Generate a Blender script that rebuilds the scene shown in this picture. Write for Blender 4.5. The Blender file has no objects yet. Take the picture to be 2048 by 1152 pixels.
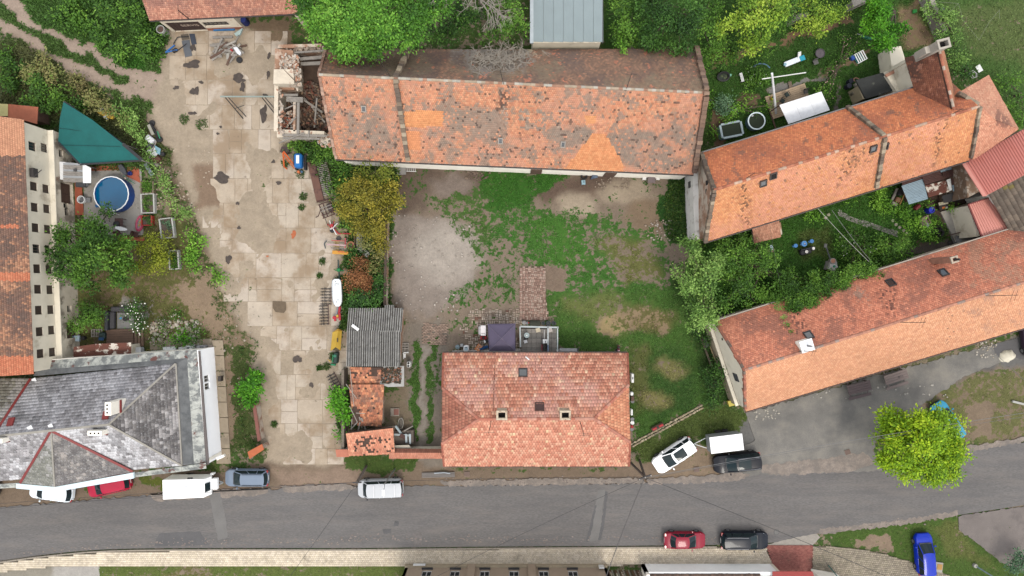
import bpy,math,random
import numpy as np
from mathutils import Vector,Matrix
R=math.radians
random.seed(7)
rng=np.random.default_rng(7)
sc=bpy.context.scene
COL=sc.collection
# -- camera, sky, sun, exposure
H=66.7
K=0.05
cam_data=bpy.data.cameras.new("camera")
cam_data.sensor_width=36.0
cam_data.lens=36.0*H/(2048*K)
cam_data.clip_end=3000.0
cam=bpy.data.objects.new("camera",cam_data)
cam.location=(0,0,H)
COL.objects.link(cam)
sc.camera=cam
SUN_ELEV,SUN_AZ=R(62),R(158)
world=bpy.data.worlds.new("World")
sc.world=world
world.use_nodes=True
wn,wl=world.node_tree.nodes,world.node_tree.links
bg=wn["Background"]
sky=wn.new("ShaderNodeTexSky")
sky.sky_type='NISHITA'
sky.sun_disc=False
sky.sun_elevation=SUN_ELEV
sky.sun_rotation=SUN_AZ
sky.air_density=1.0
sky.dust_density=3.0
whit=wn.new("ShaderNodeMixRGB")
tc=wn.new("ShaderNodeTexCoord")
mp=wn.new("ShaderNodeMapping");mp.inputs["Scale"].default_value=(1,1,2.2)
nz=wn.new("ShaderNodeTexNoise");nz.inputs["Scale"].default_value=3.2;nz.inputs["Detail"].default_value=6
rp=wn.new("ShaderNodeValToRGB")
rp.color_ramp.elements[0].position=.36;rp.color_ramp.elements[0].color=(.62,.62,.62,1)
rp.color_ramp.elements[1].position=.66;rp.color_ramp.elements[1].color=(1,1,1,1)
wl.new(tc.outputs["Generated"],mp.inputs[0]);wl.new(mp.outputs[0],nz.inputs[0]);wl.new(nz.outputs[0],rp.inputs[0])
cl=wn.new("ShaderNodeMixRGB");cl.blend_type='MULTIPLY';cl.inputs[0].default_value=1
cl.inputs[1].default_value=(9.2,9.2,9.2,1);wl.new(rp.outputs[0],cl.inputs[2])
cv=wn.new("ShaderNodeMapRange");cv.inputs["From Min"].default_value=.40;cv.inputs["From Max"].default_value=.56
cv.inputs["To Min"].default_value=.25;cv.inputs["To Max"].default_value=.97
wl.new(nz.outputs[0],cv.inputs[0]);wl.new(cv.outputs[0],whit.inputs[0])
wl.new(sky.outputs[0],whit.inputs[1]);wl.new(cl.outputs[0],whit.inputs[2])
wl.new(whit.outputs[0],bg.inputs["Color"])
bg.inputs["Strength"].default_value=0.15
sun_data=bpy.data.lights.new("sun",'SUN')
sun_data.energy=1.15
sun_data.angle=R(16)
sun_data.color=(1.0,0.95,0.87)
sun=bpy.data.objects.new("sun",sun_data)
sd=Vector((math.sin(SUN_AZ)*math.cos(SUN_ELEV),math.cos(SUN_AZ)*math.cos(SUN_ELEV),math.sin(SUN_ELEV)))
sun.rotation_euler=(-sd).to_track_quat('-Z','Y').to_euler()
sun.location=(0,-60,60)
COL.objects.link(sun)
sc.view_settings.view_transform='Standard'
sc.view_settings.look='None'
sc.view_settings.gamma=1
sc.view_settings.use_curve_mapping=False
sc.view_settings.exposure=1.16
sc.cycles.max_bounces=5
sc.cycles.diffuse_bounces=2
sc.cycles.glossy_bounces=2
sc.cycles.transmission_bounces=3
sc.cycles.transparent_max_bounces=4
# -- measuring: photo pixel + height -> place in the world
def W(px,py,z=0.0):
 f=K*(H-z)/H
 return Vector(((px-1024)*f,(576-py)*f,z))
def PX(x,y,z):
 f=H/(H-z)/K
 return 1024+x*f,576-y*f
def S(r,g,b):
 return tuple((c/12.92 if c<=.04045 else ((c+.055)/1.055)**2.4) for c in (r/255,g/255,b/255))
GAIN=3.0
def C(r,g,b,k=1.0):
 return tuple(min(.8,c/GAIN*k) for c in S(r,g,b))
 # -- numpy noise
def _hash(ix,iy,seed):
 n=(ix.astype(np.int64)*374761393+iy.astype(np.int64)*668265263+seed*1442695041)&0x7fffffff
 n=((n^(n>>13))*1274126177)&0x7fffffff
 return ((n^(n>>16))&0xffff)/65535.0
def vnoise(x,y,seed=0):
 ix,iy=np.floor(x),np.floor(y)
 fx,fy=x-ix,y-iy
 fx,fy=fx*fx*(3-2*fx),fy*fy*(3-2*fy)
 a,b=_hash(ix,iy,seed),_hash(ix+1,iy,seed)
 c,d=_hash(ix,iy+1,seed),_hash(ix+1,iy+1,seed)
 return (a*(1-fx)+b*fx)*(1-fy)+(c*(1-fx)+d*fx)*fy
def fbm(x,y,scale,octv=4,seed=0):
 s,a,t=0,.5,0
 x,y=np.asarray(x,float)/scale,np.asarray(y,float)/scale
 for o in range(octv):
  s=s+a*vnoise(x,y,seed+o*17);t+=a
  x,y,a=x*2.03+5.1,y*2.03+9.7,a*.5
 return s/t
def sstep(a,b,x):
 t=np.clip((x-a)/(b-a),0,1)
 return t*t*(3-2*t)
def in_poly(x,y,pts):
 inside=np.zeros(np.shape(x),bool)
 n=len(pts)
 for i in range(n):
  x0,y0=pts[i];x1,y1=pts[(i+1)%n]
  if y0==y1:continue
  c=((y0>y)!=(y1>y))&(x<(x1-x0)*(y-y0)/(y1-y0)+x0)
  inside^=c
 return inside
def seg_dist(x,y,pts,closed=True):
 d=np.full(np.shape(x),1e9)
 n=len(pts)
 for i in range(n if closed else n-1):
  x0,y0=pts[i];x1,y1=pts[(i+1)%n]
  dx,dy=x1-x0,y1-y0
  t=np.clip(((x-x0)*dx+(y-y0)*dy)/(dx*dx+dy*dy+1e-9),0,1)
  d=np.minimum(d,np.hypot(x-x0-t*dx,y-y0-t*dy))
 return d
def poly_mask(x,y,pts,soft):
 d=seg_dist(x,y,pts)
 d=np.where(in_poly(x,y,pts),d,-d)
 return sstep(-soft,soft,d)
 # -- materials
def nd(nt,t,**kw):
 n=nt.nodes.new(t)
 for k,v in kw.items():
  if k.startswith('i_'):n.inputs[k[2:].replace('_',' ')].default_value=v
  else:setattr(n,k,v)
 return n
def mat(name,col=(.5,.5,.5),rough=.85,var=.12,scale=1.2,bump=.15,bscale=14,metal=0.0,attr=False,stain=None,stain2=None,coord='pos',spec=.35,streak=None,coat=0.0,transl=0.0,fine=0.0,aniso=None):
 m=bpy.data.materials.new(name);m.use_nodes=True
 nt=m.node_tree;L=nt.links
 p=nt.nodes["Principled BSDF"]
 p.inputs["Roughness"].default_value=rough
 p.inputs["Metallic"].default_value=metal
 p.inputs["Specular IOR Level"].default_value=spec
 p.inputs["Coat Weight"].default_value=coat
 p.inputs["Coat Roughness"].default_value=.05
 if coord=='pos':src=nd(nt,"ShaderNodeNewGeometry").outputs["Position"]
 else:src=nd(nt,"ShaderNodeTexCoord").outputs["Object"]
 if aniso:
  mpn=nd(nt,'ShaderNodeMapping');mpn.inputs['Scale'].default_value=aniso;L.new(src,mpn.inputs[0])
  src0,src=src,mpn.outputs[0]
 if attr:
  a=nd(nt,"ShaderNodeAttribute",attribute_name="Col");out=a.outputs["Color"]
 else:
  a=nd(nt,"ShaderNodeRGB");a.outputs[0].default_value=(*col,1);out=a.outputs[0]
 def noise(s,det=5,rgh=.6):
  n=nd(nt,"ShaderNodeTexNoise");n.inputs["Scale"].default_value=s
  n.inputs["Detail"].default_value=det;n.inputs["Roughness"].default_value=rgh
  L.new(src,n.inputs["Vector"]);return n.outputs["Fac"]
 def mulvar(out,s,v):
  mr=nd(nt,"ShaderNodeMapRange")
  for k,x in (("From Min",.3),("From Max",.7),("To Min",1-v),("To Max",1+v)):mr.inputs[k].default_value=x
  L.new(noise(s),mr.inputs["Value"])
  mx=nd(nt,"ShaderNodeVectorMath",operation='SCALE')
  L.new(out,mx.inputs[0]);L.new(mr.outputs[0],mx.inputs["Scale"]);return mx.outputs[0]
 if var:out=mulvar(out,scale,var)
 if fine:out=mulvar(out,22,fine)
 for st in (stain,stain2):
  if not st:continue
  c,s,th,so=st[:4]
  mr=nd(nt,"ShaderNodeMapRange",interpolation_type='SMOOTHSTEP')
  mr.inputs["From Min"].default_value=th-so;mr.inputs["From Max"].default_value=th+so
  mr.inputs["To Max"].default_value=st[4] if len(st)>4 else 1
  L.new(noise(s,8,.65),mr.inputs["Value"])
  mx=nd(nt,"ShaderNodeMixRGB");mx.inputs[2].default_value=(*c,1)
  L.new(mr.outputs[0],mx.inputs[0]);L.new(out,mx.inputs[1]);out=mx.outputs[0]
 L.new(out,p.inputs["Base Color"])
 if aniso:src=src0
 if bump:
  b=nd(nt,"ShaderNodeBump");b.inputs["Strength"].default_value=min(1,bump*2);b.inputs["Distance"].default_value=.03
  L.new(noise(bscale,4),b.inputs["Height"]);L.new(b.outputs[0],p.inputs["Normal"])
 if transl:
  t=nd(nt,"ShaderNodeBsdfTranslucent");L.new(out,t.inputs["Color"])
  ms=nd(nt,"ShaderNodeMixShader");ms.inputs[0].default_value=transl
  L.new(p.outputs[0],ms.inputs[1]);L.new(t.outputs[0],ms.inputs[2])
  L.new(ms.outputs[0],nt.nodes["Material Output"].inputs["Surface"])
 return m
_pm={}
def plain(r,g,b,rough=.7,metal=0,key='',bump=.05,var=.1,**kw):
 k=(r,g,b,rough,metal,key)
 if k not in _pm:
  _pm[k]=mat("painted_%d_%d_%d%s"%(r,g,b,key),C(r,g,b,1.55 if min(r,g,b)>220 else 1),rough,var,2.0,bump,20,metal,**kw)
 return _pm[k]
 # -- objects
ORG={}
def put(o,parent=None):
 COL.objects.link(o)
 if parent:o.parent=parent
 return o
def props(o,label=None,cat=None,group=None,kind=None):
 if label:o["label"]=label
 if cat:o["category"]=cat
 if group:o["group"]=group
 if kind:o["kind"]=kind
 return o
def thing(name,label,cat,loc=(0,0,0),rz=0.0,group=None):
 o=bpy.data.objects.new(name,None)
 o.empty_display_size=.3
 o.location=loc;o.rotation_euler=(0,0,rz)
 ORG[o.name]=Vector(loc)
 props(o,label,cat,group)
 return put(o)
def mesh_np(name,v,f,mats,parent=None,cols=None,smooth=False,local=False,kind=None,loc=None):
 v=np.asarray(v,np.float32).reshape(-1,3)
 f=np.asarray(f,np.int32)
 org=ORG.get(parent.name,Vector()) if parent else Vector(loc or (0,0,0))
 if not local:v=v-np.array(org,np.float32)
 me=bpy.data.meshes.new(name)
 k=f.shape[1]
 me.vertices.add(len(v));me.vertices.foreach_set("co",v.ravel())
 me.loops.add(f.size);me.loops.foreach_set("vertex_index",f.ravel())
 me.polygons.add(len(f))
 me.polygons.foreach_set("loop_start",np.arange(0,f.size,k,dtype=np.int32))
 if smooth:me.polygons.foreach_set("use_smooth",np.ones(len(f),bool))
 me.update(calc_edges=True)
 if cols is not None:
  a=me.attributes.new("Col",'FLOAT_COLOR','FACE')
  a.data.foreach_set("color",np.c_[np.asarray(cols,np.float32),np.ones(len(f),np.float32)].ravel())
 for m in (mats if isinstance(mats,(list,tuple)) else [mats]):me.materials.append(m)
 o=bpy.data.objects.new(name,me)
 if not parent and loc is not None and not local:o.location=loc
 ORG[o.name]=org
 if kind:o["kind"]=kind
 return put(o,parent)
class MB:
 def __init__(s):s.v,s.f,s.c,s.cur=[],[],[],(1,1,1)
 def add(s,vs,fs):
  b=len(s.v);s.v+=[tuple(p) for p in vs];s.f+=[tuple(i+b for i in q) for q in fs]
  s.c+=[s.cur]*len(fs);return s
 def box(s,c,d,rz=0,M=None):
  x,y,z=(q/2 for q in d);c=Vector(c)
  pts=[Vector((a*x,b*y,e*z)) for e in (-1,1) for a,b in ((-1,-1),(1,-1),(1,1),(-1,1))]
  m=M if M is not None else Matrix.Rotation(rz,3,'Z')
  return s.add([m@p+c for p in pts],[(3,2,1,0),(4,5,6,7),(0,1,5,4),(1,2,6,5),(2,3,7,6),(3,0,4,7)])
 def prism(s,pts,z0,z1,bev=0):
  p=[(q[0],q[1]) for q in pts];n=len(p)
  if sum(p[i][0]*p[(i+1)%n][1]-p[(i+1)%n][0]*p[i][1] for i in range(n))<0:p.reverse()
  rings=[[(x,y,z0) for x,y in p],[(x,y,z1-bev) for x,y in p]]
  if bev:
   cx,cy=sum(q[0] for q in p)/n,sum(q[1] for q in p)/n
   rr=max(math.hypot(x-cx,y-cy) for x,y in p);k=1-bev/rr
   rings.append([(cx+(x-cx)*k,cy+(y-cy)*k,z1) for x,y in p])
  vs=sum(rings,[]);fs=[tuple(range(n-1,-1,-1)),tuple(range(n*(len(rings)-1),n*len(rings)))]
  for r in range(len(rings)-1):
   fs+=[(r*n+i,r*n+(i+1)%n,(r+1)*n+(i+1)%n,(r+1)*n+i) for i in range(n)]
  return s.add(vs,fs)
 def slab(s,pts,t):
  p=[Vector(q) for q in pts];n=len(p)
  nn=Vector()
  for i in range(n):
   a,b=p[i],p[(i+1)%n]
   nn+=Vector(((a.y-b.y)*(a.z+b.z),(a.z-b.z)*(a.x+b.x),(a.x-b.x)*(a.y+b.y)))
  nn.normalize()
  if nn.z<-1e-4:p.reverse();nn=-nn
  lo=[q-nn*t for q in p]
  return s.add(lo+p,[tuple(range(n-1,-1,-1)),tuple(range(n,2*n))]+[(i,(i+1)%n,n+(i+1)%n,n+i) for i in range(n)])
 def tube(s,a,b,r0,r1=None,n=6):
  a,b=Vector(a),Vector(b);r1=r0 if r1 is None else r1
  d=(b-a);q=d.to_track_quat('Z','Y').to_matrix()
  vs=[a+q@Vector((r0*math.cos(2*math.pi*i/n),r0*math.sin(2*math.pi*i/n),0)) for i in range(n)]
  vs+=[b+q@Vector((r1*math.cos(2*math.pi*i/n),r1*math.sin(2*math.pi*i/n),0)) for i in range(n)]
  return s.add(vs,[(i,(i+1)%n,n+(i+1)%n,n+i) for i in range(n)]+[tuple(range(n-1,-1,-1)),tuple(range(n,2*n))])
 def path(s,pts,r,n=5):
  for a,b in zip(pts,pts[1:]):s.tube(a,b,r,r,n)
  return s
 def beam(s,a,b,w,h):
  a,b=Vector(a),Vector(b);d=b-a
  x=d.normalized();up=Vector((0,0,1)) if abs(x.z)<.95 else Vector((1,0,0))
  y=up.cross(x).normalized();z=x.cross(y)
  m=Matrix((x,y,z)).transposed()
  return s.box((a+b)/2,(d.length,w,h),M=m)
 def lathe(s,c,prof,n=16,sx=1,sy=1,rz=0):
  c=Vector(c);vs=[]
  for r,z in prof:
   for i in range(n):
    t=2*math.pi*i/n
    p=Matrix.Rotation(rz,3,'Z')@Vector((r*sx*math.cos(t),r*sy*math.sin(t),0))
    vs.append(c+p+Vector((0,0,z)))
  fs=[(r*n+i,r*n+(i+1)%n,(r+1)*n+(i+1)%n,(r+1)*n+i) for r in range(len(prof)-1) for i in range(n)]
  if prof[0][0]>.01 and prof[0]!=prof[-1] and prof[0][1]!=prof[1][1]:fs.append(tuple(range(n-1,-1,-1)))
  if prof[-1][0]>.01 and prof[0]!=prof[-1] and prof[-1][1]!=prof[-2][1]:fs.append(tuple(range(n*(len(prof)-1),n*len(prof))))
  return s.add(vs,fs)
 def loft(s,rings,cap=True):
  n=len(rings[0]);vs=[p for r in rings for p in r]
  fs=[(r*n+i,r*n+(i+1)%n,(r+1)*n+(i+1)%n,(r+1)*n+i) for r in range(len(rings)-1) for i in range(n)]
  if cap:fs+=[tuple(range(n-1,-1,-1)),tuple(range(n*(len(rings)-1),n*len(rings)))]
  return s.add(vs,fs)
 def grid(s,fn,nu,nv):
  vs=[fn(i/nu,j/nv) for j in range(nv+1) for i in range(nu+1)]
  return s.add(vs,[(j*(nu+1)+i,j*(nu+1)+i+1,(j+1)*(nu+1)+i+1,(j+1)*(nu+1)+i) for j in range(nv) for i in range(nu)])
 def build(s,name,m,parent=None,local=False,loc=None,smooth=False,kind=None,col=False,label=None,cat=None,group=None,bevel=0):
  org=ORG.get(parent.name,Vector()) if parent else Vector(loc or (0,0,0))
  off=Vector() if local else org
  me=bpy.data.meshes.new(name)
  me.from_pydata([tuple(Vector(p)-off) for p in s.v],[],s.f)
  if smooth:
   me.polygons.foreach_set("use_smooth",np.ones(len(me.polygons),bool))
   me.set_sharp_from_angle(angle=R(40))
  if col:
   a=me.attributes.new("Col",'FLOAT_COLOR','FACE')
   a.data.foreach_set("color",np.array([(*c[:3],1) for c in s.c],np.float32).ravel())
  me.materials.append(m);me.update()
  o=bpy.data.objects.new(name,me)
  if not parent and loc is not None:o.location=loc
  ORG[o.name]=org
  if bevel:
   b=o.modifiers.new("bevel",'BEVEL');b.width=bevel;b.segments=1;b.limit_method='ANGLE';b.angle_limit=R(35)
  props(o,label,cat,group,kind)
  return put(o,parent)
def solo(mb,name,m,label,cat,loc=None,group=None,**kw):
 if loc is None:
  a=np.array(mb.v);loc=((a[:,0].min()+a[:,0].max())/2,(a[:,1].min()+a[:,1].max())/2,a[:,2].min())
 return mb.build(name,m,None,loc=loc,label=label,cat=cat,group=group,**kw)
def base_of(*pts):
 n=len(pts);return Vector((sum(p[0] for p in pts)/n,sum(p[1] for p in pts)/n,0))
def copy_tree(o,parent=None):
 c=o.copy();COL.objects.link(c);c.parent=parent
 for ch in list(o.children):copy_tree(ch,c)
 return c
def struct(mb,name,m,**kw):
 return mb.build(name,m,kind='structure',**kw)
 # -- GROUND
gx=np.concatenate([[-20000,-8000,-3000,-1200,-500],np.arange(-150,2205,5.0),[2500,3200,5000,10000,22000]])
gy=np.concatenate([[-20000,-8000,-3000,-1200,-500],np.arange(-150,1305,5.0),[1600,2400,4400,9000,21000]])
GX,GY=np.meshgrid(gx,gy)
gshape=GX.shape
SHADE={}
def paint_fields(px,py):
 wx=px+(fbm(px,py,26,4,3)-.5)*34;wy=py+(fbm(px,py,26,4,9)-.5)*34
 soil=np.zeros(px.shape+(3,));soil[:]=C(168,150,128)
 g=np.full(px.shape,.55);gc=np.zeros(px.shape+(3,));gc[:]=C(78,105,48)
 def sp(col,pts,soft=6,amt=1.0):
  m=poly_mask(wx,wy,pts,soft)[...,None]*amt;soil[:]=soil*(1-m)+np.array(C(*col))*m
 def gp(amount,pts,soft=10,col=None,amt=1.0):
  m=poly_mask(wx,wy,pts,soft)*amt;g[:]=g*(1-m)+amount*m
  if col is not None:gc[:]=gc*(1-m[...,None])+np.array(C(*col))*m[...,None]
 def line(pts,w,soft,amount=None,scol=None,gcol=None):
  m=1-sstep(w-soft,w+soft,seg_dist(wx,wy,pts,False))
  if amount is not None:g[:]=g*(1-m)+amount*m
  if scol is not None:soil[:]=soil*(1-m[...,None])+np.array(C(*scol))*m[...,None]
  if gcol is not None:gc[:]=gc*(1-m[...,None])+np.array(C(*gcol))*m[...,None]
 def ell(x,y,rx,ry,amount=None,scol=None,gcol=None,soft=.35,amt=1.0):
  m=(1-sstep(1-soft,1+soft,np.hypot((wx-x)/rx,(wy-y)/ry)))*amt
  if amount is not None:g[:]=g*(1-m)+amount*m
  if scol is not None:soil[:]=soil*(1-m[...,None])+np.array(C(*scol))*m[...,None]
  if gcol is not None:gc[:]=gc*(1-m[...,None])+np.array(C(*gcol))*m[...,None]
 gp(.8,[(-300,-300),(330,-300),(330,150),(230,150),(100,60),(-300,-60)],12,(78,112,50))
 gp(.72,[(-300,60),(60,90),(200,190),(300,250),(340,340),(300,340),(200,240),(-300,240)],12,(96,102,62))
 sp((178,158,138),[(-300,-80),(40,0),(200,100),(345,150),(345,240),(230,190),(90,130),(-300,20)],14)
 line([(-200,-70),(10,0),(70,52),(130,92),(200,118),(260,145),(340,170)],15,6,.12,(198,176,158))
 line([(-200,0),(0,45),(60,78),(120,118),(180,150),(240,172),(340,200)],13,6,.1,(196,174,156))
 line([(-40,0),(60,60),(110,95),(165,118),(205,140),(255,158)],8,5,.85,None,(84,112,54))
 gp(.95,[(235,118),(285,108),(290,140),(245,130)],5,(66,112,40))
 yard=[(335,55),(565,40),(600,110),(560,280),(640,330),(680,450),(690,620),(695,945),(530,950),(515,800),(490,660),(430,560),(395,450),(350,330),(300,240),(320,150)]
 sp((200,182,158),yard,10);gp(.06,yard,10)
 sp((150,122,100),[(390,330),(470,330),(470,400),(400,420)],8,.8)
 sp((146,124,100),[(480,30),(600,30),(650,100),(560,110)],8)
 strip=[(300,240),(345,330),(400,470),(440,580),(500,680),(520,900),(440,900),(430,690),(350,560),(330,400),(300,330)]
 sp((160,138,114),strip,10);gp(.42,strip,12,(86,98,52))
 gp(.75,[(430,700),(500,690),(512,900),(440,905)],8,(78,94,46),.8)
 gp(.15,[(440,700),(462,700),(470,890),(450,890)],6)
 gard=[(140,440),(360,440),(390,560),(430,640),(420,700),(140,700)]
 sp((150,128,102),gard,8);gp(.58,gard,10,(112,112,64))
 sp((176,152,126),[(330,560),(420,540),(470,640),(440,700),(380,640)],10)
 gp(.2,[(350,580),(410,560),(450,650),(420,670)],10)
 sp((172,166,156),[(236,590),(300,600),(330,640),(300,660),(240,640)],5);gp(.1,[(236,590),(260,600),(260,630),(240,630)],5)
 court=[(690,330),(800,330),(1390,345),(1400,480),(1350,560),(1420,660),(1450,810),(1300,900),(1258,930),(1258,700),(880,700),(880,935),(820,935),(810,640),(775,600),(770,420)]
 sp((160,142,124),court,8);gp(.3,court,8,(70,106,44))
 sp((126,108,94),[(790,335),(975,345),(960,400),(860,380),(800,470),(790,380)],12)
 sp((172,158,146),[(790,430),(900,440),(960,500),(930,590),(830,640),(785,600),(780,470)],10)
 ell(890,505,70,58,.0,(204,192,178),None,.4)
 ell(905,370,45,20,.05,(158,142,130),None,.4)
 gp(.02,[(775,430),(860,425),(940,500),(930,570),(860,640),(780,640)],14)
 gp(.52,[(860,395),(960,375),(985,430),(1000,510),(950,520),(900,440)],10,(84,116,54))
 gp(.8,[(955,338),(1130,345),(1128,378),(1080,385),(1040,430),(985,420),(970,390)],16,(66,116,40))
 sp((124,104,90),[(1060,385),(1170,345),(1230,350),(1200,400),(1120,420)],10);gp(.1,[(1090,385),(1180,340),(1270,350),(1210,395),(1120,420)],8)
 ell(1155,412,42,25,.15,(200,182,158));ell(1255,388,52,24,.1,(194,176,152));ell(1300,430,45,35,.18,(158,136,112))
 gp(.54,[(985,420),(1050,410),(1120,425),(1210,430),(1280,450),(1330,470),(1345,600),(1280,640),(1110,600),(1090,535),(1035,530),(985,560),(900,605),(890,590),(960,540)],14,(74,120,48))
 gp(.64,[(1050,420),(1120,440),(1180,480),(1170,530),(1100,530),(1060,470)],16,(80,128,50))
 gp(.42,[(980,470),(1040,500),(1030,600),(900,615),(960,540)],8,(64,108,40))
 gp(1.1,[(1345,350),(1375,350),(1372,470),(1400,500),(1340,480),(1320,400)],8,(48,88,34))
 gp(.5,[(1190,470),(1300,480),(1330,560),(1250,570)],14,(128,122,74),.8)
 sp((150,130,112),[(1092,532),(1130,530),(1136,575),(1092,585)],5);gp(.04,[(1090,530),(1130,530),(1134,575),(1092,582)],5)
 lawn=[(1100,590),(1345,580),(1410,640),(1450,790),(1400,815),(1270,885),(1258,700),(1120,700)]
 gp(.8,lawn,16,(84,120,52))
 gp(.5,[(1130,590),(1240,590),(1275,660),(1230,680),(1180,640),(1120,625)],14,(142,138,86),.55)
 ell(1228,650,34,22,.3,(196,172,126));ell(1290,640,60,26,.45,(176,152,120),(120,116,70))
 gp(.72,[(1260,690),(1300,690),(1310,760),(1275,840),(1262,780)],10,(106,112,62))
 gp(.95,[(1300,720),(1360,690),(1400,760),(1380,820),(1310,840)],18,(70,104,46))
 ell(1345,740,30,18,.6,None,(140,136,86),.5);ell(1310,800,30,14,.6,None,(142,136,86),.5)
 gp(1.0,[(1345,560),(1420,600),(1455,800),(1420,820),(1395,700)],10,(58,84,36))
 sp((156,144,130),[(812,640),(890,640),(890,930),(812,930)],6)
 gp(.04,[(812,640),(890,640),(890,930),(812,930)],6)
 line([(832,690),(828,760),(830,860),(845,890)],8,4,.8,None,(84,120,52))
 line([(862,680),(862,780),(862,880)],7,4,.75,None,(84,116,54));line([(880,700),(876,780)],4,3,.5)
 line([(846,700),(846,920)],5,3,.0,(176,166,154))
 sp((150,134,112),[(690,730),(815,730),(825,920),(690,920)],5)
 gp(.25,[(760,780),(815,780),(822,880),(770,880)],8)
 gp(.9,[(580,285),(670,300),(700,330),(790,330),(790,460),(775,520),(770,610),(690,620),(690,470),(660,380),(600,310)],8,(58,90,36))
 sp((96,84,72),[(680,330),(780,340),(775,600),(695,600)],8)
 ne=[(1200,-300),(1860,-300),(1900,100),(1700,215),(1430,320),(1415,190),(1395,95),(1200,90)]
 sp((132,108,86),ne,8);gp(.85,ne,8,(64,100,38))
 sp((150,120,92),[(1410,115),(1560,70),(1690,40),(1720,30),(1710,50),(1570,95),(1420,140)],8);gp(.3,[(1415,112),(1560,70),(1700,30),(1705,45),(1570,92),(1425,135)],6)
 sp((130,106,84),[(1420,215),(1460,230),(1480,250),(1430,300),(1415,270)],8);gp(.2,[(1430,220),(1465,235),(1480,260),(1430,300)],8)
 gp(.3,[(1475,185),(1520,185),(1520,215),(1480,205)],8)
 sp((170,160,145),[(1540,170),(1640,150),(1700,135),(1720,95),(1730,98),(1705,145),(1640,165),(1545,185)],4)
 line([(1540,182),(1600,168),(1650,155)],6,3,.1,(150,146,140))
 line([(1650,150),(1700,125),(1745,95)],4,3,.2,(150,128,100))
 line([(1675,215),(1672,170)],4,2,.1,(130,124,118))
 se=[(1845,-300),(2600,-300),(2600,250),(2010,250),(1930,140),(1890,100),(1830,-10)]
 gp(.85,se,10,(84,116,54));gp(.72,[(1900,20),(2048,0),(2100,140),(1950,110)],20,(112,124,74),.7)
 gp(.35,[(1795,20),(1830,0),(1875,70),(1860,100),(1805,90)],8,(140,130,90));sp((150,126,100),[(1795,20),(1840,0),(1885,80),(1860,100),(1805,90)],8)
 mid=[(1410,480),(1750,375),(1800,360),(1850,420),(1890,500),(1780,540),(1440,640),(1380,560)]
 gp(.9,mid,8,(66,108,38));sp((110,90,70),mid,8)
 gp(.8,[(1590,470),(1660,450),(1660,520),(1600,520)],10,(86,104,48))
 sp((96,78,66),[(1790,330),(1960,330),(1960,430),(1890,440),(1800,420)],6);gp(.1,[(1850,330),(1960,330),(1960,430),(1885,440),(1860,410)],6)
 sp((100,92,84),[(1820,490),(1900,470),(1900,520),(1800,520)],6);gp(.1,[(1825,485),(1900,475),(1900,510),(1800,515)],6)
 lot=[(1490,820),(1990,690),(2600,560),(2600,760),(1960,740),(1850,830),(1760,860),(1720,930),(1500,950),(1470,880)]
 sp((136,134,130),lot,8);gp(.05,lot,8)
 sp((112,110,108),[(1690,800),(1900,720),(2000,700),(1990,745),(1800,790),(1720,830)],12,.7)
 sp((160,156,150),[(1590,830),(1700,850),(1860,760),(1880,780),(1740,880),(1640,890)],12,.7)
 sp((176,164,148),[(1500,830),(1560,850),(1520,870)],12,.8)
 gp(.5,[(1500,818),(1660,770),(1860,710),(1990,680),(1990,690),(1860,730),(1680,790),(1540,828)],6,(110,112,74))
 gp(.56,[(1840,800),(1960,740),(2600,720),(2600,870),(1980,890),(1880,870)],16,(122,122,76));sp((158,138,116),[(1840,800),(1960,740),(2600,720),(2600,890),(1950,890),(1860,860)],10)
 gp(.15,[(1930,810),(1975,800),(1985,870),(1950,880)],8)
 sp((150,130,110),[(-300,960),(450,930),(700,930),(1290,928),(1500,900),(1520,990),(-300,1060)],8)
 gp(.12,[(-300,960),(700,930),(1290,928),(1500,900),(1520,990),(-300,1060)],8)
 gp(.8,[(682,914),(845,916),(830,948),(690,945)],6,(82,104,46));gp(.7,[(270,950),(340,955),(340,985),(280,968)],6,(104,112,44))
 gp(.45,[(130,970),(190,965),(190,985),(140,990)],5,(90,110,50));gp(.55,[(425,925),(455,925),(455,950),(425,945)],5,(84,100,44))
 gp(.42,[(890,932),(1250,932),(1240,944),(900,944)],5,(84,104,50))
 sp((172,148,128),[(540,945),(700,940),(720,980),(560,985)],8)
 gp(.8,[(1264,890),(1420,810),(1500,830),(1480,880),(1350,880),(1300,930),(1275,930)],8,(92,108,52))
 sp((164,142,118),[(1290,930),(1420,890),(1450,950),(1320,965)],8);gp(.12,[(1300,935),(1400,895),(1440,955),(1330,965)],8)
 gp(.3,[(1395,900),(1460,880),(1480,900),(1420,925)],8,(120,116,74))
 gp(.68,[(200,1128),(815,1128),(815,1400),(200,1400)],5,(110,124,62));gp(.5,[(330,1140),(420,1140),(420,1160),(330,1160)],8,(120,116,70))
 sp((208,202,192),[(95,1130),(205,1130),(205,1400),(95,1400)],3);gp(.0,[(95,1130),(200,1130),(200,1400),(95,1400)],3)
 sp((178,170,154),[(-300,1120),(100,1110),(100,1400),(-300,1400)],4);gp(.05,[(-300,1120),(95,1110),(95,1400),(-300,1400)],4)
 br=[(1640,1068),(1800,1048),(1915,1030),(1920,1060),(1990,1110),(2048,1140),(2048,1300),(1950,1300),(1800,1110),(1700,1094)]
 gp(.85,br,6,(86,112,48));sp((166,144,122),br,8)
 gp(.08,[(1705,1078),(1780,1064),(1798,1095),(1780,1106),(1710,1092)],6)
 gp(.75,[(1860,1050),(1920,1045),(1960,1110),(1990,1130),(1900,1110)],8,(110,118,62))
 return soil,g,gc
soil,gG,gC=paint_fields(GX,GY)
X=(GX-1024)*K;Y=(576-GY)*K
Z=(fbm(X,Y,2.5,3,51)-.5)*.10-.06
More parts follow.
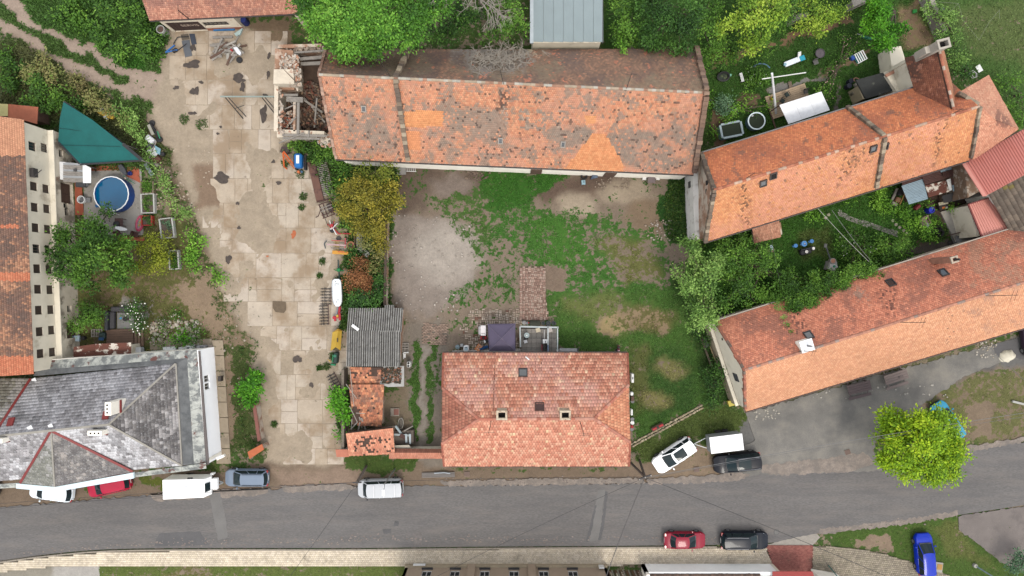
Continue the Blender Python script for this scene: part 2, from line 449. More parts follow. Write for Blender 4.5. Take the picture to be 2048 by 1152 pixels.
Z+=.03*sstep(.55,.9,gG)
yd_=poly_mask(GX,GY,[(330,60),(566,50),(566,290),(690,480),(694,945),(520,945),(430,560),(330,240)],6)
Z+=yd_*np.clip((fbm(X,Y,3.2,5,88)-.5)*.55+.055+.10*(1-sstep(0,60,seg_dist(GX,GY,[(338,235),(408,470),(515,770),(545,945)],False))),0,.135)
Z=np.where((yd_>.5)&(Z<.008),.008,Z)
far=(GX<-140)|(GX>2195)|(GY<-140)|(GY>1295)
Z=np.where(far,-.08,Z)
ny,nx=gshape
idx=np.arange(ny*nx).reshape(gshape)
quads=np.stack([idx[1:,:-1],idx[1:,1:],idx[:-1,1:],idx[:-1,:-1]],-1).reshape(-1,4)
def ground_mat():
 m=bpy.data.materials.new("earth_and_turf");m.use_nodes=True
 nt=m.node_tree;L=nt.links;p=nt.nodes["Principled BSDF"]
 p.inputs["Roughness"].default_value=.95;p.inputs["Specular IOR Level"].default_value=.15
 pos=nd(nt,"ShaderNodeNewGeometry").outputs["Position"]
 at=lambda n:nd(nt,"ShaderNodeAttribute",attribute_name=n)
 def noise(s,d=6,r=.62):
  n=nd(nt,"ShaderNodeTexNoise");n.inputs["Scale"].default_value=s;n.inputs["Detail"].default_value=d;n.inputs["Roughness"].default_value=r
  L.new(pos,n.inputs["Vector"]);return n.outputs["Fac"]
 def rng_(src,a,b,c,d,smooth=False):
  n=nd(nt,"ShaderNodeMapRange");n.interpolation_type='SMOOTHSTEP' if smooth else 'LINEAR'
  for k,x in (("From Min",a),("From Max",b),("To Min",c),("To Max",d)):n.inputs[k].default_value=x
  L.new(src,n.inputs["Value"]);return n.outputs[0]
 def mth(op,a,b):
  n=nd(nt,"ShaderNodeMath",operation=op)
  for i,q in enumerate((a,b)):
   if isinstance(q,(int,float)):n.inputs[i].default_value=q
   else:L.new(q,n.inputs[i])
  return n.outputs[0]
 def scale(c,f):
  n=nd(nt,"ShaderNodeVectorMath",operation='SCALE');L.new(c,n.inputs[0]);L.new(f,n.inputs["Scale"]);return n.outputs[0]
 n1,n2,n3=noise(.7,8,.65),noise(4.5,6,.7),noise(26,3,.7)
 e=mth('ADD',at("grass").outputs["Fac"],mth('MULTIPLY',mth('SUBTRACT',n1,.5),1.5))
 e=mth('ADD',e,mth('MULTIPLY',mth('SUBTRACT',n2,.5),1.2))
 e=mth('ADD',e,mth('MULTIPLY',mth('SUBTRACT',noise(1.9,5,.6),.5),1.3))
 fac=rng_(e,.40,.54,0,1,True)
 sv=mth('MULTIPLY',rng_(n1,.3,.7,.84,1.14),mth('MULTIPLY',rng_(n2,.3,.7,.86,1.12),rng_(n3,.25,.75,.78,1.2)))
 scol=scale(at("soil").outputs["Color"],sv)
 pe=noise(48,2,.5);peb=nd(nt,"ShaderNodeMixRGB");peb.inputs[2].default_value=(*C(226,214,198),1)
 L.new(rng_(pe,.69,.74,0,.8),peb.inputs[0]);L.new(scol,peb.inputs[1])
 gv=mth('MULTIPLY',rng_(n2,.3,.7,.7,1.3),rng_(n3,.25,.75,.6,1.4))
 gcol=scale(at("turf").outputs["Color"],gv)
 st=nd(nt,"ShaderNodeMixRGB");st.inputs[2].default_value=(*C(164,150,104),1)
 L.new(rng_(noise(2.2,7,.75),.54,.74,0,.4),st.inputs[0]);L.new(gcol,st.inputs[1])
 mx=nd(nt,"ShaderNodeMixRGB");L.new(fac,mx.inputs[0]);L.new(peb.outputs[0],mx.inputs[1]);L.new(st.outputs[0],mx.inputs[2])
 L.new(mx.outputs[0],p.inputs["Base Color"])
 b=nd(nt,"ShaderNodeBump");b.inputs["Strength"].default_value=.6;b.inputs["Distance"].default_value=.06
 L.new(mth('ADD',mth('MULTIPLY',n3,.6),n2),b.inputs["Height"]);L.new(b.outputs[0],p.inputs["Normal"])
 return m
M_ground=ground_mat()
go=mesh_np("ground",np.stack([X,Y,Z],-1).reshape(-1,3),quads,M_ground,kind='structure',smooth=True)
me=go.data
for nm,arr in (("soil",soil.reshape(-1,3)),("turf",gC.reshape(-1,3))):
 a=me.attributes.new(nm,'FLOAT_COLOR','POINT');a.data.foreach_set("color",np.c_[arr,np.ones(len(arr))].astype(np.float32).ravel())
a=me.attributes.new("grass",'FLOAT','POINT');a.data.foreach_set("value",gG.astype(np.float32).ravel())
def field_at(px,py):
 i=np.clip(((px+150)/5).round().astype(int)+5,0,nx-1);j=np.clip(((py+150)/5).round().astype(int)+5,0,ny-1)
 return gG[j,i],gC[j,i],Z[j,i]
 # -- road, pavement, driveway, lots
def smooth_line(pts,n=6):
 out=[]
 for i in range(len(pts)-1):
  p0,p1,p2,p3=(np.array(pts[max(0,min(len(pts)-1,i+k))],float) for k in (-1,0,1,2))
  for j in range(n):
   t=j/n
   out.append(tuple(.5*((2*p1)+(p2-p0)*t+(2*p0-5*p1+4*p2-p3)*t*t+(3*p1-p0-3*p2+p3)*t**3)))
 return out+[tuple(pts[-1])]
def ragged(pts,amp,seed,step=5):
 r=random.Random(seed);out=[]
 for (x0,y0),(x1,y1) in zip(pts,pts[1:]):
  n=max(1,int(math.hypot(x1-x0,y1-y0)/step))
  out+=[(x0+(x1-x0)*i/n+r.uniform(-amp,amp),y0+(y1-y0)*i/n+r.uniform(-amp,amp)) for i in range(n)]
 return out+[pts[-1]]
M_asphalt=mat("worn_asphalt",C(130,126,123),.9,.10,.5,.2,40,stain=(C(154,145,137),1.1,.60,.16,.6),stain2=(C(108,106,107),.9,.60,.14,.5),fine=.28,aniso=(.16,1,1))
M_asph_dark=mat("patched_asphalt",C(114,112,112),.9,.1,.8,.2,40,fine=.15)
M_asph_pale=mat("asphalt_trench_fill",C(141,138,134),.9,.1,.8,.2,40,fine=.12)
M_crumb=mat("crumbled_asphalt",C(158,144,134),.95,.25,3,.4,20,fine=.3)
north=ragged(smooth_line([(-400,1035),(-100,1020),(80,1008),(250,994),(450,984),(560,978),(690,974),(840,972),(1000,970),(1150,968),(1300,966),(1400,962),(1500,952),(1560,948),(1650,945),(1760,940),(1900,905),(1990,890),(2100,878),(2500,830)],5),2.2,1)
south=smooth_line([(2500,950),(2200,985),(2048,1010),(1915,1030),(1800,1047),(1640,1066),(1535,1086),(1300,1091),(1000,1093),(700,1096),(450,1096),(230,1098),(100,1108),(0,1121),(-200,1150),(-400,1185)],5)
def sheet(pts,z,name,m,t=.05,**kw):
 b=MB();b.prism([W(*p) for p in pts],z-t,z);return b.build(name,m,**kw)
sheet(north+south,.012,"road",M_asphalt,kind='structure')
lot=ragged([(1492,826),(1600,796),(1750,752),(1900,712),(1985,690),(2048,672),(2500,560),(2500,690),(2040,716),(1990,730),(1930,752),(1850,806),(1770,842),(1745,900),(1770,948),(1650,956),(1560,958),(1500,962),(1455,952),(1470,905),(1510,880)],2.5,4)
M_lot=mat("gravelled_asphalt",C(152,148,141),.95,.14,.5,.3,34,stain=(C(118,116,113),.35,.56,.16,.7),stain2=(C(178,170,156),.5,.58,.16,.6),fine=.4)
sheet(lot,.006,"gravel_lot",M_lot,kind='structure')
sheet([(1985,690),(2048,672),(2500,560),(2500,690),(2060,720),(2030,716),(2000,716),(1990,705)],.017,"asphalt_apron",mat("fresh_asphalt",C(112,110,110),.85,.08,.6,.15,40,fine=.1),kind='structure')
sheet(ragged([(1918,1032),(2048,1012),(2500,960),(2500,1130),(2048,1140),(2000,1125),(1960,1090),(1918,1060)],2,8),.008,"side_lane",mat("dusty_asphalt",C(146,136,130),.95,.12,.7,.25,30,stain=(C(120,112,108),.6,.6,.1,.7),fine=.2),kind='structure')
def patch(name,pts,z,m,amp=1.5,seed=0):sheet(ragged(pts+[pts[0]],amp,seed,4),z,name,m,t=.008,kind='structure')
patch("asphalt_trench",[(1197,980),(1211,980),(1205,1010),(1202,1050),(1198,1080),(1178,1083),(1186,1040),(1192,1000)],.016,M_asph_pale,.8,3)
patch("asphalt_seam",[(1211,982),(1216,985),(1208,1050),(1202,1080),(1196,1080),(1204,1040)],.0165,M_asph_dark,1,4)
patch("asphalt_seam",[(1190,1010),(1193,1010),(1184,1060),(1176,1083),(1172,1083)],.0165,M_asph_dark,.8,5)
patch("asphalt_patch",[(320,1066),(400,1062),(412,1082),(420,1090),(310,1093),(312,1078)],.0165,M_asph_dark,1,6)
patch("asphalt_patch",[(765,1059),(784,1057),(782,1066),(766,1068)],.0165,M_asph_dark,1,7)
patch("asphalt_patch",[(790,1042),(798,1042),(796,1052),(788,1052)],.0165,M_asph_dark,1,8)
patch("asphalt_patch",[(826,1066),(845,1066),(844,1090),(828,1091)],.0165,mat("grey_patch",C(134,128,124),.9,.2,4,.2),.6,9)
patch("asphalt_trench",[(418,985),(440,985),(452,1040),(455,1075),(436,1080)],.0155,M_asph_pale,.8,31)
M_fringe=mat("gravel_fringe",C(172,158,146),.95,.2,1.5,.4,20,stain=(C(140,132,124),1.2,.52,.12,.8),fine=.35)
for k_,pts in enumerate(([(1290,958),(1420,950),(1470,944),(1500,950),(1480,962),(1400,966),(1300,969)],[(1520,930),(1640,918),(1730,905),(1752,925),(1700,944),(1560,950),(1525,948)],[(880,962),(1100,957),(1285,957),(1290,967),(1100,970),(890,972)],[(560,972),(690,968),(720,974),(690,980),(570,986)],[(300,988),(440,978),(540,976),(530,990),(420,996),(310,1002)],[(1640,1058),(1800,1040),(1915,1022),(1915,1031),(1800,1050),(1640,1069)],[(1915,895),(1980,885),(2048,874),(2048,884),(1985,897),(1925,906)])):patch("gravel_fringe",pts,.0135+.0002*k_,M_fringe,2.6,60+k_)
r_=random.Random(12);b=MB()
for (x0,y0),(x1,y1),n,s in (((30,1108),(330,1084),90,3),((330,1086),(700,1082),150,4),((700,1076),(1180,1080),170,3.4),((1210,1076),(1500,1080),90,3),((890,964),(1280,960),150,4),((1640,1062),(1920,1028),90,3.4)):
 for i in range(n):
  t=r_.random();x=x0+(x1-x0)*t;y=y0+(y1-y0)*t+r_.gauss(0,s);q=r_.uniform(.03,.11);p=W(x,y)
  k=r_.uniform(.75,1.2);b.cur=C(160,146,136,k)
  b.prism([(p.x+q*r_.uniform(.6,1.5)*math.cos(a),p.y+q*.7*math.sin(a)) for a in (0,1.2,2.6,3.9,5.1)],.005,.017+r_.random()*.012)
b.build("crumbled_road_edge",mat("edge_crumbs",attr=True,rough=.95,var=.2),kind='stuff',col=True)
M_kerb=mat("kerb_concrete",C(186,174,156),.9,.12,2,.2)
kerb_px=[(-400,1187),(-200,1152),(0,1123),(100,1110),(230,1100),(450,1098),(700,1098),(1000,1095),(1300,1093),(1440,1092)]
kl=smooth_line(kerb_px,8)
r_=random.Random(41)
for i in range(26):
 x,y,a=r_.uniform(30,1980),0,r_.uniform(0,6.3);y=r_.uniform(1000,1085) if x<1500 else r_.uniform(950,1030);pts=[]
 for k in range(r_.randrange(5,16)):pts.append(W(x,y,.0125));a+=r_.gauss(0,.5);x+=6*math.cos(a);y+=2.6*math.sin(a)
 q=MB()
 for a_,b_ in zip(pts,pts[1:]):q.beam(a_,b_,r_.uniform(.015,.035),.004)
 q.build('road_crack',M_asph_dark,kind='structure')
kerb=MB()
kroot=thing("kerb","pale concrete kerb line along the south edge of the road","kerb",W(450,1098))
ORG[kroot.name]=W(450,1098)
acc,kp=0,W(*kl[0]);seglen=1.0;run=[kp]
pts3=[W(*p) for p in kl]
def resample(pts,step):
 out=[pts[0]];need=step
 for a,c in zip(pts,pts[1:]):
  d=(c-a).length;pos=0
  while d-pos>=need:pos+=need;out.append(a.lerp(c,pos/d));need=step
  need-=d-pos
 return out
kpts=[p for p in resample(pts3,1.0) if p.x>-52]
for a,c in zip(kpts,kpts[1:]):
 d=(c-a).normalized();nrm=Vector((-d.y,d.x,0))*-1
 q=MB();q.prism([a+d*.01,c-d*.01,c-d*.01+nrm*.14,a+d*.01+nrm*.14],-.05,.11,.01);q.build("kerb_stone",M_kerb,kroot)
M_paver=mat("paver_blocks",attr=True,rough=.9,var=.12,scale=.6,bump=.1,stain=(C(120,110,92),.5,.64,.08,.45),fine=.08)
def pavers(name,poly,ang,pw,ph,colfn,z=.05,gap=.012,bond='stretcher',seed=1,skip=None,org=(0,0),jit=.004):
 r=np.random.default_rng(seed)
 P=np.array([W(*p)[:2] for p in poly]);c,s_=math.cos(ang),math.sin(ang)
 Rm=np.array([[c,s_],[-s_,c]]);Q=(P-np.array(org))@Rm.T
 u0,v0,u1,v1=Q[:,0].min(),Q[:,1].min(),Q[:,0].max(),Q[:,1].max()
 if bond=='basket':
  n=int((u1-u0)/pw)+2;mrows=int((v1-v0)/pw)+2;cen,siz=[],[]
  for j in range(mrows):
   for i in range(n):
    x,y=u0+i*pw+pw/2,v0+j*pw+pw/2
    for k in (-1,1):
     if (i+j)%2:cen.append((x,y+k*pw/4));siz.append((pw,pw/2))
     else:cen.append((x+k*pw/4,y));siz.append((pw/2,pw))
  cen,siz=np.array(cen),np.array(siz)
 else:
  rows=np.arange(v0,v1,ph);us=np.arange(u0-pw,u1+pw,pw)
  uu,vv=np.meshgrid(us,rows);uu=uu+(np.arange(len(rows))%2*pw/2)[:,None]
  cen=np.stack([uu.ravel(),vv.ravel()+ph/2],-1);siz=np.tile([pw,ph],(len(cen),1))
 ok=in_poly(cen[:,0],cen[:,1],[tuple(q) for q in Q])
 cen,siz=cen[ok],siz[ok]
 wxy=cen@Rm+np.array(org)
 px,py=1024+wxy[:,0]/K,576-wxy[:,1]/K
 if skip is not None:
  k=~skip(px,py,r);cen,siz,wxy,px,py=cen[k],siz[k],wxy[k],px[k],py[k]
 n=len(cen);h=(siz-gap)/2
 zt=z+r.normal(0,jit,n)
 corners=np.array([(-1,-1),(1,-1),(1,1),(-1,1)])
 top=cen[:,None,:]+corners[None]*h[:,None,:]*.93;low=cen[:,None,:]+corners[None]*h[:,None,:]
 V=np.zeros((n,12,3))
 V[:,0:4,:2]=low@Rm+np.array(org);V[:,4:8,:2]=V[:,0:4,:2];V[:,8:12,:2]=top@Rm+np.array(org)
 V[:,0:4,2]=(z-.05);V[:,4:8,2]=(zt-.008)[:,None];V[:,8:12,2]=zt[:,None]
 F=[[8,9,10,11]]+[[a+o,(a+1)%4+o,(a+1)%4+o+4,a+o+4] for o in (0,4) for a in range(4)]
 F=(np.arange(n)[:,None,None]*12+np.array(F)[None]).reshape(-1,4)
 cols=np.repeat(colfn(px,py,r),9,0)
 return V.reshape(-1,3),F,cols
def palette(n,r,cols,jit=.08,w=None):
 a=np.array([C(*c) for c in cols]);i=r.choice(len(cols),n,p=w)
 return a[i]*(1+r.normal(0,jit,n))[:,None]
pav=[(-150,1146),(0,1127),(100,1114),(230,1103),(450,1101),(700,1101),(1000,1098),(1300,1096),(1530,1093),(1545,1129),(1280,1129),(1212,1131),(812,1132),(205,1132),(100,1133),(-150,1160)]
sheet(pav,.052,"pavement",mat("paving_bed",C(150,138,118),.95,.2,2),kind='structure')
V,F,cc=pavers("",pav,0,.2,.2,lambda x,y,r:palette(len(x),r,[(206,192,168),(212,198,174),(198,184,162),(216,202,180)],.05)*((1.1+.35*fbm(x,y,60,3,5))*(1.28-.24*sstep(550,850,x)))[:,None],z=.095,gap=.008,seed=2)
mesh_np("paving_blocks",V,F,M_paver,cols=cc,kind='stuff')
pav2=[(1625,1092),(1700,1096),(1760,1106),(1800,1118),(1860,1135),(1930,1165),(1625,1165)]
sheet(pav2,.03,"pavement",bpy.data.materials["paving_bed"],kind='structure')
V,F,cc=pavers("",pav2,R(-6),.2,.2,lambda x,y,r:palette(len(x),r,[(184,172,148),(192,178,156),(170,158,138)],.06),z=.075,gap=.02,seed=3)
mesh_np("paving_blocks",V,F,M_paver,cols=cc,kind='stuff')
drv=[(1532,1090),(1626,1091),(1622,1142),(1548,1142)]
sheet(drv,.05,"driveway",mat("driveway_bed",C(120,84,74),.95),kind='structure')
V,F,cc=pavers("",drv,0,.2,.1,lambda x,y,r:palette(len(x),r,[(186,116,104),(176,106,96),(196,126,112)],.06)*(.8+.35*fbm(x,y,30,3,8))[:,None],z=.1,gap=.012,seed=4)
mesh_np("driveway_blocks",V,F,M_paver,cols=cc,kind='stuff')
sheet(ragged([(1535,1088),(1632,1066),(1640,1076),(1625,1091),(1535,1092)],1,5),.02,"concrete_ramp",mat("ramp_concrete",C(186,178,166),.9,.15,2,.3,fine=.15),kind='structure')
# -- concrete slab yard
M_slab=[mat("slab_concrete_%s"%n,C(*c),.92,.12,.9,.25,24,stain=(C(178,152,122),.3,.53,.1,.85),stain2=(C(120,102,88),1.3,.67,.05,.8),fine=.12) for n,c in (("pale",(226,210,188)),("warm",(220,202,178)),("dusty",(214,195,170)),("light",(230,214,194)))]
yroot=bpy.data.objects.new("concrete_yard",None);yroot["kind"]='structure';yroot.location=W(560,560);put(yroot);ORG[yroot.name]=W(560,560)
yard_px=[(338,62),(470,60),(480,120),(500,50),(560,52),(560,108),(556,290),(612,330),(650,420),(655,480),(685,480),(690,560),(688,640),(690,700),(692,905),(686,945),(672,935),(552,940),(555,875),(528,872),(515,770),(500,660),(470,600),(430,545),(408,470),(395,440),(430,330),(400,250),(345,235),(338,150)]
r_=random.Random(5);nsl=0
y=62
while y<945:
 hgt=r_.choice((47,48,49,50)) if y<870 else 32
 x=300+r_.uniform(0,20)
 while x<700:
  w=r_.choice((17,25,25,33,50))
  cx,cy=x+w/2,y+hgt/2
  dx=(cy-560)*.03
  if in_poly(np.array([cx+dx]),np.array([cy]),yard_px)[0] and r_.random()>(.3 if cx<440 and cy>220 else .02):
   nsub=2 if r_.random()<.3 else 1
   for k in range(nsub):
    ya,yb=y+hgt*k/nsub,y+hgt*(k+1)/nsub
    q=MB();z=.035+r_.gauss(0,.005);tl=r_.gauss(0,.006)
    e=.12
    pts=[W(x+dx+e+r_.uniform(0,.8),ya+e),W(x+dx+w-e,ya+e+r_.uniform(0,.8)),W(x+dx+w-e-r_.uniform(0,.8),yb-e),W(x+dx+e,yb-e-r_.uniform(0,.8))]
    if r_.random()<.3:
     i=r_.randrange(4);a_,c_=pts[i].lerp(pts[i-1],r_.uniform(.1,.35)),pts[i].lerp(pts[(i+1)%4],r_.uniform(.1,.35));pts[i:i+1]=[a_,c_]
    q.prism(pts,-.1,z,.02)
    q.build("slab",r_.choice(M_slab),yroot);nsl+=1
  x+=w
 y+=hgt
M_oil=mat("oil_soot",C(92,80,72),.8,.3,4,.2);M_rustspot=mat("rust_powder",C(216,124,82),.95,.2,6,.1)
M_mudpool=mat("dried_mud",C(128,110,88),.9,.2,4,.2)
def stain(name,x,y,rx,ry,m,seed,z=.085):
 r=random.Random(seed);pts=[];ph=[(n,r.uniform(0,6.3),.34/n) for n in (1,2,3,4,5,7,9)]
 for i in range(36):
  a=2*math.pi*i/36;k=.85+sum(w*math.sin(n*a+p_) for n,p_,w in ph);pts.append((x+rx*k*math.cos(a),y+ry*k*math.sin(a)))
 sheet(pts,z+seed%7*.001,name,m,t=.006,kind='structure')
for i,(x,y,rx,ry,m) in enumerate(((381,128,18,9,0),(388,98,6,8,0),(352,175,7,4,0),(391,180,10,9,0),(403,164,6,3,0),(388,226,9,4,0),(482,158,14,10,0),(484,175,6,10,0),(440,353,18,11,0),(586,470,5,9,1),(536,512,2.5,2,1),(598,717,9,9,0),(457,522,7,9,0),(545,320,6,5,0),(441,254,3,3,0),(437,267,3,3,0),(530,225,8,18,0),(556,366,5,5,0),(480,456,4,4,0),(624,768,4,7,0),(476,408,4,4,0),(538,110,4,7,0),(537,152,4,8,0),(530,190,5,4,0))):
 stain(("oil_stain","rust_stain")[m],x,y,rx,ry,(M_oil,M_rustspot)[m],100+i)
sheet([(546,602),(572,604),(573,620),(568,626),(552,624),(546,616)],.09,"mud_puddle",M_mudpool,t=.006,kind='structure')
proot=bpy.data.objects.new("slab_path",None);proot["kind"]='structure';proot.location=W(445,800);put(proot);ORG[proot.name]=W(445,800)
M_pathslab=mat("path_concrete",C(196,178,152),.92,.12,1.2,.2,stain=(C(160,142,118),1,.6,.08,.6))
for i in range(8):
 y0=680+i*31;dx=i*1.2
 q=MB();q.prism([W(424+dx,y0+.5),W(446+dx+i*.8,y0+.5),W(448+dx+i*.8,y0+30.3),W(425+dx,y0+30.3)],-.05,.05+r_.gauss(0,.006),.015);q.build("slab",M_pathslab,proot)
for x0,x1 in ((300,328),(329,360),(361,392),(393,424)):
 q=MB();q.prism([W(x0,681-(x0-300)*.03),W(x1-.7,680-(x0-300)*.03),W(x1-.7,699),W(x0,700)],-.05,.045,.015);q.build("slab",M_pathslab,proot)
M_brickp=mat("paving_brick",attr=True,rough=.9,var=.15,scale=3,bump=.15,fine=.1)
pth=[(1039,533),(1091,533),(1091,578),(1096,640),(1040,640)]
bed=mat("brick_bed",C(120,104,84),.95,.3,3)
sheet(pth,.0,"brick_path",bed,kind='structure')
V,F,cc=pavers("",pth,0,.29,.145,lambda x,y,r:palette(len(x),r,[(206,172,154),(190,152,136),(214,186,168),(172,138,122)],.08),z=.055,gap=.03,bond='basket',seed=6,jit=.008)
mesh_np("path_bricks",V,F,M_brickp,cols=cc,kind='stuff')
ter=[(928,618),(1045,618),(1045,702),(905,702),(902,668)]
V,F,cc=pavers("",ter,0,.34,.17,lambda x,y,r:palette(len(x),r,[(204,184,164),(178,156,138),(214,196,178),(142,98,82)],.08,[.4,.25,.25,.1]),z=.05,gap=.05,bond='basket',seed=7,jit=.01,skip=lambda x,y,r:(fbm(x,y,22,3,12)>.6)|(r.random(len(x))<.06)|(x<935-(y-618)*.2+r.normal(0,8,len(x))))
mesh_np("terrace_bricks",V,F,M_brickp,cols=cc,kind='stuff')
pad=[(844,646),(895,648),(892,690),(843,688)]
V,F,cc=pavers("",pad,0,.3,.15,lambda x,y,r:palette(len(x),r,[(200,172,152),(186,158,140),(176,150,132)],.07),z=.03,gap=.03,seed=8,skip=lambda x,y,r:r.random(len(x))<.12,jit=.01)
mesh_np("lane_bricks",V,F,M_brickp,cols=cc,kind='stuff')
gp_=smooth_line([(1676,424),(1700,437),(1730,447),(1765,458),(1795,468)],6)
gpoly=[(x+1,y-5) for x,y in gp_]+[(x-1,y+5) for x,y in gp_[::-1]]
V,F,cc=pavers("",gpoly,R(-20),.18,.12,lambda x,y,r:palette(len(x),r,[(176,170,160),(160,154,146),(186,180,170)],.08),z=.04,gap=.03,seed=9,jit=.008)
mesh_np("garden_path",V,F,M_brickp,cols=cc,kind='structure')
b=MB();r_=random.Random(21)
for i in range(86):
 t=i/85
 for o in (-2.6,2.6):
  p=W(1264+140*t+o*.5+r_.uniform(-.6,.6),890-77*t+o*.9+r_.uniform(-.6,.6));s=r_.uniform(.07,.12)
  b.cur=C(*r_.choice(((200,180,146),(180,164,136),(150,138,118),(212,196,164))))
  a0=r_.random();b.prism([(p.x+s*math.cos(a0+a),p.y+s*math.sin(a0+a)) for a in (0,1.1,2.2,3.1,4.2,5.2)],-.03,.09+r_.random()*.05,.02)
b.build("cobble_border",M_brickp,kind='stuff',col=True)
M_stone=mat("field_stone",C(196,186,166),.9,.2,3,.3)
for x,y,lb in ((1785,441,'top pale stepping stone of the row of five by the hazel bush'),(1792,449,'second pale stepping stone from the top in the row of five by the hazel bush'),(1799,455,'middle pale stepping stone of the row of five by the hazel bush'),(1807,461,'fourth pale stepping stone from the top in the row of five by the hazel bush'),(1813,467,'lowest pale stepping stone of the row of five by the hazel bush'),(1657,429,'pale stone of the pair under the garden wires, closer to the barn eave'),(1651,436,'pale stone of the pair under the garden wires, farther from the barn eave')):
 q=MB();p=W(x,y);a0=r_.random()*6;q.prism([(p.x+r_.uniform(.14,.2)*math.cos(a0+a),p.y+r_.uniform(.14,.2)*math.sin(a0+a)) for a in (0,1,2,3.1,4.2,5.2)],-.03,.07,.02)
 solo(q,"stepping_stone",M_stone,lb,"stone",group="stepping stones in the middle garden")
 # -- ROOF AND WALL BUILDERS
def poly_at(pts,z):
 out=np.zeros((len(z),3))
 P=np.array([tuple(p) for p in pts])
 for k in range(3):out[:,k]=np.interp(z,P[:,2],P[:,k])
 return out
M_tile=mat("clay_roof_tile",attr=True,rough=.9,var=.10,scale=1.5,bump=.12,bscale=30,fine=.1)
M_deck=mat("roof_boarding",C(96,74,62),.95,.2,3)
M_ridge=mat("ridge_tile_clay",attr=True,rough=.9,var=.15,scale=3,fine=.12)
def tiles(name,left,right,parent,colfn,tw=.18,th=.18,lift=.026,seed=0,holes=None,gap=.012,kind='stuff',jit=.01,m=None,deck=True,droop=0):
 r=np.random.default_rng(seed+100)
 left=[Vector(p) for p in left];right=[Vector(p) for p in right]
 zb,zt=min(left[0].z,right[0].z),max(left[-1].z,right[-1].z)
 A,B=left[0],right[0];u=(B-A);u.z=0;u.normalize()
 mid0,mid1=(A+B)/2,(left[-1]+right[-1])/2
 up=mid1-mid0;up-=u*up.dot(u);slope=up.length;up.normalize()
 n=np.array(u.cross(up));u=np.array(u)
 if n[2]<0:n=-n
 rows=max(2,int(round(slope/th)));z0s=zb+(zt-zb)*np.arange(rows)/rows
 dz=(zt-zb)/rows
 Vs,cs=[],[]
 for i in range(rows):
  zz=np.array([z0s[i]-dz*.12,min(zt,z0s[i]+dz*1.0)])
  zz[0]=max(zz[0],zb-dz*.1)
  Lp,Rp=poly_at(left,zz),poly_at(right,zz)
  ul,ur=(Lp-np.array(A))@u,(Rp-np.array(A))@u
  lo,hi=min(ul.min(),ul[1]),max(ur.max(),ur[1])
  k=np.arange(math.floor(lo/tw)-1,math.ceil(hi/tw)+1)
  a=(k+(.5 if i%2 else 0))*tw
  def at(j,uu):
   w=ur[j]-ul[j];t=np.clip((uu-ul[j])/(w if abs(w)>1e-6 else 1),0,1)
   return Lp[j]+(Rp[j]-Lp[j])*t[:,None]
  keep=(np.clip(a+tw,ul[0],ur[0])-np.clip(a,ul[0],ur[0])>.03)|(np.clip(a+tw,ul[1],ur[1])-np.clip(a,ul[1],ur[1])>.03)
  a=a[keep]
  if not len(a):continue
  sk=r.normal(0,jit,len(a))
  b0,b1=at(0,a+gap/2),at(0,a+tw-gap/2);t0,t1=at(1,a+gap/2),at(1,a+tw-gap/2)
  hh=lift+np.abs(r.normal(0,jit*.8,len(a)))
  down=-np.array(up)*sk[:,None]
  b0,b1=b0+down,b1+down+np.array(up)*r.normal(0,jit*.5,len(a))[:,None]
  V=np.stack([b0+n*(hh*.15)[:,None],b1+n*(hh*.15)[:,None],b0+n*hh[:,None],b1+n*hh[:,None],t1+n*.008,t0+n*.008],1)
  if holes is not None:
   c=V.mean(1);hx,hy=PX(c[:,0],c[:,1],c[:,2]);V=V[~holes(hx,hy,r)]
  Vs.append(V)
 V=np.concatenate(Vs);c=V.mean(1);px,py=PX(c[:,0],c[:,1],c[:,2])
 col=colfn(px,py,r)
 m_=len(V);F=(np.arange(m_)[:,None,None]*6+np.array([[2,3,4,5],[0,1,3,2]])[None]).reshape(-1,4)
 o=mesh_np(name,V.reshape(-1,3),F,m or M_tile,parent,np.repeat(col,2,0),kind=kind)
 if deck:
  zz=np.linspace(zb,zt,9);Lp,Rp=poly_at(left,zz)-n*.02,poly_at(right,zz)-n*.02;q=MB()
  q.add([tuple(p) for p in np.concatenate([Lp,Rp])],[(i,9+i,10+i,i+1) for i in range(8)]);q.build("roof_boards",M_deck,parent)
 return o
def ridge(parent,a,b,cols,r0=.13,step=.36,seed=0,name="ridge_tiles"):
 r=random.Random(seed);a,b=Vector(a),Vector(b);d=b-a;n=max(1,int(d.length/step));x=d.normalized()
 y=Vector((0,0,1)).cross(x).normalized();z=x.cross(y)
 q=MB()
 for i in range(n):
  p0,p1=a+d*(i/n),a+d*((i+1.1)/n);k=r.uniform(.85,1.12);q.cur=C(*r.choice(cols),k)
  ra,rb=r0*r.uniform(.95,1.08),r0*.88
  ring=lambda p,rr:[p+y*rr*math.cos(t)+z*(rr*.75*math.sin(t)-.01) for t in (math.pi,2.2,math.pi/2,.94,0)]
  A,B=ring(p0,ra),ring(p1,rb)
  q.add(A+B,[(j+1,j,5+j,6+j) for j in range(4)]+[(0,1,2,3,4)])
 return q.build(name,M_ridge,parent,col=True,kind='stuff')
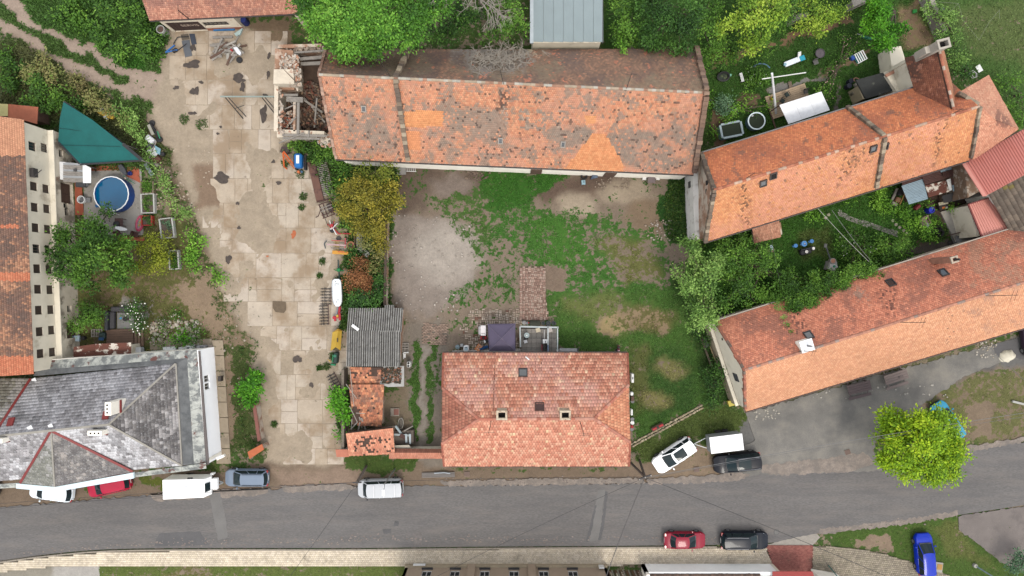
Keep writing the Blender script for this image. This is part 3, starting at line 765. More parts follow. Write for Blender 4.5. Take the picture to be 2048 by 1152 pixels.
def pal_fn(cols,w=None,jit=.05,stains=(),zones=(),k_=1.55,pale=.2,warm=True):
 def f(px,py,r):
  tw_=np.array([.98,1.04,.86]) if warm else 1
  c=palette(len(px),r,cols,jit,w)*tw_
  c*=(.9+.2*fbm(px,py,90,3,77))[:,None]
  for st in stains:
   col,s,th,so,am,sd=st[:6]
   m=sstep(th-so,th+so,fbm(px,py,s,4,sd)+r.normal(0,.035,len(px)))*am
   if len(st)>6:m*=poly_mask(px+(fbm(px,py,30,3,sd)-.5)*30,py+(fbm(px,py,30,3,sd+5)-.5)*30,st[6],8)
   m=m*(r.random(len(px))>.12)
   c=c*(1-m[:,None])+np.array(C(*col))[None]*(1+r.normal(0,.08,len(px)))[:,None]*m[:,None]
  for pts,cs in zones:
   k=in_poly(px,py,pts)
   if k.any():c[k]=palette(int(k.sum()),r,cs,.06)*tw_
  c=c*(1-pale)+c.mean(1,keepdims=True)*pale*np.array([1.25,.95,.8])
  return np.clip(c*k_,0,.8)
 return f
def wall(name,a,b,z0,z1,m,parent,openings=(),t=.3,out=None):
 a,b=Vector((a[0],a[1],0)),Vector((b[0],b[1],0));L=(b-a).length;x=(b-a)/L;nn=Vector((-x.y,x.x,0))
 ss=sorted({0,L,*[v for o in openings for v in o[:2]]});zs=sorted({z0,z1,*[v for o in openings for v in o[2:4]]})
 P=lambda s,z,d:a+x*s+nn*d+Vector((0,0,z))
 q=MB()
 hole=lambda s,z:any(o[0]<s<o[1] and o[2]<z<o[3] for o in openings)
 for i in range(len(ss)-1):
  for j in range(len(zs)-1):
   s0,s1,za,zb=ss[i],ss[i+1],zs[j],zs[j+1]
   if hole((s0+s1)/2,(za+zb)/2):continue
   q.add([P(s0,za,0),P(s1,za,0),P(s1,zb,0),P(s0,zb,0)],[(0,1,2,3)])
   q.add([P(s0,za,t),P(s1,za,t),P(s1,zb,t),P(s0,zb,t)],[(3,2,1,0)])
 for s0,s1,za,zb in [o[:4] for o in openings]+[(0,L,z0,z1)]:
  rim=[(s0,za),(s1,za),(s1,zb),(s0,zb)]
  for k in range(4):
   (sa,ha),(sb,hb)=rim[k],rim[(k+1)%4]
   q.add([P(sa,ha,0),P(sb,hb,0),P(sb,hb,t),P(sa,ha,t)],[(0,1,2,3)])
 return q.build(name,m,parent),P
M_dark=mat("dark_interior",C(30,26,24),.95,0,bump=0)
M_glass=mat("window_glass",(.012,.016,.018),.06,0,bump=0,spec=.8)
M_frame_w=plain(238,236,230,.5);M_frame_b=plain(112,92,78,.8)
def window(P,s0,s1,za,zb,parent,frame=M_frame_w,pane=M_glass,depth=.1,bars=1,name="window"):
 q=MB();w=.06
 def bar(sa,sb,ha,hb,d0,d1):
  v=[P(s,h,d) for d in (d0,d1) for s,h in ((sa,ha),(sb,ha),(sb,hb),(sa,hb))]
  q.add(v,[(0,1,2,3),(7,6,5,4),(0,4,5,1),(1,5,6,2),(2,6,7,3),(3,7,4,0)])
 bar(s0+.002,s0+w,za+.002,zb-.002,depth,depth+.06);bar(s1-w,s1-.002,za+.002,zb-.002,depth,depth+.06)
 bar(s0+w,s1-w,za+.002,za+w,depth,depth+.06);bar(s0+w,s1-w,zb-w,zb-.002,depth,depth+.06)
 for i in range(bars):
  c=s0+(s1-s0)*(i+1)/(bars+1);bar(c-.025,c+.025,za+w,zb-w,depth+.005,depth+.055)
 o=q.build(name,frame,parent)
 g=MB();g.add([P(s0+.03,za+.03,depth+.04),P(s1-.03,za+.03,depth+.04),P(s1-.03,zb-.03,depth+.04),P(s0+.03,zb-.03,depth+.04)],[(0,1,2,3)])
 g.build("pane",pane,o);return o
def hatch_door(P,s0,s1,za,zb,parent,m,name="door",depth=.12,boards=4):
 q=MB();q.add([P(s0,za,depth+.05),P(s1,za,depth+.05),P(s1,zb,depth+.05),P(s0,zb,depth+.05)],[(0,1,2,3)])
 o=q.build(name,M_dark,parent)
 for i in range(boards):
  b=MB();sa,sb=s0+(s1-s0)*i/boards+.008,s0+(s1-s0)*(i+1)/boards-.008
  v=[P(s,h,d) for d in (depth,depth+.03) for s,h in ((sa,za+.01),(sb,za+.01),(sb,zb-.01),(sa,zb-.01))]
  b.add(v,[(0,1,2,3),(7,6,5,4),(0,4,5,1),(1,5,6,2),(2,6,7,3),(3,7,4,0)]);b.build("board",m,o)
 return o
def gable_wall(name,a,b,apex,z0,ze,m,parent,t=.3,holes=()):
 a0,b0=Vector((a[0],a[1],z0)),Vector((b[0],b[1],z0));a1,b1=Vector((a[0],a[1],ze)),Vector((b[0],b[1],ze));ap=Vector(apex)
 x=(b0-a0).normalized();nn=Vector((-x.y,x.x,0))*t
 q=MB();o=[a0,b0,b1,ap,a1];i_=[p+nn for p in o]
 q.add(o+i_,[(0,1,2,3,4),(9,8,7,6,5)]+[(k,(k+1)%5,5+(k+1)%5,5+k) for k in range(5)])
 return q.build(name,m,parent)
def chimney(parent,c,w,d,z0,z1,m,rz=0,name="chimney",flue=True,cap=None):
 q=MB();c=Vector((c[0],c[1],0));Mz=Matrix.Rotation(rz,3,'Z');t=.12
 for ox,oy,sx,sy in ((0,d/2-t/2,w,t),(0,-d/2+t/2,w,t),(w/2-t/2,0,t,d-2*t),(-w/2+t/2,0,t,d-2*t)):
  q.box(c+Mz@Vector((ox,oy,0))+Vector((0,0,(z0+z1)/2)),(sx,sy,z1-z0),rz)
 o=q.build(name,m,parent)
 k=MB()
 for ox,oy,sx,sy in ((0,d/2-t/2+.04,w+.12,t+.02),(0,-d/2+t/2-.04,w+.12,t+.02),(w/2-t/2+.04,0,t+.02,d-2*t+.04),(-w/2+t/2-.04,0,t+.02,d-2*t+.04)):
  k.box(c+Mz@Vector((ox,oy,0))+Vector((0,0,z1-.06)),(sx,sy,.14),rz)
 k.build("collar",cap or m,o)
 f=MB();f.box(c+Vector((0,0,z1-.5)),(w-2*t,d-2*t,.02),rz);f.build("flue",M_dark,o)
 return o
def skylight(parent,p,n,u,w,h,name="skylight",frame=plain(70,66,66,.5),glass=M_glass):
 u=Vector(u).normalized();n=Vector(n).normalized();v=n.cross(u);M=Matrix((u,v,n)).transposed();p=Vector(p)
 q=MB()
 for a,b_,c,d in ((0,h/2,w+.1,.09),(0,-h/2,w+.1,.09),(w/2,0,.09,h-.08),(-w/2,0,.09,h-.08)):
  q.box(p+M@Vector((a,b_,.07)),(c,d,.16),M=M)
 o=q.build(name,frame,parent)
 g=MB();g.box(p+M@Vector((0,0,.08)),(w-.06,h-.06,.03),M=M);g.build("pane",glass,o);return o
def plane_of(a,b,c):
 n=(Vector(b)-Vector(a)).cross(Vector(c)-Vector(a)).normalized();return n if n.z>0 else-n
def antenna(parent,p,hgt,lean=(0,0),arms=3,rz=0,name="antenna"):
 q=MB();p=Vector(p);t=p+Vector((lean[0],lean[1],hgt));q.tube(p-Vector((0,0,.3)),t,.03,.025)
 for i in range(arms):
  c=p.lerp(t,.95-i*.12);d=Vector((math.cos(rz),math.sin(rz),0))*(.5-i*.08);q.tube(c-d,c+d,.012)
 return q.build(name,plain(70,62,58,.6),parent)
def parapet(parent,pts,w,hgt,cols,name="parapet",seed=0,step=.4,m=None):
 r=random.Random(seed);P=resample([Vector(p) for p in pts],step);q=MB()
 for a,b in zip(P,P[1:]):
  d=(b-a);x=d.normalized();y=Vector((0,0,1)).cross(x).normalized();z=x.cross(y);M=Matrix((x,y,z)).transposed()
  q.cur=C(*r.choice(cols),r.uniform(.85,1.12))
  q.box((a+b)/2+z*(hgt/2-.1)+y*r.gauss(0,.02),(d.length-.02,w*r.uniform(.92,1.06),hgt+.2+r.gauss(0,.03)),M=M)
 return q.build(name,m or M_ridge,parent,col=True,kind='stuff')
def on_slope(px,py,a,b,c):
 n=(Vector(b)-Vector(a)).cross(Vector(c)-Vector(a));o=Vector((0,0,H));d=W(px,py,0)-o
 return o+d*((Vector(a)-o).dot(n)/d.dot(n))
def gable_house(name,label,cat,ns,ss,rd,ze,zr,colN,colS,m_wall,parent_loc,seed=0,tw=.18,th=.18,ridge_cols=((190,120,95),(175,150,130)),gables=(True,True),inset=.25,walls=True,holes=(None,None)):
 t=thing(name,label,cat,parent_loc)
 n0,n1=W(*ns[0],ze),W(*ns[1],ze);s0,s1=W(*ss[0],ze),W(*ss[1],ze);r0,r1=W(*rd[0],zr),W(*rd[1],zr)
 rf=MB();rf.beam(r0-Vector((0,0,.25)),r1-Vector((0,0,.25)),.2,.2);roof=rf.build("roof",M_deck,t)
 tiles("roof_tiles",[n0,r0],[n1,r1],roof,colN,tw,th,seed=seed,holes=holes[0])
 tiles("roof_tiles",[s0,r0],[s1,r1],roof,colS,tw,th,seed=seed+1,holes=holes[1])
 ridge(roof,r0,r1,ridge_cols,seed=seed)
 if walls:
  cen=(n0+n1+s0+s1)/4;k=[]
  xdir=(r1-r0);xdir.z=0;xdir.normalize();yd=Vector((-xdir.y,xdir.x,0))
  for p,sx,sy in ((n0,1,-1),(n1,-1,-1),(s1,-1,1),(s0,1,1)):k.append(p+xdir*sx*.12+yd*sy*inset)
  zt=ze-.12
  wall("wall",k[1],k[0],-.1,zt,m_wall,t);wall("wall",k[3],k[2],-.1,zt,m_wall,t)
  gable_wall("gable_wall",k[0],k[3],r0+xdir*.12-Vector((0,0,.25)),-.1,zt,m_wall,t)
  gable_wall("gable_wall",k[2],k[1],r1-xdir*.12-Vector((0,0,.25)),-.1,zt,m_wall,t)
 return t,roof,(n0,n1,s0,s1,r0,r1)
 # -- BUILDINGS
M_white=mat("whitewash",C(246,240,226,2.0),.9,.08,.8,.2,10,stain=(C(196,180,156),.7,.66,.1,.5))
M_cream=mat("stained_plaster",C(234,224,202,1.75),.92,.08,.7,.2,12,stain=(C(176,158,130),.5,.62,.1,.6),stain2=(C(140,126,108),1.7,.72,.04,.7))
M_rubble=mat("flaking_brick_wall",C(206,160,130),.95,.2,1.6,.4,9,stain=(C(232,218,198,1.2),.8,.5,.08,.9),stain2=(C(140,110,92),1.4,.66,.05,.7))
M_wood_g=mat("weathered_wood",C(176,168,158),.9,.2,3,.3,20);M_wood_b=mat("brown_boards",C(120,92,76),.85,.2,3,.3,20)
M_rust=mat("rusty_sheet",C(126,74,58),.85,.15,1.2,.15,12,stain=(C(232,222,206,1.3),1.3,.56,.03,1));M_rustdark=mat("rust_brown_sheet",C(96,62,54),.8,.2,2,.15)
M_zinc=mat("galvanised_sheet",C(188,200,206),.5,.12,2,.1,metal=.3,spec=.4)
M_tin=mat("streaked_tin",C(212,214,204),.6,.2,2.2,.1,stain=(C(118,122,122),1.5,.50,.08,.85),stain2=(C(120,66,54),.9,.60,.03,.95))
M_tin_dark=mat("tarred_felt",C(128,130,130),.9,.2,1.4,.15,stain=(C(92,94,96),1,.55,.1,.7))
M_brickred=plain(178,100,76,.9)
# ---- granary by the pool garden
t=thing("granary","tall granary with cream plaster wall and two rows of small dark windows","granary",(-44.5,4,0))
OR1=[(200,136,108),(184,122,98),(168,114,96),(208,146,118),(150,108,94)]
zE,zR=6.3,11.6
e0,e1=W(68,748,zE),W(48,239,zE);r0,r1=Vector((e0.x-6.6,e0.y,zR)),Vector((e1.x-6.6,e1.y,zR))
rf=MB();rf.beam(r0-Vector((0,0,.3)),r1-Vector((0,0,.3)),.2,.2);roof=rf.build("roof",M_deck,t)
new_or=[(226,124,88),(218,116,82),(232,134,98)]
gfn=pal_fn(OR1,stains=(((122,96,86),46,.46,.12,.8,31),((108,92,84),20,.6,.06,.6,32)),zones=(([(-50,712),(72,712),(72,760),(-50,760)],new_or),([(-50,545),(70,545),(70,562),(-50,562)],new_or),([(-50,228),(52,228),(52,312),(-50,312)],[(232,158,126),(224,150,120)]),([(-50,449),(40,449),(40,456),(-50,456)],new_or)))
tiles("roof_tiles",[e0,r0],[e1,r1],roof,gfn,seed=1)
w0,w1=Vector((e0.x-.3,e0.y+.15,0)),Vector((e1.x-.3,e1.y-.15,0))
q=MB();wl_=w0-Vector((13,0,0)),w1-Vector((13,0,0))
q.slab([Vector((wl_[0].x,wl_[0].y,zE)),Vector((wl_[1].x,wl_[1].y,zE)),r1,r0],.1);q.build("roof_boards",M_deck,roof)
sd_=(w1-w0).normalized();Lw=(w1-w0).length
def s_of(py,z,x_px):
 return (W(x_px,py,z)-w0).dot(sd_)
ops=[]
zu,zl=4.95,3.35
for py in (293,373,415,456,498,538,579,621,664,708):s=s_of(py,zu,61);ops.append((s-.41,s+.41,zu-.48,zu+.48,'u',py))
for py in (296,378,418,459,499,539,580,620,661,705):s=s_of(py,zl,86);ops.append((s-.41,s+.41,zl-.46,zl+.46,'l',py))
_,P=wall("wall",w0,w1,2.7,zE-.1,M_cream,t,ops)
for s0,s1,za,zb,k,py in ops:
 if py in (499,):hatch_door(P,s0,s1,za,zb,t,M_dark,"opening",.25,1)
 else:window(P,s0,s1,za,zb,t,M_frame_b,M_glass if py in (293,296,498) else mat("dusty_pane",C(84,72,64),.5) if "dusty_pane" not in bpy.data.materials else bpy.data.materials["dusty_pane"],.1,2)
nrm_=Vector((sd_.y,-sd_.x,0))
lo=[]
for py,xp,z,ws,hz in ((307,121,1.6,.35,.3),(387,129,.95,1.0,.9),(411,128,1.2,.25,.35),(424,122,1.1,.35,.3),(661,139,.95,.75,.85),(618,129,1.3,.3,.3)):
 s=(W(xp,py,z)-w0).dot(sd_);lo.append((s-ws/1,s+ws/1,z-hz,z+hz))
lo=[(a,b,max(c,.05),d) for a,b,c,d in lo]
_,P2=wall("lower_wall",w0+nrm_*.4,w1+nrm_*.4,-.1,2.7,mat("peeling_plaster",C(230,218,196,1.6),.95,.12,.8,.3,10,stain=(C(150,134,112),.7,.56,.08,.8),stain2=(C(170,120,96),1.1,.68,.04,.8)),t,lo,t=.4)
for i,o in enumerate(lo):hatch_door(P2,*o,t,M_wood_b if i in (1,4) else M_dark,"opening",.3,2 if i in (1,4) else 1)
q=MB();c0,c1=w0+nrm_*.25,w1+nrm_*.25;q.beam(c0+Vector((0,0,2.74)),c1+Vector((0,0,2.74)),.5,.1);q.build("cornice",M_cream,t)
wall("end_wall",w1,Vector((w1.x-12,w1.y,0)),-.1,zE,M_cream,t);wall("end_wall",Vector((w0.x-12,w0.y,0)),w0,-.1,zE,M_cream,t)
q=MB();p=Vector((w1.x-8.5,w1.y+.05,0))
for s in (346,):
 c=w0+sd_*s_of(346,5.3,58)+nrm_*.3+Vector((0,0,5.3));q.box(c,(.35,.8,.6),math.atan2(sd_.y,sd_.x)-R(90));q.tube(c+nrm_*.2+Vector((0,-.4,.3)),c+nrm_*.5+Vector((0,.3,-.3)),.04)
q.build("wall_unit",plain(84,80,78,.5),t)
# ---- cottage with lichened cement slate roof on the street corner
t=thing("slate_roof_house","low white house with grey lichen covered cement slate roof and red flashings","house",(-38,-14,0))
zE,zS,zR=3.5,4.0,6.9
V4=lambda px,py,z:W(px,py,z)
rf=MB();rA,rB=V4(218,849,zR),V4(-14,873,zR);rf.beam(rA-Vector((0,0,.25)),rB-Vector((0,0,.25)),.2,.2);roof=rf.build("roof",M_deck,t)
M_slate=mat("cement_slate",attr=True,rough=.9,var=.12,scale=2,bump=.12,stain=(C(238,240,242,1.1),7,.6,.07,.5),stain2=(C(104,104,107),6,.6,.07,.55),fine=.2)
SL=[(152,152,155),(164,165,169),(138,138,140),(178,179,183)]
slate_pal=lambda*a,**k:pal_fn(*a,warm=False,**k)
SLd=[(116,114,114),(130,128,126),(104,102,102)]
white_l=((226,230,236),22,.54,.08,.45,41)
fnN=slate_pal(SL,stains=(((192,195,200),40,.46,.12,.7,42),white_l,((96,96,100),16,.6,.07,.45,43)))
fnE=slate_pal(SLd,stains=(((214,214,214),14,.6,.06,.45,44),((86,84,84),24,.56,.07,.6,45)))
fnS=slate_pal(SL,stains=(((214,220,226),30,.45,.1,.8,46),((110,110,114),15,.61,.05,.6,47)))
fnB=slate_pal(SLd,stains=(((186,180,172),16,.58,.06,.6,48),))
kw=dict(tw=.3,th=.3,lift=.02,m=M_slate)
NEs,SEs=V4(352,727,zS),V4(364,931,zS)
tiles("roof_slates",[V4(62,757,zS),rB],[NEs,rA],roof,fnN,seed=3,**kw)
tiles("roof_slates",[NEs,rA-Vector((.01,0,0))],[SEs,rA],roof,fnE,seed=4,**kw)
tiles("roof_slates",[V4(-120,972,zS),V4(-120,884,zR)],[SEs,rA],roof,fnS,seed=5,**kw)
tiles("roof_slates",[V4(-180,756,zS),V4(-180,877,zR)],[V4(62,757,zS),rB],roof,pal_fn([(150,142,138),(136,128,124),(166,160,156)],stains=(((206,204,202),20,.56,.06,.7,49),)),seed=6,**kw)
bA=V4(103,861,zR-.02);bL,bT,bR=V4(41,966,zS+.1),V4(110,973,zS+.1),V4(266,943,zS+.1)
tiles("bay_slates",[bL,bA-Vector((.01,0,0))],[bT,bA],roof,pal_fn([(120,120,122),(134,134,136)],stains=(((180,182,184),12,.6,.05,.5,50),)),seed=7,**kw)
tiles("bay_slates",[bT,bA],[bR,bA+Vector((.01,0,0))],roof,fnB,seed=8,**kw)
M_flash=plain(158,56,52,.6,key='flash',var=.15);q=MB()
for a,b in ((bL,bA),(bA,bR),(V4(62,757,zS),rB)):
 q.beam(Vector(a)+Vector((0,0,.07)),Vector(b)+Vector((0,0,.07)),.22,.05)
q.build("flashing",M_flash,roof)
q=MB();q.beam(NEs+Vector((0,0,.06)),rA+Vector((0,0,.06)),.16,.06);q.beam(SEs+Vector((0,0,.06)),rA+Vector((0,0,.06)),.16,.06);q.beam(rA+Vector((0,0,.06)),rB+Vector((0,0,.06)),.2,.06);q.beam(bT+Vector((0,0,.06)),bA+Vector((0,0,.06)),.14,.05)
q.beam(NEs+Vector((.0,0,.03)),SEs+Vector((0,0,.03)),.14,.06)
q.build("hip_capping",mat("pale_capping",C(190,184,172),.9,.15,2),roof)
oNW,oN2,oNE,oSE=V4(84,722,zE),V4(262,709,zE),V4(394,699,zE),V4(412,929,zE)
iNE,iSE=V4(374,716,zE+.2),V4(388,928,zE+.25)
def strip(name,pts,m,t_=.05):q=MB();q.slab(pts,t_);return q.build(name,m,roof)
dk=Vector((0,0,.012))
strip("felt_strip",[iNE,NEs-dk,SEs-dk,iSE],M_tin_dark)
mN=oNW.lerp(V4(66,752,zS),.62);strip("felt_strip",[mN,V4(66,752,zS)-dk,NEs-dk,iNE],M_tin_dark)
N=10
for i in range(N):
 a,b=oNW.lerp(oNE,i/N),oNW.lerp(oNE,(i+.985)/N);c,d=mN.lerp(iNE,(i+.985)/N),mN.lerp(iNE,i/N);strip("tin_sheet",[a,b,c,d],M_tin)
for i in range(8):
 a,b=oNE.lerp(oSE,i/8),oNE.lerp(oSE,(i+.985)/8);c,d=iNE.lerp(iSE,(i+.985)/8),iNE.lerp(iSE,i/8);strip("tin_sheet",[a,b,c,d],M_tin)
g0,g1,g2=V4(266,946,zE+.3),V4(412,926,zE+.3),V4(413,937,zE)
for i in range(6):
 f=lambda u:g0.lerp(g1,u);h=lambda u:V4(266,955,zE).lerp(g2,u);strip("tin_sheet",[f(i/6),f((i+.98)/6),h((i+.98)/6),h(i/6)],M_tin)
for i in range(2):f=lambda u:V4(-60,972,zE+.3).lerp(V4(40,966,zE+.3),u);h=lambda u:V4(-60,980,zE).lerp(V4(40,975,zE),u);strip("tin_sheet",[f(i/2),f((i+.98)/2),h((i+.98)/2),h(i/2)],M_tin)
q=MB();z_=zS+.02
for a,b,c,d in (((32,967),(110,974),(110,984),(32,977)),((110,974),(267,945),(267,957),(110,984))):q.slab([V4(*a,z_),V4(*b,z_),V4(*c,z_),V4(*d,z_)],.25)
q.build("eaves_fascia",plain(222,238,242,.5,key='fascia'),t)
def flues(px,py,w,d,h,n,along):
 p=V4(px,py,zR-.4);q=MB();q.box(p+Vector((0,0,h/2-.4)),(w,d,h+.8));o=q.build("chimney",M_white,t)
 for i in range(n):
  f=MB();k=(i-(n-1)/2)*(max(w,d)/n)*.85
  f.box(p+Vector((k if along=='x' else-w*.12,k if along=='y' else 0,h+.012)),(.15,.15,.02));f.build("flue",M_dark,o)
 e=MB();e.box(p+Vector((w*.5+.06 if along=='y' else 0,-d*.5-.05 if along=='x' else 0,.15)),(.1 if along=='y' else w,.1 if along=='x' else d,.2));e.build("flashing",M_flash,o)
flues(236,812,.55,1.15,1.5,3,'y');flues(203,862,1.25,.42,1.0,3,'x');flues(8,877,1.2,.4,1.0,3,'x')
fl=[V4(62,757,zS),NEs,rA];nN=plane_of(*fl)
for px,py in ((213,831),(23,844)):
 p=on_slope(px,py,*fl);q=MB();u=(NEs-fl[0]).normalized();M=Matrix((u,nN.cross(u),nN)).transposed();q.box(p+nN*.1,(.55,.75,.14),M=M);q.build("roof_hatch",M_flash,roof)
for px,py,s in ((69,761,.38),(61,857,.45),(102,853,.4)):
 p=on_slope(px,py,*fl);q=MB();q.box(p+nN*.05,(s,s,.04),rz=.5);q.build("slate_patch",plain(236,236,236,.8),roof)
kNE,kSE=Vector((*W(396,700,3.45)[:2],0)),Vector((*W(412,930,3.45)[:2],0))
wz=[(.0,.0)]
Le=(kSE-kNE).length;so=lambda py:(W(433,py)-kNE).dot((kNE-kSE)*-1)/Le
ops=[(so(757)-.6,so(757)+.05,1.5,2.6),(so(771)-.55,so(771)+.1,1.5,2.6)]
_,P=wall("wall",kSE,kNE,-.1,zE-.05,mat("bright_render",C(250,250,250,2.4),.9,.03,.6,.1,stain=(C(214,210,206,1.6),.4,.68,.1,.4)),t,[(Le-b,Le-a,c,d) for a,b,c,d in ops],t=.3)
for a,b,c,d in ops:window(P,Le-b,Le-a,c,d,t)
wall("wall",kNE,Vector((W(95,715).x,W(95,715).y,0)),-.1,zE-.06,M_white,t);wall("wall",Vector((-62,kSE.y+.2,0)),kSE+Vector((0,.2,0)),-.1,zE-.07,M_white,t)
q=MB();q.slab([V4(396,702,zE-.04),V4(400,702,zE-.04),V4(418,929,zE-.04),V4(412,929,zE-.04)],.1);q.build("wall_coping",plain(120,110,106,.7),t)
q=MB();q.box(W(442,914,2.2),(.8,.25,.35),R(25));q.build("porch_hood",M_white,t)
q=MB();q.box(W(426,757,.9)+Vector((.75,0,0)),(.3,.5,.6));q.build("wall_unit",plain(80,70,64,.6),t)
# ---- servis workshop at the top of the yard
t=thing("workshop","long workshop with pinkish tile roof and brown sliding gate lettered SERVIS","workshop",(-31,27,0))
zE,zR=2.9,7.0
e0,e1=W(299,41,zE),W(596,27,zE);r0,r1=Vector((e0.x-.3,e0.y+5.5,zR)),Vector((e1.x+.6,e1.y+5.5,zR))
rf=MB();rf.beam(r0-Vector((0,0,.25)),r1-Vector((0,0,.25)),.2,.2);roof=rf.build("roof",M_deck,t)
tiles("roof_tiles",[e0,r0],[e1,r1],roof,pal_fn([(208,136,118),(196,124,108),(216,148,130),(184,116,102)],stains=(((150,106,96),36,.52,.12,.6,60),)),seed=9)
b0,b1=Vector((r0.x,r0.y+5.5,zE)),Vector((r1.x,r1.y+5.5,zE));q=MB();q.slab([b0,b1,r1,r0],.12);q.build("roof_boards",M_deck,roof)
q=MB();q.path([e0+Vector((0,-.06,-.05)),e1+Vector((0,-.06,-.05))],.07,8);q.build("gutter",plain(64,52,50,.6),t)
a,b=Vector((*W(346,64)[:2],0)),Vector((*W(489,58)[:2],0));Ls=(b-a).length;sx=lambda px:(px-346)/143*Ls
ops=[(.25,sx(417),.05,2.25),(sx(421),sx(470),.95,2.0)]
M_serv=mat("cream_limewash",C(244,230,206,1.3),.92,.08,1,.2,stain=(C(198,128,98),1.2,.64,.05,.85))
_,P=wall("wall",a,b,-.1,zE-.1,M_serv,t,ops)
M_gate=mat("brown_gate_paint",C(78,56,50),.7,.15,2,.1)
s0,s1=ops[0][:2];ng=6
gt=MB();gt.add([P(s0,.05,.16),P(s1,.05,.16),P(s1,2.25,.16),P(s0,2.25,.16)],[(0,1,2,3)]);gate=gt.build("gate",M_dark,t)
for i in range(ng):
 sa,sb=s0+(s1-s0)*i/ng+.015,s0+(s1-s0)*(i+1)/ng-.015;q=MB()
 v=[P(s,h,d) for d in (.08,.13) for s,h in ((sa,.07),(sb,.07),(sb,2.23),(sa,2.23))]
 q.add(v,[(0,1,2,3),(7,6,5,4),(0,4,5,1),(1,5,6,2),(2,6,7,3),(3,7,4,0)]);q.build("gate_panel",M_gate,gate)
cu=bpy.data.curves.new("gate_lettering",'FONT');cu.body="SERVIS";cu.size=.62;cu.extrude=.004;cu.align_x='CENTER';cu.align_y='CENTER';cu.materials.append(plain(240,214,190,.8))
lt=bpy.data.objects.new("lettering",bpy.data.meshes.new_from_object(bpy.data.objects.new("letters",cu)));xd=(b-a).normalized();pos=P(s0+(s1-s0)*.62,1.25,.07);Mt=Matrix((xd,Vector((0,0,1)),Vector((xd.y,-xd.x,0)))).transposed().to_4x4()
lt.matrix_basis=Matrix.Translation(pos-ORG[t.name])@Mt;put(lt,gate)
window(P,*ops[1],t,plain(90,76,70),M_glass,.12,5)
q=MB();v=[P(s,h,d) for d in (-.012,.1) for s,h in ((sx(417),.0),(Ls,.0),(Ls,.55),(sx(417),.55))];q.add(v,[(0,1,2,3),(7,6,5,4),(0,4,5,1),(1,5,6,2),(2,6,7,3),(3,7,4,0)]);q.build("brick_plinth",plain(186,116,90,.95,key='brk',bump=.3,var=.25),t)
wall("wall",b,Vector((b.x,b.y+8,0)),-.1,zE-.1,M_serv,t);wall("wall",Vector((a.x,a.y+8,0)),a,-.1,zE-.1,M_serv,t)
a2,b2=Vector((*W(606,52)[:2],0)),Vector((*W(660,50)[:2],0));_,P=wall("porch_wall",a2,b2,-.1,zE-.1,M_serv,t,[(-.0+.2,1.3,1.0,1.9)]);window(P,.2,1.3,1.0,1.9,t,M_frame_b,M_glass,.1,1)
wall("porch_wall",Vector((a2.x,a2.y+6,0)),a2,-.1,zE-.1,M_serv,t);wall("porch_wall",Vector((b.x,b.y+3,0)),Vector((a2.x,a2.y+3,0)),-.1,zE-.1,plain(150,118,100,.95),t)
q=MB();p=W(378,38,3.2);q.tube(p,W(356,20,4.8),.05,.04);q.tube(W(356,20,4.8)-Vector((0,.4,0)),W(356,20,4.8)+Vector((0,.5,0)),.02);q.build("roof_pole",plain(60,50,48),t)
# ---- great barn across the top of the courtyard
zE,zR=4.5,8.9
grey=(150,132,116)
northcols=[(150,106,90),(136,100,86),(160,114,96),(126,96,84),(176,120,96)]
colN=pal_fn(northcols,k_=2.4,w=[.26,.26,.2,.2,.08],stains=(((112,92,82),60,.5,.1,.8,61),((138,122,96),44,.55,.08,.6,62),((206,120,84),9,.74,.02,.8,63),((208,192,160),10,.5,.06,.8,67,[(1050,88),(1110,88),(1080,112),(1048,108)]),((148,140,130),14,.38,.1,.85,68,[(900,95),(1060,85),(1050,140),(960,150),(905,120)]),((104,84,78),14,.35,.1,.7,69,[(860,105),(925,100),(930,130),(870,130)])))
def glyph(x,y,w,h,d):
 seg={'1':[(.7,0,.7,1),(.3,.2,.7,0)],'9':[(.2,0,.8,0),(.2,0,.2,.45),(.2,.45,.8,.45),(.8,0,.8,1),(.3,1,.8,1)],'3':[(.2,0,.8,0),(.8,0,.8,1),(.35,.48,.8,.48),(.2,1,.8,1)],'7':[(.1,0,.9,0),(.9,0,.45,1)]}[d]
 return [(x+a*w,y+b*h,x+c*w,y+e*h) for a,b,c,e in seg]
strokes=sum((glyph(*g) for g in ((1000,219,18,36,'1'),(1036,223,24,34,'9'),(1068,224,24,34,'3'),(1104,226,26,36,'7'))),[])
baseS=pal_fn([(222,142,108),(214,130,98),(228,152,118),(204,128,100),(196,138,112)],stains=(((206,146,118),70,.5,.12,.6,70),(grey,34,.46,.1,.85,64,[(650,190),(760,200),(800,300),(700,318),(665,250)]),(grey,34,.44,.1,.85,65,[(880,215),(1010,215),(1010,290),(1060,300),(900,320),(870,260)]),(grey,30,.42,.1,.9,66,[(1105,250),(1190,252),(1190,280),(1150,330),(1090,310)]),(grey,34,.42,.1,.9,71,[(1215,262),(1400,250),(1395,335),(1250,338),(1225,290)]),(grey,18,.6,.04,.8,72),((70,56,50),3,.5,.06,.85,73,[(1000,178),(1016,178),(1010,232),(998,228)]),((84,66,58),5,.72,.03,.8,74)),zones=(([(808,222),(886,222),(886,253),(808,256)],[(236,150,92),(230,142,86)]),([(1184,268),(1212,270),(1248,330),(1245,342),(1128,338),(1150,312)],[(234,146,92),(228,138,86),(238,154,100)]),([(1170,232),(1192,232),(1192,246),(1172,250)],[(232,150,96)]),([(812,262),(840,262),(842,300),(812,300)],[(232,142,92)])))
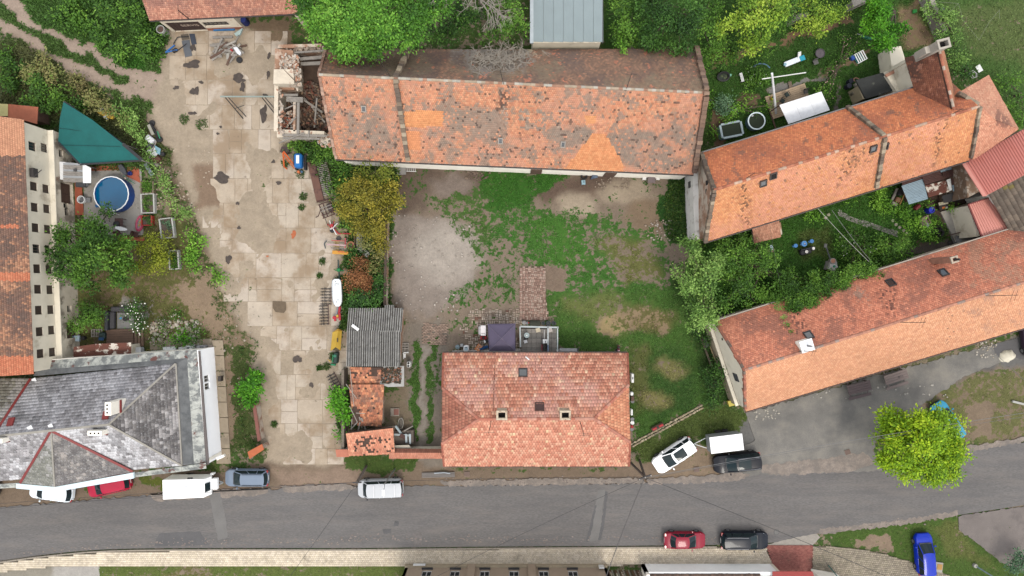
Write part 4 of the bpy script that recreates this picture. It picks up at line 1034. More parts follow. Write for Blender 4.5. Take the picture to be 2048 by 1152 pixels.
def colS(px,py,r):
 c=baseS(px,py,r);m=np.zeros(len(px),bool)
 for x0,y0,x1,y1 in strokes:m|=seg_dist(px,py,[(x0,y0),(x1,y1)],False)<3.4
 m&=r.random(len(px))<.6
 c[m]=palette(int(m.sum()),r,[(160,138,122),(172,150,132)],.08)*1.4;return c
t,roof,(n0,n1,s0,s1,r0,r1)=gable_house("great_barn","longest barn, orange south slope with grey lichen patches and the year 1937","barn",((651,100),(1392,98)),((672,318),(1387,349)),((638,149),(1412,185)),zE,zR,colN,colS,M_white,(9,17,0),seed=20,ridge_cols=((206,186,160),(196,150,124),(214,206,190)))
PS=[(176,158,134),(150,130,110),(128,112,98),(196,178,152)]
gN,gS,gr=n0.lerp(n1,.257),s0.lerp(s1,.207),r0.lerp(r1,.202)
parapet(roof,[W(828,77,zE),W(791,158,zR),W(817,323,zE)],.42,.3,PS,seed=1)
parapet(roof,[n1,r1,s1+Vector((0,0,.05))],.45,.35,[(150,120,100),(170,140,118),(128,104,90)],seed=2)
parapet(roof,[n0,r0,s0],.25,.12,[(206,170,148),(180,140,118)],seed=3)
nS=plane_of(s0,s1,r0)
for px,py in ((728,217),(1001,281),(1126,288)):skylight(roof,on_slope(px,py,s0,s1,r0),nS,s1-s0,.36,.5,frame=plain(190,180,168))
nN=plane_of(n0,n1,r0);q=MB();cr=[W(1247,108,zE+.1),W(1250,122,0),W(1252,150,0),W(1252,172,0)]
antenna(roof,W(1008,170,zR),2.2,(-.3,.6));antenna(roof,W(1252,182,zR),1.6,(.2,1.0),1);antenna(roof,W(783,157,zR),2.4,(-.6,.9),1)
q=MB();q.path([s0+Vector((0,-.08,-.03)),s1+Vector((0,-.08,-.03))],.07,8);q.build("gutter",plain(72,62,58,.6),t)
d=(s1-s0).normalized()
for px0,px1 in ((1088,1180),(1265,1372)):
 q=MB()
 u0,u1=(px0-672)/715,(px1-672)/715;a,b=s0.lerp(s1,u0),s0.lerp(s1,u1);q.box(((a.x+b.x)/2,(a.y+b.y)/2+.5,1.25),((b-a).length,.5,2.5),math.atan2(d.y,d.x));q.build("lean_wall",M_white,t)
for px in (1075,1230):
 u=(px-672)/715;a=s0.lerp(s1,u);q=MB();q.box((a.x,a.y+.22,1.1),(1.1,.1,2.2),math.atan2(d.y,d.x));q.build("door",M_wood_b,t)
 # ---- ruin against the barn gable
t=thing("ruined_outbuilding","roofless ruin with broken brick walls, beams and rubble inside beside barn","ruin",W(608,195))
ORG[t.name]=W(608,195)
def ruinwall(pts,z0,z1,m):q=MB();q.prism([W(*p,(z0+z1)/2) for p in pts],-.1,z1);return q.build("wall",m,t)
M_ruin=mat("ruined_plaster",C(236,222,200,1.3),.95,.12,1.2,.5,8,stain=(C(196,132,104),1.3,.62,.05,.9))
ruinwall([(560,150),(598,150),(600,178),(559,178)],0,3.4,M_ruin);ruinwall([(561,108),(596,112),(599,150),(560,150)],0,3.0,M_rubble)
ruinwall([(558,178),(566,178),(565,268),(557,268)],0,2.6,M_ruin);ruinwall([(562,264),(655,268),(655,276),(562,280)],0,2.3,M_ruin)
ruinwall([(566,99),(650,97),(650,103),(564,106)],0,2.6,M_rubble);ruinwall([(594,205),(599,205),(598,268),(594,268)],0,2.3,M_rubble)
ruinwall([(560,180),(596,180),(596,186),(560,186)],0,2.2,M_rubble);ruinwall([(640,268),(660,276),(664,296),(650,290)],0,2.0,M_ruin)
r_=random.Random(3);q=MB()
def bricks(n,x0,y0,x1,y1,z0,zs,cols):
 for i in range(n):
  x,y=r_.uniform(x0,x1),r_.uniform(y0,y1);p=W(x,y,z0);M=Matrix.Rotation(r_.uniform(0,6.3),3,'Z')@Matrix.Rotation(r_.gauss(0,.35),3,'X')@Matrix.Rotation(r_.gauss(0,.35),3,'Y')
  q.cur=C(*r_.choice(cols),r_.uniform(.7,1.2));q.box((p.x,p.y,z0+abs(r_.gauss(0,zs))),(.3,.15,.1),M=M)
wcol=[(240,220,200),(230,206,184),(214,160,130),(244,232,216)]
icol=[(150,122,96),(120,98,82),(172,140,112),(140,90,70),(96,82,72)]
bricks(330,600,170,655,266,.35,.25,icol);bricks(150,602,165,645,200,.35,.2,[(110,86,74),(130,78,62),(140,120,104)]);bricks(140,562,112,598,150,3.0,.12,wcol)
bricks(90,567,225,594,268,.9,.25,wcol+[(206,120,90)]);bricks(50,567,186,594,230,.3,.15,icol);bricks(40,636,266,662,294,1.9,.12,wcol);bricks(36,590,140,602,180,3.1,.1,wcol)
bricks(30,558,180,566,266,2.62,.05,wcol);bricks(40,564,96,650,104,2.6,.05,[(200,180,160),(170,150,132)])
q.build("brick_rubble",M_brickp,t,col=True,kind='stuff')
q=MB();q.prism([W(p[0],p[1]) for p in ((566,106),(655,104),(660,270),(566,268))],-.05,.3);q.build("debris_floor",mat("debris",C(96,76,62),.95,.3,2,.4),t)
for (x0,y0,z0),(x1,y1,z1),w in (((567,107,2.75),(650,101,2.75),.16),((600,118,2.4),(648,114,2.4),.3),((602,128,2.2),(645,126,2.2),.32),((597,205,2.45),(596,268,2.45),.24),((565,270,2.45),(652,272,2.45),.2),((566,276,2.4),(640,278,2.4),.18),((634,196,1.4),(629,255,.7),.14),((608,200,1.0),(645,225,.6),.2),((573,198,2.3),(606,200,2.3),.5),((565,190,2.3),(596,190,2.3),.2),((576,199,2.5),(592,214,1.5),.08),((580,248,2.3),(592,234,2.4),.1),((558,286,2.4),(608,266,2.6),.1),((618,262,2.5),(617,275,2.5),.14),((596,110,2.9),(562,104,2.9),.1),((562,133,3.3),(594,166,3.5),.05),((608,196,.8),(650,245,.5),.16),((570,218,2.0),(593,208,2.3),.1)):
 q=MB();q.beam(W(x0,y0,z0),W(x1,y1,z1),w,.12);q.build("beam",M_wood_g if w>.07 else M_wood_b,t)
 # ---- grey sheet roof behind the barn
t=thing("grey_roof_shed","shed with pale blue grey sheet roof behind the barn, leaf litter on it","shed",W(1135,10))
ORG[t.name]=W(1135,10)
z=5.2;q=MB();q.prism([W(1066,-250,z),W(1202,-250,z),W(1202,84,z),W(1066,84,z)],-.1,z-.15);q.build("wall",M_cream,t)
M_grs=mat("grey_roof_sheet",C(166,182,184),.7,.06,.8,.05,stain=(C(128,112,96),1.2,.74,.03,.5))
for i in range(7):
 x0,x1=1067+i*20,1067+(i+1)*20-.5;q=MB();q.slab([W(x0,-250,z+.5),W(x1,-250,z+.5),W(x1,84,z),W(x0,83,z)],.06);q.build("roof_panel",M_grs,t)
q=MB();q.slab([W(1061,-250,z+.52),W(1067,-250,z+.52),W(1067,86,z+.02),W(1060,86,z+.02)],.2);q.build("verge_trim",plain(214,224,228),t)
q=MB();q.slab([W(1207,-250,z+.5),W(1208.5,-250,z+.5),W(1206,86,z),W(1204.5,86,z)],.2);q.build("verge_trim",plain(80,76,76),t)
# ---- right hand barn, set at an angle
zE,zR=4.8,8.9
cN2=pal_fn(k_=2.6,pale=.08,cols=[(214,122,84),(206,114,78),(222,132,92),(196,108,78)],stains=(((166,98,74),50,.52,.12,.6,80),((132,96,80),14,.68,.04,.7,81)))
cS2=pal_fn(pale=.1,k_=1.6,cols=[(228,150,104),(222,142,98),(234,160,116),(214,134,96)],stains=(((232,158,128),80,.5,.12,.6,82),((140,106,84),9,.78,.02,.8,83),((84,60,50),4,.56,.06,.9,84,[(1484,362),(1500,360),(1496,460),(1486,462)]),((84,60,50),4,.56,.06,.85,85,[(1695,298),(1724,294),(1690,370),(1678,372)]),((84,60,50),4,.56,.06,.85,86,[(1876,240),(1905,232),(1885,300),(1866,330)]),((110,80,64),4,.55,.06,.7,87,[(1700,300),(1752,296),(1740,330),(1700,340)])))
t,roof,(n0,n1,s0,s1,r0,r1)=gable_house("angled_barn","orange tiled barn at an angle with flaking brick gable facing the courtyard","barn",((1402,307),(1893,156)),((1410,484),(1938,320)),((1428,380),(1958,213)),zE,zR,cN2,cS2,M_rubble,(32,9,0),seed=30,ridge_cols=((216,140,108),(198,120,90),(226,190,164)))
parapet(roof,[n0,r0,s0],.35,.2,PS,seed=4)
parapet(roof,[W(1694,215,zE),W(1768,274,zR),W(1750,378,zE)],.36,.28,PS,seed=5)
parapet(roof,[W(1958,213,zR),W(1939,320,zE)],.3,.25,PS,seed=6)
nS=plane_of(s0,s1,r0);nN=plane_of(n0,n1,r0)
for px,py in ((1526,366),(1546,351),(1746,297),(1769,293)):skylight(roof,on_slope(px,py,s0,s1,r0),nS,s1-s0,.55,.6,frame=plain(96,84,78),glass=M_dark if px in (1546,1769) else M_glass)
antenna(roof,W(1493,357,zR),1.2,(.3,.3),2);antenna(roof,W(1905,228,zR),1.0,(.2,.2),2)
q=MB();q.path([n0+Vector((0,.1,-.03)),n1+Vector((0,.1,-.03))],.07,8);q.build("gutter",plain(150,146,144,.5),t)
q=MB();q.path([s0+Vector((0,-.1,-.03)),s1+Vector((0,-.1,-.03))],.06,8);q.build("gutter",plain(96,80,74,.5),t)
gx=(s0-n0);gx.z=0;gd=gx.normalized();go_=Vector((gd.y,-gd.x,0));go_=go_ if go_.x<0 else-go_
xdir=(r1-r0);xdir.z=0;xdir.normalize()
g0=n0+xdir*.12;g1=s0+xdir*.12
q=MB();a,b=g0+gd*.4+go_*.25,g1-gd*.35+go_*.25;q.beam(Vector((a.x,a.y,1.45)),Vector((b.x,b.y,1.45)),.5,3.1);q.build("buttress_wall",mat("limewashed_base",C(240,236,228,1.5),.95,.08,1,.3,stain=(C(186,176,160),.9,.6,.08,.7)),t)
for u,z in ((.36,6.2),(.45,6.0),(.62,5.9)):
 c=g0.lerp(g1,u);q=MB();q.box((c.x+go_.x*.03,c.y+go_.y*.03,z),(.16,.42,.75),math.atan2(gd.y,gd.x)-R(90));q.build("window",M_dark,t)
c=g0.lerp(g1,.3)+go_*.52;q=MB();q.box((c.x,c.y,1.9),(.1,.6,.7),math.atan2(gd.y,gd.x)-R(90));q.build("window",plain(96,92,90),t)
# ---- cross wing with the big chimney
zE2,zR2=4.9,8.3
t=thing("cross_wing","short tiled wing with large pale chimney at its gable end","house wing",W(1860,160))
ORG[t.name]=W(1860,160)
rf=MB();r0,r1=W(1879,100,zR2),W(1909,222,zR2+.2);rf.beam(r0-Vector((0,0,.25)),r1-Vector((0,0,.25)),.2,.2);roof=rf.build("roof",M_deck,t)
e0,e1=W(1809,115,zE2),W(1834,199,zE2+.4);f0,f1=W(1887,98,zE2+2.1),W(1908,186,zE2+2.1)
tiles("roof_tiles",[e1,r1],[e0,r0],roof,pal_fn([(196,118,92),(182,106,84),(168,98,80)],stains=(((120,84,72),30,.52,.08,.8,90),((226,150,118),10,.68,.03,.8,91))),seed=40)
tiles("roof_tiles",[f0,r0],[f1,r1],roof,pal_fn([(222,142,104),(214,132,96)]),seed=41)
ridge(roof,r0,r1,((206,130,100),(220,200,180)),seed=9)
gable_wall("gable_wall",W(1885,101,7),W(1811,118,zE2),W(1878,104,zR2-.4),-.1,zE2,M_cream,t)
wall("wall",W(1812,119,zE2),W(1836,198,zE2),-.1,zE2+.1,M_cream,t)
chimney(t,W(1872,96,8.2),1.0,.75,4,9.3,mat("grey_render",C(214,204,188),.9,.1,2),R(14))
q=MB();q.box(W(1850,104,7.4),(.9,.6,1.5),R(14));q.build("chimney_base",bpy.data.materials["grey_render"],t)
q=MB();q.prism([W(1772,150,2.6),W(1805,125,2.6),W(1828,190,2.6),W(1795,186,2.6)],-.1,2.6);q.build("side_annex",M_cream,t)
q=MB();q.beam(W(1771,152,2.7),W(1812,131,2.7),.3,.12);q.build("annex_coping",plain(206,150,122),t)
q=MB();q.prism([W(1778,95,2.0),W(1802,92,2.0),W(1812,124,2.0),W(1784,138,2.0)],-.1,2.0);q.build("yard_wall",M_cream,t)
# ---- pink tiled end house
t=thing("pink_roof_house","house with faded pink tile roof and dark patch of broken tiles","house",W(1975,220))
ORG[t.name]=W(1975,220)
zE3,zR3=4.6,7.6
rf=MB();rf.beam(W(1916,186,zR3),W(1958,214,zR3),.2,.2);roof=rf.build("roof",M_deck,t)
r0,r1=W(1962,212,zR3),W(1917,185,zR3-.4);e1=W(1977,150,zE3+.6);e0=W(2037,258,zE3)
pk=pal_fn([(226,148,122),(216,138,114),(232,160,134)],stains=(((150,98,80),20,.44,.07,.85,95,[(1990,205),(2030,255),(1995,275),(1975,240)]),))
tiles("roof_tiles",[e0,W(1990,240,zR3-1)],[e1,W(1917,185,zR3)],roof,pk,seed=42,deck=True)
tiles("roof_tiles",[W(1944,322,zE3-.3),W(1963,214,zR3)],[e0,W(1990,240,zR3-.95)],roof,pk,seed=43)
parapet(roof,[W(1914,186,zR3-.2),W(1959,213,zR3+.3)],.35,.25,PS,seed=8)
q=MB();q.prism([W(1958,240,zE3),W(1975,165,zE3),W(2028,255,zE3),W(1950,316,zE3)],-.1,zE3-.2);q.build("wall",M_cream,t)
# ---- red sheet roof and neighbours at the edge
def sheet_house(name,label,pts,m,n,wallm,z_floor=0,ribs=1,cat="shed",ribm=None):
 P4=[W(*p) for p in pts];t=thing(name,label,cat,base_of(*P4));A,B,Cc,D=P4
 for i in range(n):
  a,b,c,d=A.lerp(B,i/n),A.lerp(B,(i+.99)/n),D.lerp(Cc,(i+.99)/n),D.lerp(Cc,i/n)
  q=MB();q.slab([a,b,c,d],.03)
  for k in range(ribs):
   u=(k+.5)/ribs;p0,p1=a.lerp(b,u),d.lerp(c,u);q.beam(p0+Vector((0,0,.03)),p1+Vector((0,0,.03)),.06,.06)
  q.build("roof_sheet",m,t)
 zt=min(p.z for p in P4)-.1;cen=(A+B+Cc+D)/4;w=MB();w.prism([p.lerp(cen,.05) for p in P4],-.1,zt);w.build("wall",wallm,t)
 return t
M_redsheet=mat("red_roof_sheet",C(226,134,118,1.3),.6,.06,.5,.03,stain=(C(236,156,144,1.3),.3,.5,.15,.5));M_pinksheet=mat("pink_roof_sheet",C(236,160,144,1.35),.6,.05,.5,.03)
t=sheet_house("red_sheet_house","house with salmon red ribbed metal roof and white wall",[(1927,324,4.2),(2060,252,4.2),(2100,322,6.6),(1970,392,6.6)],M_redsheet,9,mat('peeling_limewash',C(150,122,98),.95,.25,1.5,.4,stain=(C(214,202,184),1.6,.56,.05,.85)),ribs=3,cat="house")
q=MB();q.beam(W(1926,325,4.3),W(1969,392,6.7),.35,.08);q.build("verge_trim",M_pinksheet,t)
q=MB();q.prism([W(1995,382,3),W(2100,325,3),W(2100,345,3),W(2005,396,3)],-.1,3.9);q.build("side_wall",M_white,t)
t=thing("brown_tile_house","house with dark brown grey concrete tile roof beside salmon sheet roof","house",W(2020,420))
ORG[t.name]=W(2020,420)
rf=MB();rf.beam(W(2060,350,5.8),W(2130,470,5.8),.2,.2);roof=rf.build("roof",M_deck,t)
tiles("roof_tiles",[W(2040,500,4.0),W(2130,460,5.8)],[W(1974,384,4.0),W(2062,338,5.8)],roof,pal_fn([(122,108,104),(112,98,94),(132,116,110)],zones=(([(2004,372),(2026,368),(2028,378),(2010,382)],[(146,130,70)]),)),tw=.33,th=.4,lift=.06,seed=46)
q=MB();q.prism([W(1982,388,3.6),W(2062,345,3.6),W(2125,465,3.6),W(2045,495,3.6)],-.1,3.6);q.build("wall",M_white,t)
t=sheet_house("pink_sheet_shed","small shed with pale pink ribbed roof beside the brown tile roof",[(1937,410,3.0),(1985,394,3.0),(2025,454,3.6),(1964,474,3.6)],M_pinksheet,4,M_cream,ribs=3)
q=MB();q.beam(W(1936,409,3.05),W(1964,475,3.65),.1,.1);q.beam(W(1936,409,3.05),W(1986,393,3.05),.1,.1);q.build("edge_trim",plain(150,70,66),t)
q=MB();q.prism([W(1880,424),W(1940,408),W(1964,474),W(1912,490)],-.1,.12)
struct(q,"concrete_pad",mat("blotchy_concrete",C(206,200,188),.95,.15,.6,.2,stain=(C(150,122,92),.6,.6,.08,.8),stain2=(C(130,124,116),1,.62,.05,.6)))
# ---- long house by the gravel lot
zE,zR=4.0,8.0
cN3=pal_fn(k_=2.75,cols=[(206,118,92),(196,110,86),(214,128,102),(186,106,86)],stains=(((150,96,78),34,.56,.1,.7,101),((170,128,100),26,.52,.07,.6,102,[(1860,470),(2048,460),(2048,560),(1930,590)]),((96,62,54),4,.54,.05,.85,103,[(1575,610),(1612,612),(1612,668),(1590,670)]),((96,62,54),4,.54,.05,.85,104,[(1752,580),(1790,578),(1800,640),(1780,640)]),((150,128,110),6,.5,.06,.7,105,[(1690,575),(1725,575),(1735,605),(1705,600)])))
cS3=pal_fn(pale=.16,jit=.03,cols=[(236,162,126),(230,154,118),(242,170,136),(226,150,118)],stains=(((190,140,112),30,.54,.1,.7,106,[(1930,610),(2048,570),(2048,650),(1920,690)]),((150,110,86),8,.7,.03,.8,107,[(1870,620),(1930,600),(1920,690),(1890,680)])))
t,roof,(n0,n1,s0,s1,r0,r1)=gable_house("long_house","long house with smooth salmon tiled south roof beside the gravel lot","house",((1431,643),(2120,428)),((1491,823),(2180,616)),((1489,740),(2150,533)),zE,zR,cN3,cS3,M_cream,(42,-6,0),seed=50,ridge_cols=((226,160,132),(206,146,122),(186,160,146)))
nS=plane_of(s0,s1,r0);nN=plane_of(n0,n1,r0);uu=(n1-n0)
for px,py in ((1781,566),(1886,546),(1617,671)):skylight(roof,on_slope(px,py,n0,n1,r0),nN,uu,.62,.75)
for px,py,l in ((1593,703,(1.0,.2)),(1795,645,(1.4,.1)),(1970,592,(1.6,.1))):antenna(roof,on_slope(px,py,n0,n1,r0),1.7,l,2,R(70))
pc=on_slope(1862,522,n0,n1,r0);chimney(roof,(pc.x+.1,pc.y),.55,.5,pc.z-.4,pc.z+3.2,plain(206,150,124,.95,key='chim',bump=.4,var=.25),R(17),cap=plain(222,204,180))
q=MB();q.tube((pc.x+.1,pc.y,pc.z+3.2),(pc.x+.2,pc.y,pc.z+3.7),.1);q.build("flue_pipe",plain(50,48,48),roof)
pw=on_slope(1606,690,n0,n1,r0);q=MB();q.box((pw.x,pw.y,pw.z+.25),(1.0,.9,1.0),R(17));ch=q.build("chimney",M_white,roof)
q=MB();q.box((pw.x,pw.y,pw.z+.79),(1.15,1.05,.08),R(17));q.build("cap",plain(244,244,244,.6,key='cap'),ch);q=MB();q.tube((pw.x+.05,pw.y,pw.z+.8),(pw.x+.1,pw.y,pw.z+1.5),.09,.09,10);q.build("flue_pipe",plain(206,206,206,.3,1),ch)
q=MB();q.path([n0+Vector((0,.1,-.03)),n1+Vector((0,.1,-.03))],.07,8);q.build("gutter",plain(214,200,184,.5),t)
q=MB();q.path([s0+Vector((0,-.1,-.03)),s1+Vector((0,-.1,-.03))],.06,8);q.build("gutter",plain(110,84,76,.5),t)
parapet(roof,[n0,r0,s0],.22,.06,[(206,130,104),(150,130,116),(180,120,98)],seed=11)
xdir=(r1-r0);xdir.z=0;xdir.normalize();ga,gb=n0+xdir*.12,s0+xdir*.12;gdir=(gb-ga);gdir.z=0;gdir.normalize();gout=-xdir
q=MB();a,b=ga+gdir*.25+gout*.2,gb-gdir*.25+gout*.2;q.beam(Vector((a.x,a.y,2.1)),Vector((b.x,b.y,2.1)),.3,.14);q.build("string_course",M_cream,t)
q=MB();a,b=ga+gdir*.3+gout*.14,gb-gdir*.3+gout*.14;q.beam(Vector((a.x,a.y,1.0)),Vector((b.x,b.y,1.0)),.26,2.1);q.build("plinth_wall",mat("sandy_plaster",C(214,196,164),.95,.12,1,.3,stain=(C(166,144,112),.8,.58,.08,.7)),t)
for u,z,w,hh,m in ((.62,4.3,.75,1.1,plain(84,84,88)),(.74,5.5,.3,.9,plain(150,112,86)),(.2,4.0,.2,.2,M_dark)):
 c=ga.lerp(gb,u)+gout*.03;q=MB();q.box((c.x,c.y,z),(.1,w,hh),math.atan2(gdir.y,gdir.x)-R(90));q.build("window",m,t)
 # ---- half hipped house in the middle
zE,zH,zR=3.4,5.9,8.0
t=thing("hipped_house","tile roofed house with two chimneys and half hipped gable ends facing street","house",(2.3,-11.5,0))
ra,rb=W(958,838,zR),W(1188,837,zR)
nl,nr,sl,sr=W(887,706,zE),W(1255,706,zE),W(888,932,zE),W(1258,932,zE)
hl0,hl1,hr0,hr1=W(885,776,zH),W(884,887,zH),W(1257,770,zH),W(1260,884,zH)
rf=MB();rf.beam(ra-Vector((0,0,.3)),rb-Vector((0,0,.3)),.2,.2);roof=rf.build("roof",M_deck,t)
HC=[(216,128,104),(226,146,122),(204,116,92),(232,162,138),(190,104,82),(236,190,158)]
wN=[.26,.24,.22,.14,.11,.03]
kw=dict(tw=.26,th=.36,lift=.05,gap=.025,jit=.012)
tiles("roof_tiles",[nl,hl0,ra],[nr,hr0,rb],roof,pal_fn([(202,120,94),(212,134,110),(194,108,84),(220,152,128),(180,100,80),(226,180,148)],wN,.1,k_=2.65,pale=.3,stains=(((206,150,136),60,.5,.1,.5,110),)),seed=60,**kw)
tiles("roof_tiles",[sl,hl1,ra],[sr,hr1,rb],roof,pal_fn(k_=1.6,pale=.25,cols=[(226,138,114),(232,152,128),(218,126,102),(236,164,140),(208,116,92),(236,186,152)],w=wN,jit=.07),seed=61,**kw)
tiles("hip_tiles",[hl0,ra-Vector((0,.01,0))],[hl1,ra],roof,pal_fn([(190,110,92),(176,98,80),(200,124,104)],jit=.1),seed=62,**kw)
tiles("hip_tiles",[hr1,rb-Vector((0,.01,0))],[hr0,rb],roof,pal_fn([(224,138,104),(216,126,94),(232,152,118)],jit=.08),seed=63,**kw)
for i,(a,b) in enumerate(((ra,rb),(hl0,ra),(hl1,ra),(hr0,rb),(hr1,rb))):ridge(roof,Vector(a)+Vector((0,0,.05)),Vector(b)+Vector((0,0,.05)),((222,150,126),(212,132,108),(232,170,146)),.15,.42,i,"ridge_tiles" if i==0 else "hip_ridge")
for a,b in ((nl,hl0),(sl,hl1),(nr,hr0),(sr,hr1)):ridge(roof,a,b,((200,120,96),(186,104,82)),.12,.36,9,"verge_tiles")
xl,xr,yn,ys=nl.x+.25,nr.x-.25,nl.y-.25,sl.y+.3
wall("wall",(xr,yn),(xl,yn),-.1,zE-.1,M_white,t);wall("wall",(xl,ys),(xr,ys),-.1,zE-.1,M_cream,t)
ym=(yn+ys)/2
for (x,s) in ((xl,1),(xr,-1)):
 q=MB();pr=[(yn,-.1),(ys,-.1),(ys,zE-.1),(hl1.y+.1,zH-.1),(hl0.y-.1,zH-.1),(yn,zE-.1)]
 q.add([(x,y,z) for y,z in pr]+[(x+.3*s,y,z) for y,z in pr],[(0,1,2,3,4,5),(11,10,9,8,7,6)]+[(k,(k+1)%6,6+(k+1)%6,6+k) for k in range(6)]);q.build("gable_wall",M_cream,t)
nN=plane_of(nl,nr,ra);nS=plane_of(sl,sr,ra)
M_chw=mat("whitewashed_chimney",C(222,204,178,1.2),.95,.15,3,.3,stain=(C(170,130,100),2.4,.56,.06,.8))
for px,py in ((1004,836),(1129,836)):
 p=on_slope(px,py,nl,nr,ra);chimney(roof,(p.x,p.y+.42),.85,.72,p.z-.9,p.z+1.0,M_chw)
skylight(roof,on_slope(1046,746,nl,nr,ra),nN,(1,0,0),.75,.85);skylight(roof,on_slope(1079,814,nl,nr,ra),nN,(1,0,0),.75,.75,"roof_hatch",plain(96,66,58),plain(92,62,56,.6))
antenna(roof,W(983,839,zR),1.5,(-.2,-.9),1);antenna(roof,W(1160,842,zR),1.6,(.2,-1.0),2)
q=MB();p=on_slope(1052,716,nl,nr,ra);q.loft([[p+Vector((a,b,.1+c)) for a,b,c in ((-.1,.1,0),(.3,-.25,0),(.35,-.1,.1),(0,.2,.1))],[p+Vector((a,b,.2+c)) for a,b,c in ((-.05,.08,0),(.25,-.2,0),(.3,-.12,.05),(0,.15,.05))]]);q.build("plastic_scrap",plain(240,240,240),roof)
for px in (990,1071,1083):
 a,b=on_slope(px,722,nl,nr,ra),on_slope(px-(4 if px<1000 else 0),822,nl,nr,ra)
 q=MB();q.beam(a+nN*.06,b+nN*.06,.05,.015);q.build("lightning_wire",plain(120,70,58),roof)
a,b=on_slope(1143,722,nl,nr,ra),on_slope(1157,836,nl,nr,ra);q=MB();q.beam(a+nN*.06,b+nN*.06,.05,.015);q.build("lightning_wire",plain(120,70,58),roof)
q=MB();q.path([nl+Vector((0,.08,-.05)),nr+Vector((0,.08,-.05))],.06,8);q.build("gutter",plain(84,72,68),t);q=MB();q.path([sl+Vector((0,-.08,-.05)),sr+Vector((0,-.08,-.05))],.06,8);q.build("gutter",plain(110,84,76),t)
q=MB();q.prism([W(905,701),W(1040,697),W(1152,700),W(1152,706),W(900,712)],0,.18);q.build("plinth_ledge",plain(214,208,200),t)
# ---- sheds along the yard boundary
M_asb=mat("asbestos_cement",attr=True,rough=.95,var=.2,scale=2.2,bump=.3,bscale=18,stain=(C(96,94,88),2.6,.6,.05,.6),stain2=(C(214,212,206),5,.66,.04,.7))
def corrugated(parent,a,b,c,d,pitch,amp,m,name="roof_sheet",n_len=1):
 a,b,c,d=map(Vector,(a,b,c,d));n=plane_of(a,b,d);L=(b-a).length;k=max(4,int(round(L/pitch))*4);pitch=L/(k//4);q=MB()
 vs,fs=[],[]
 for i in range(k+1):
  u=i/k;w=amp*math.cos(2*math.pi*u*L/pitch)
  for e0,e1,dz in ((a.lerp(b,u),d.lerp(c,u),0),):vs+=[e0+n*w,e1+n*w]
 q.add(vs,[(2*i,2*i+2,2*i+3,2*i+1) for i in range(k)])
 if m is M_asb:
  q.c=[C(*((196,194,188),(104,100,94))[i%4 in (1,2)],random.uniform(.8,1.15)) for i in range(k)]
 return q.build(name,m,parent,col=True)
t=thing("corrugated_shed","grey corrugated cement roofed shed between concrete yard and lane","shed",W(750,672))
ORG[t.name]=W(750,672)
z1,z2,z3=2.5,3.0,2.4
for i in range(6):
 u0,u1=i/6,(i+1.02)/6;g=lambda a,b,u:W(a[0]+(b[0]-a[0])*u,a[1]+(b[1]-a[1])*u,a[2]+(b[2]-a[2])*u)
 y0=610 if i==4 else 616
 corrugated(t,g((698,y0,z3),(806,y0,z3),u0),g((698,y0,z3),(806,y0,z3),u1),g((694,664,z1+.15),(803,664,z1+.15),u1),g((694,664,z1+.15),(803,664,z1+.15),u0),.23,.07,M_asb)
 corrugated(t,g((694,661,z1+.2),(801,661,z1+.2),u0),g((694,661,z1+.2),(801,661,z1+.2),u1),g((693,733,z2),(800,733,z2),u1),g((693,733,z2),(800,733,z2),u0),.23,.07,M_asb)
q=MB();q.prism([W(700,620,2.2),W(801,620,2.2),W(796,729,2.2),W(697,729,2.2)],-.1,2.25);q.build("wall",M_rubble,t)
q=MB();q.beam(W(704,650,2.75),W(717,660,2.8),.28,.05);q.build("loose_plank",plain(236,236,232),t)
t=thing("broken_tile_shed","low shed with slumped broken orange tiles and moss covered slab beside it","shed",W(735,795))
ORG[t.name]=W(735,795)
BC=[(206,124,88),(190,108,78),(218,140,102),(172,100,76),(150,92,74)]
hole=lambda x,y,r:(r.random(len(x))<.05)|(fbm(x,y,9,3,131)>.72)|in_poly(x,y,[(741,735),(756,735),(754,752),(741,754)])
rf=MB();rf.beam(W(700,736,2.2),W(766,736,2.2),.15,.15);roof=rf.build("roof",M_deck,t)
bc=pal_fn(BC,jit=.12,stains=(((130,96,80),20,.56,.08,.7,132),))
tiles("roof_tiles",[W(701,770,2.0),W(699,734,2.4)],[W(760,770,2.0),W(763,735,2.4)],roof,bc,.22,.24,seed=70,holes=hole,jit=.03)
tiles("roof_tiles",[W(706,850,1.7),W(698,769,2.3)],[W(764,854,1.7),W(768,769,2.3)],roof,bc,.22,.24,seed=71,holes=lambda x,y,r:(r.random(len(x))<.04)|in_poly(x,y,[(698,820),(712,812),(722,832),(716,852),(700,852)]),jit=.03)
q=MB();q.prism([W(701,738,1.6),W(762,738,1.6),W(762,850,1.6),W(704,848,1.6)],-.1,1.6);q.build("wall",M_rubble,t)
q=MB();q.prism([W(758,733,2.1),W(808,732,2.1),W(808,773,2.1),W(776,774,2.1),W(760,768,2.1)],1.9,2.1);q.build("roof_slab",plain(206,204,198,.9),t)
q=MB();q.prism([W(762,736,1),W(800,736,1),W(800,768,1),W(764,766,1)],-.1,1.9);q.build("annex_wall",M_rubble,t)
mo=MB();r_=random.Random(9)
for i in range(420):
 x,y=r_.uniform(761,802),r_.uniform(735,767);p=W(x,y,2.12);s=r_.uniform(.04,.13);mo.cur=C(*r_.choice(((78,62,46),(60,50,40),(96,78,54),(70,66,40),(180,124,96))))
 if (x-761)/44+(y-735)/36>1.75:continue
 mo.box(p+Vector((0,0,r_.uniform(0,.05))),(s*1.4,s,.07),r_.uniform(0,6))
mo.build("moss_cushions",M_brickp,t,col=True,kind='stuff')
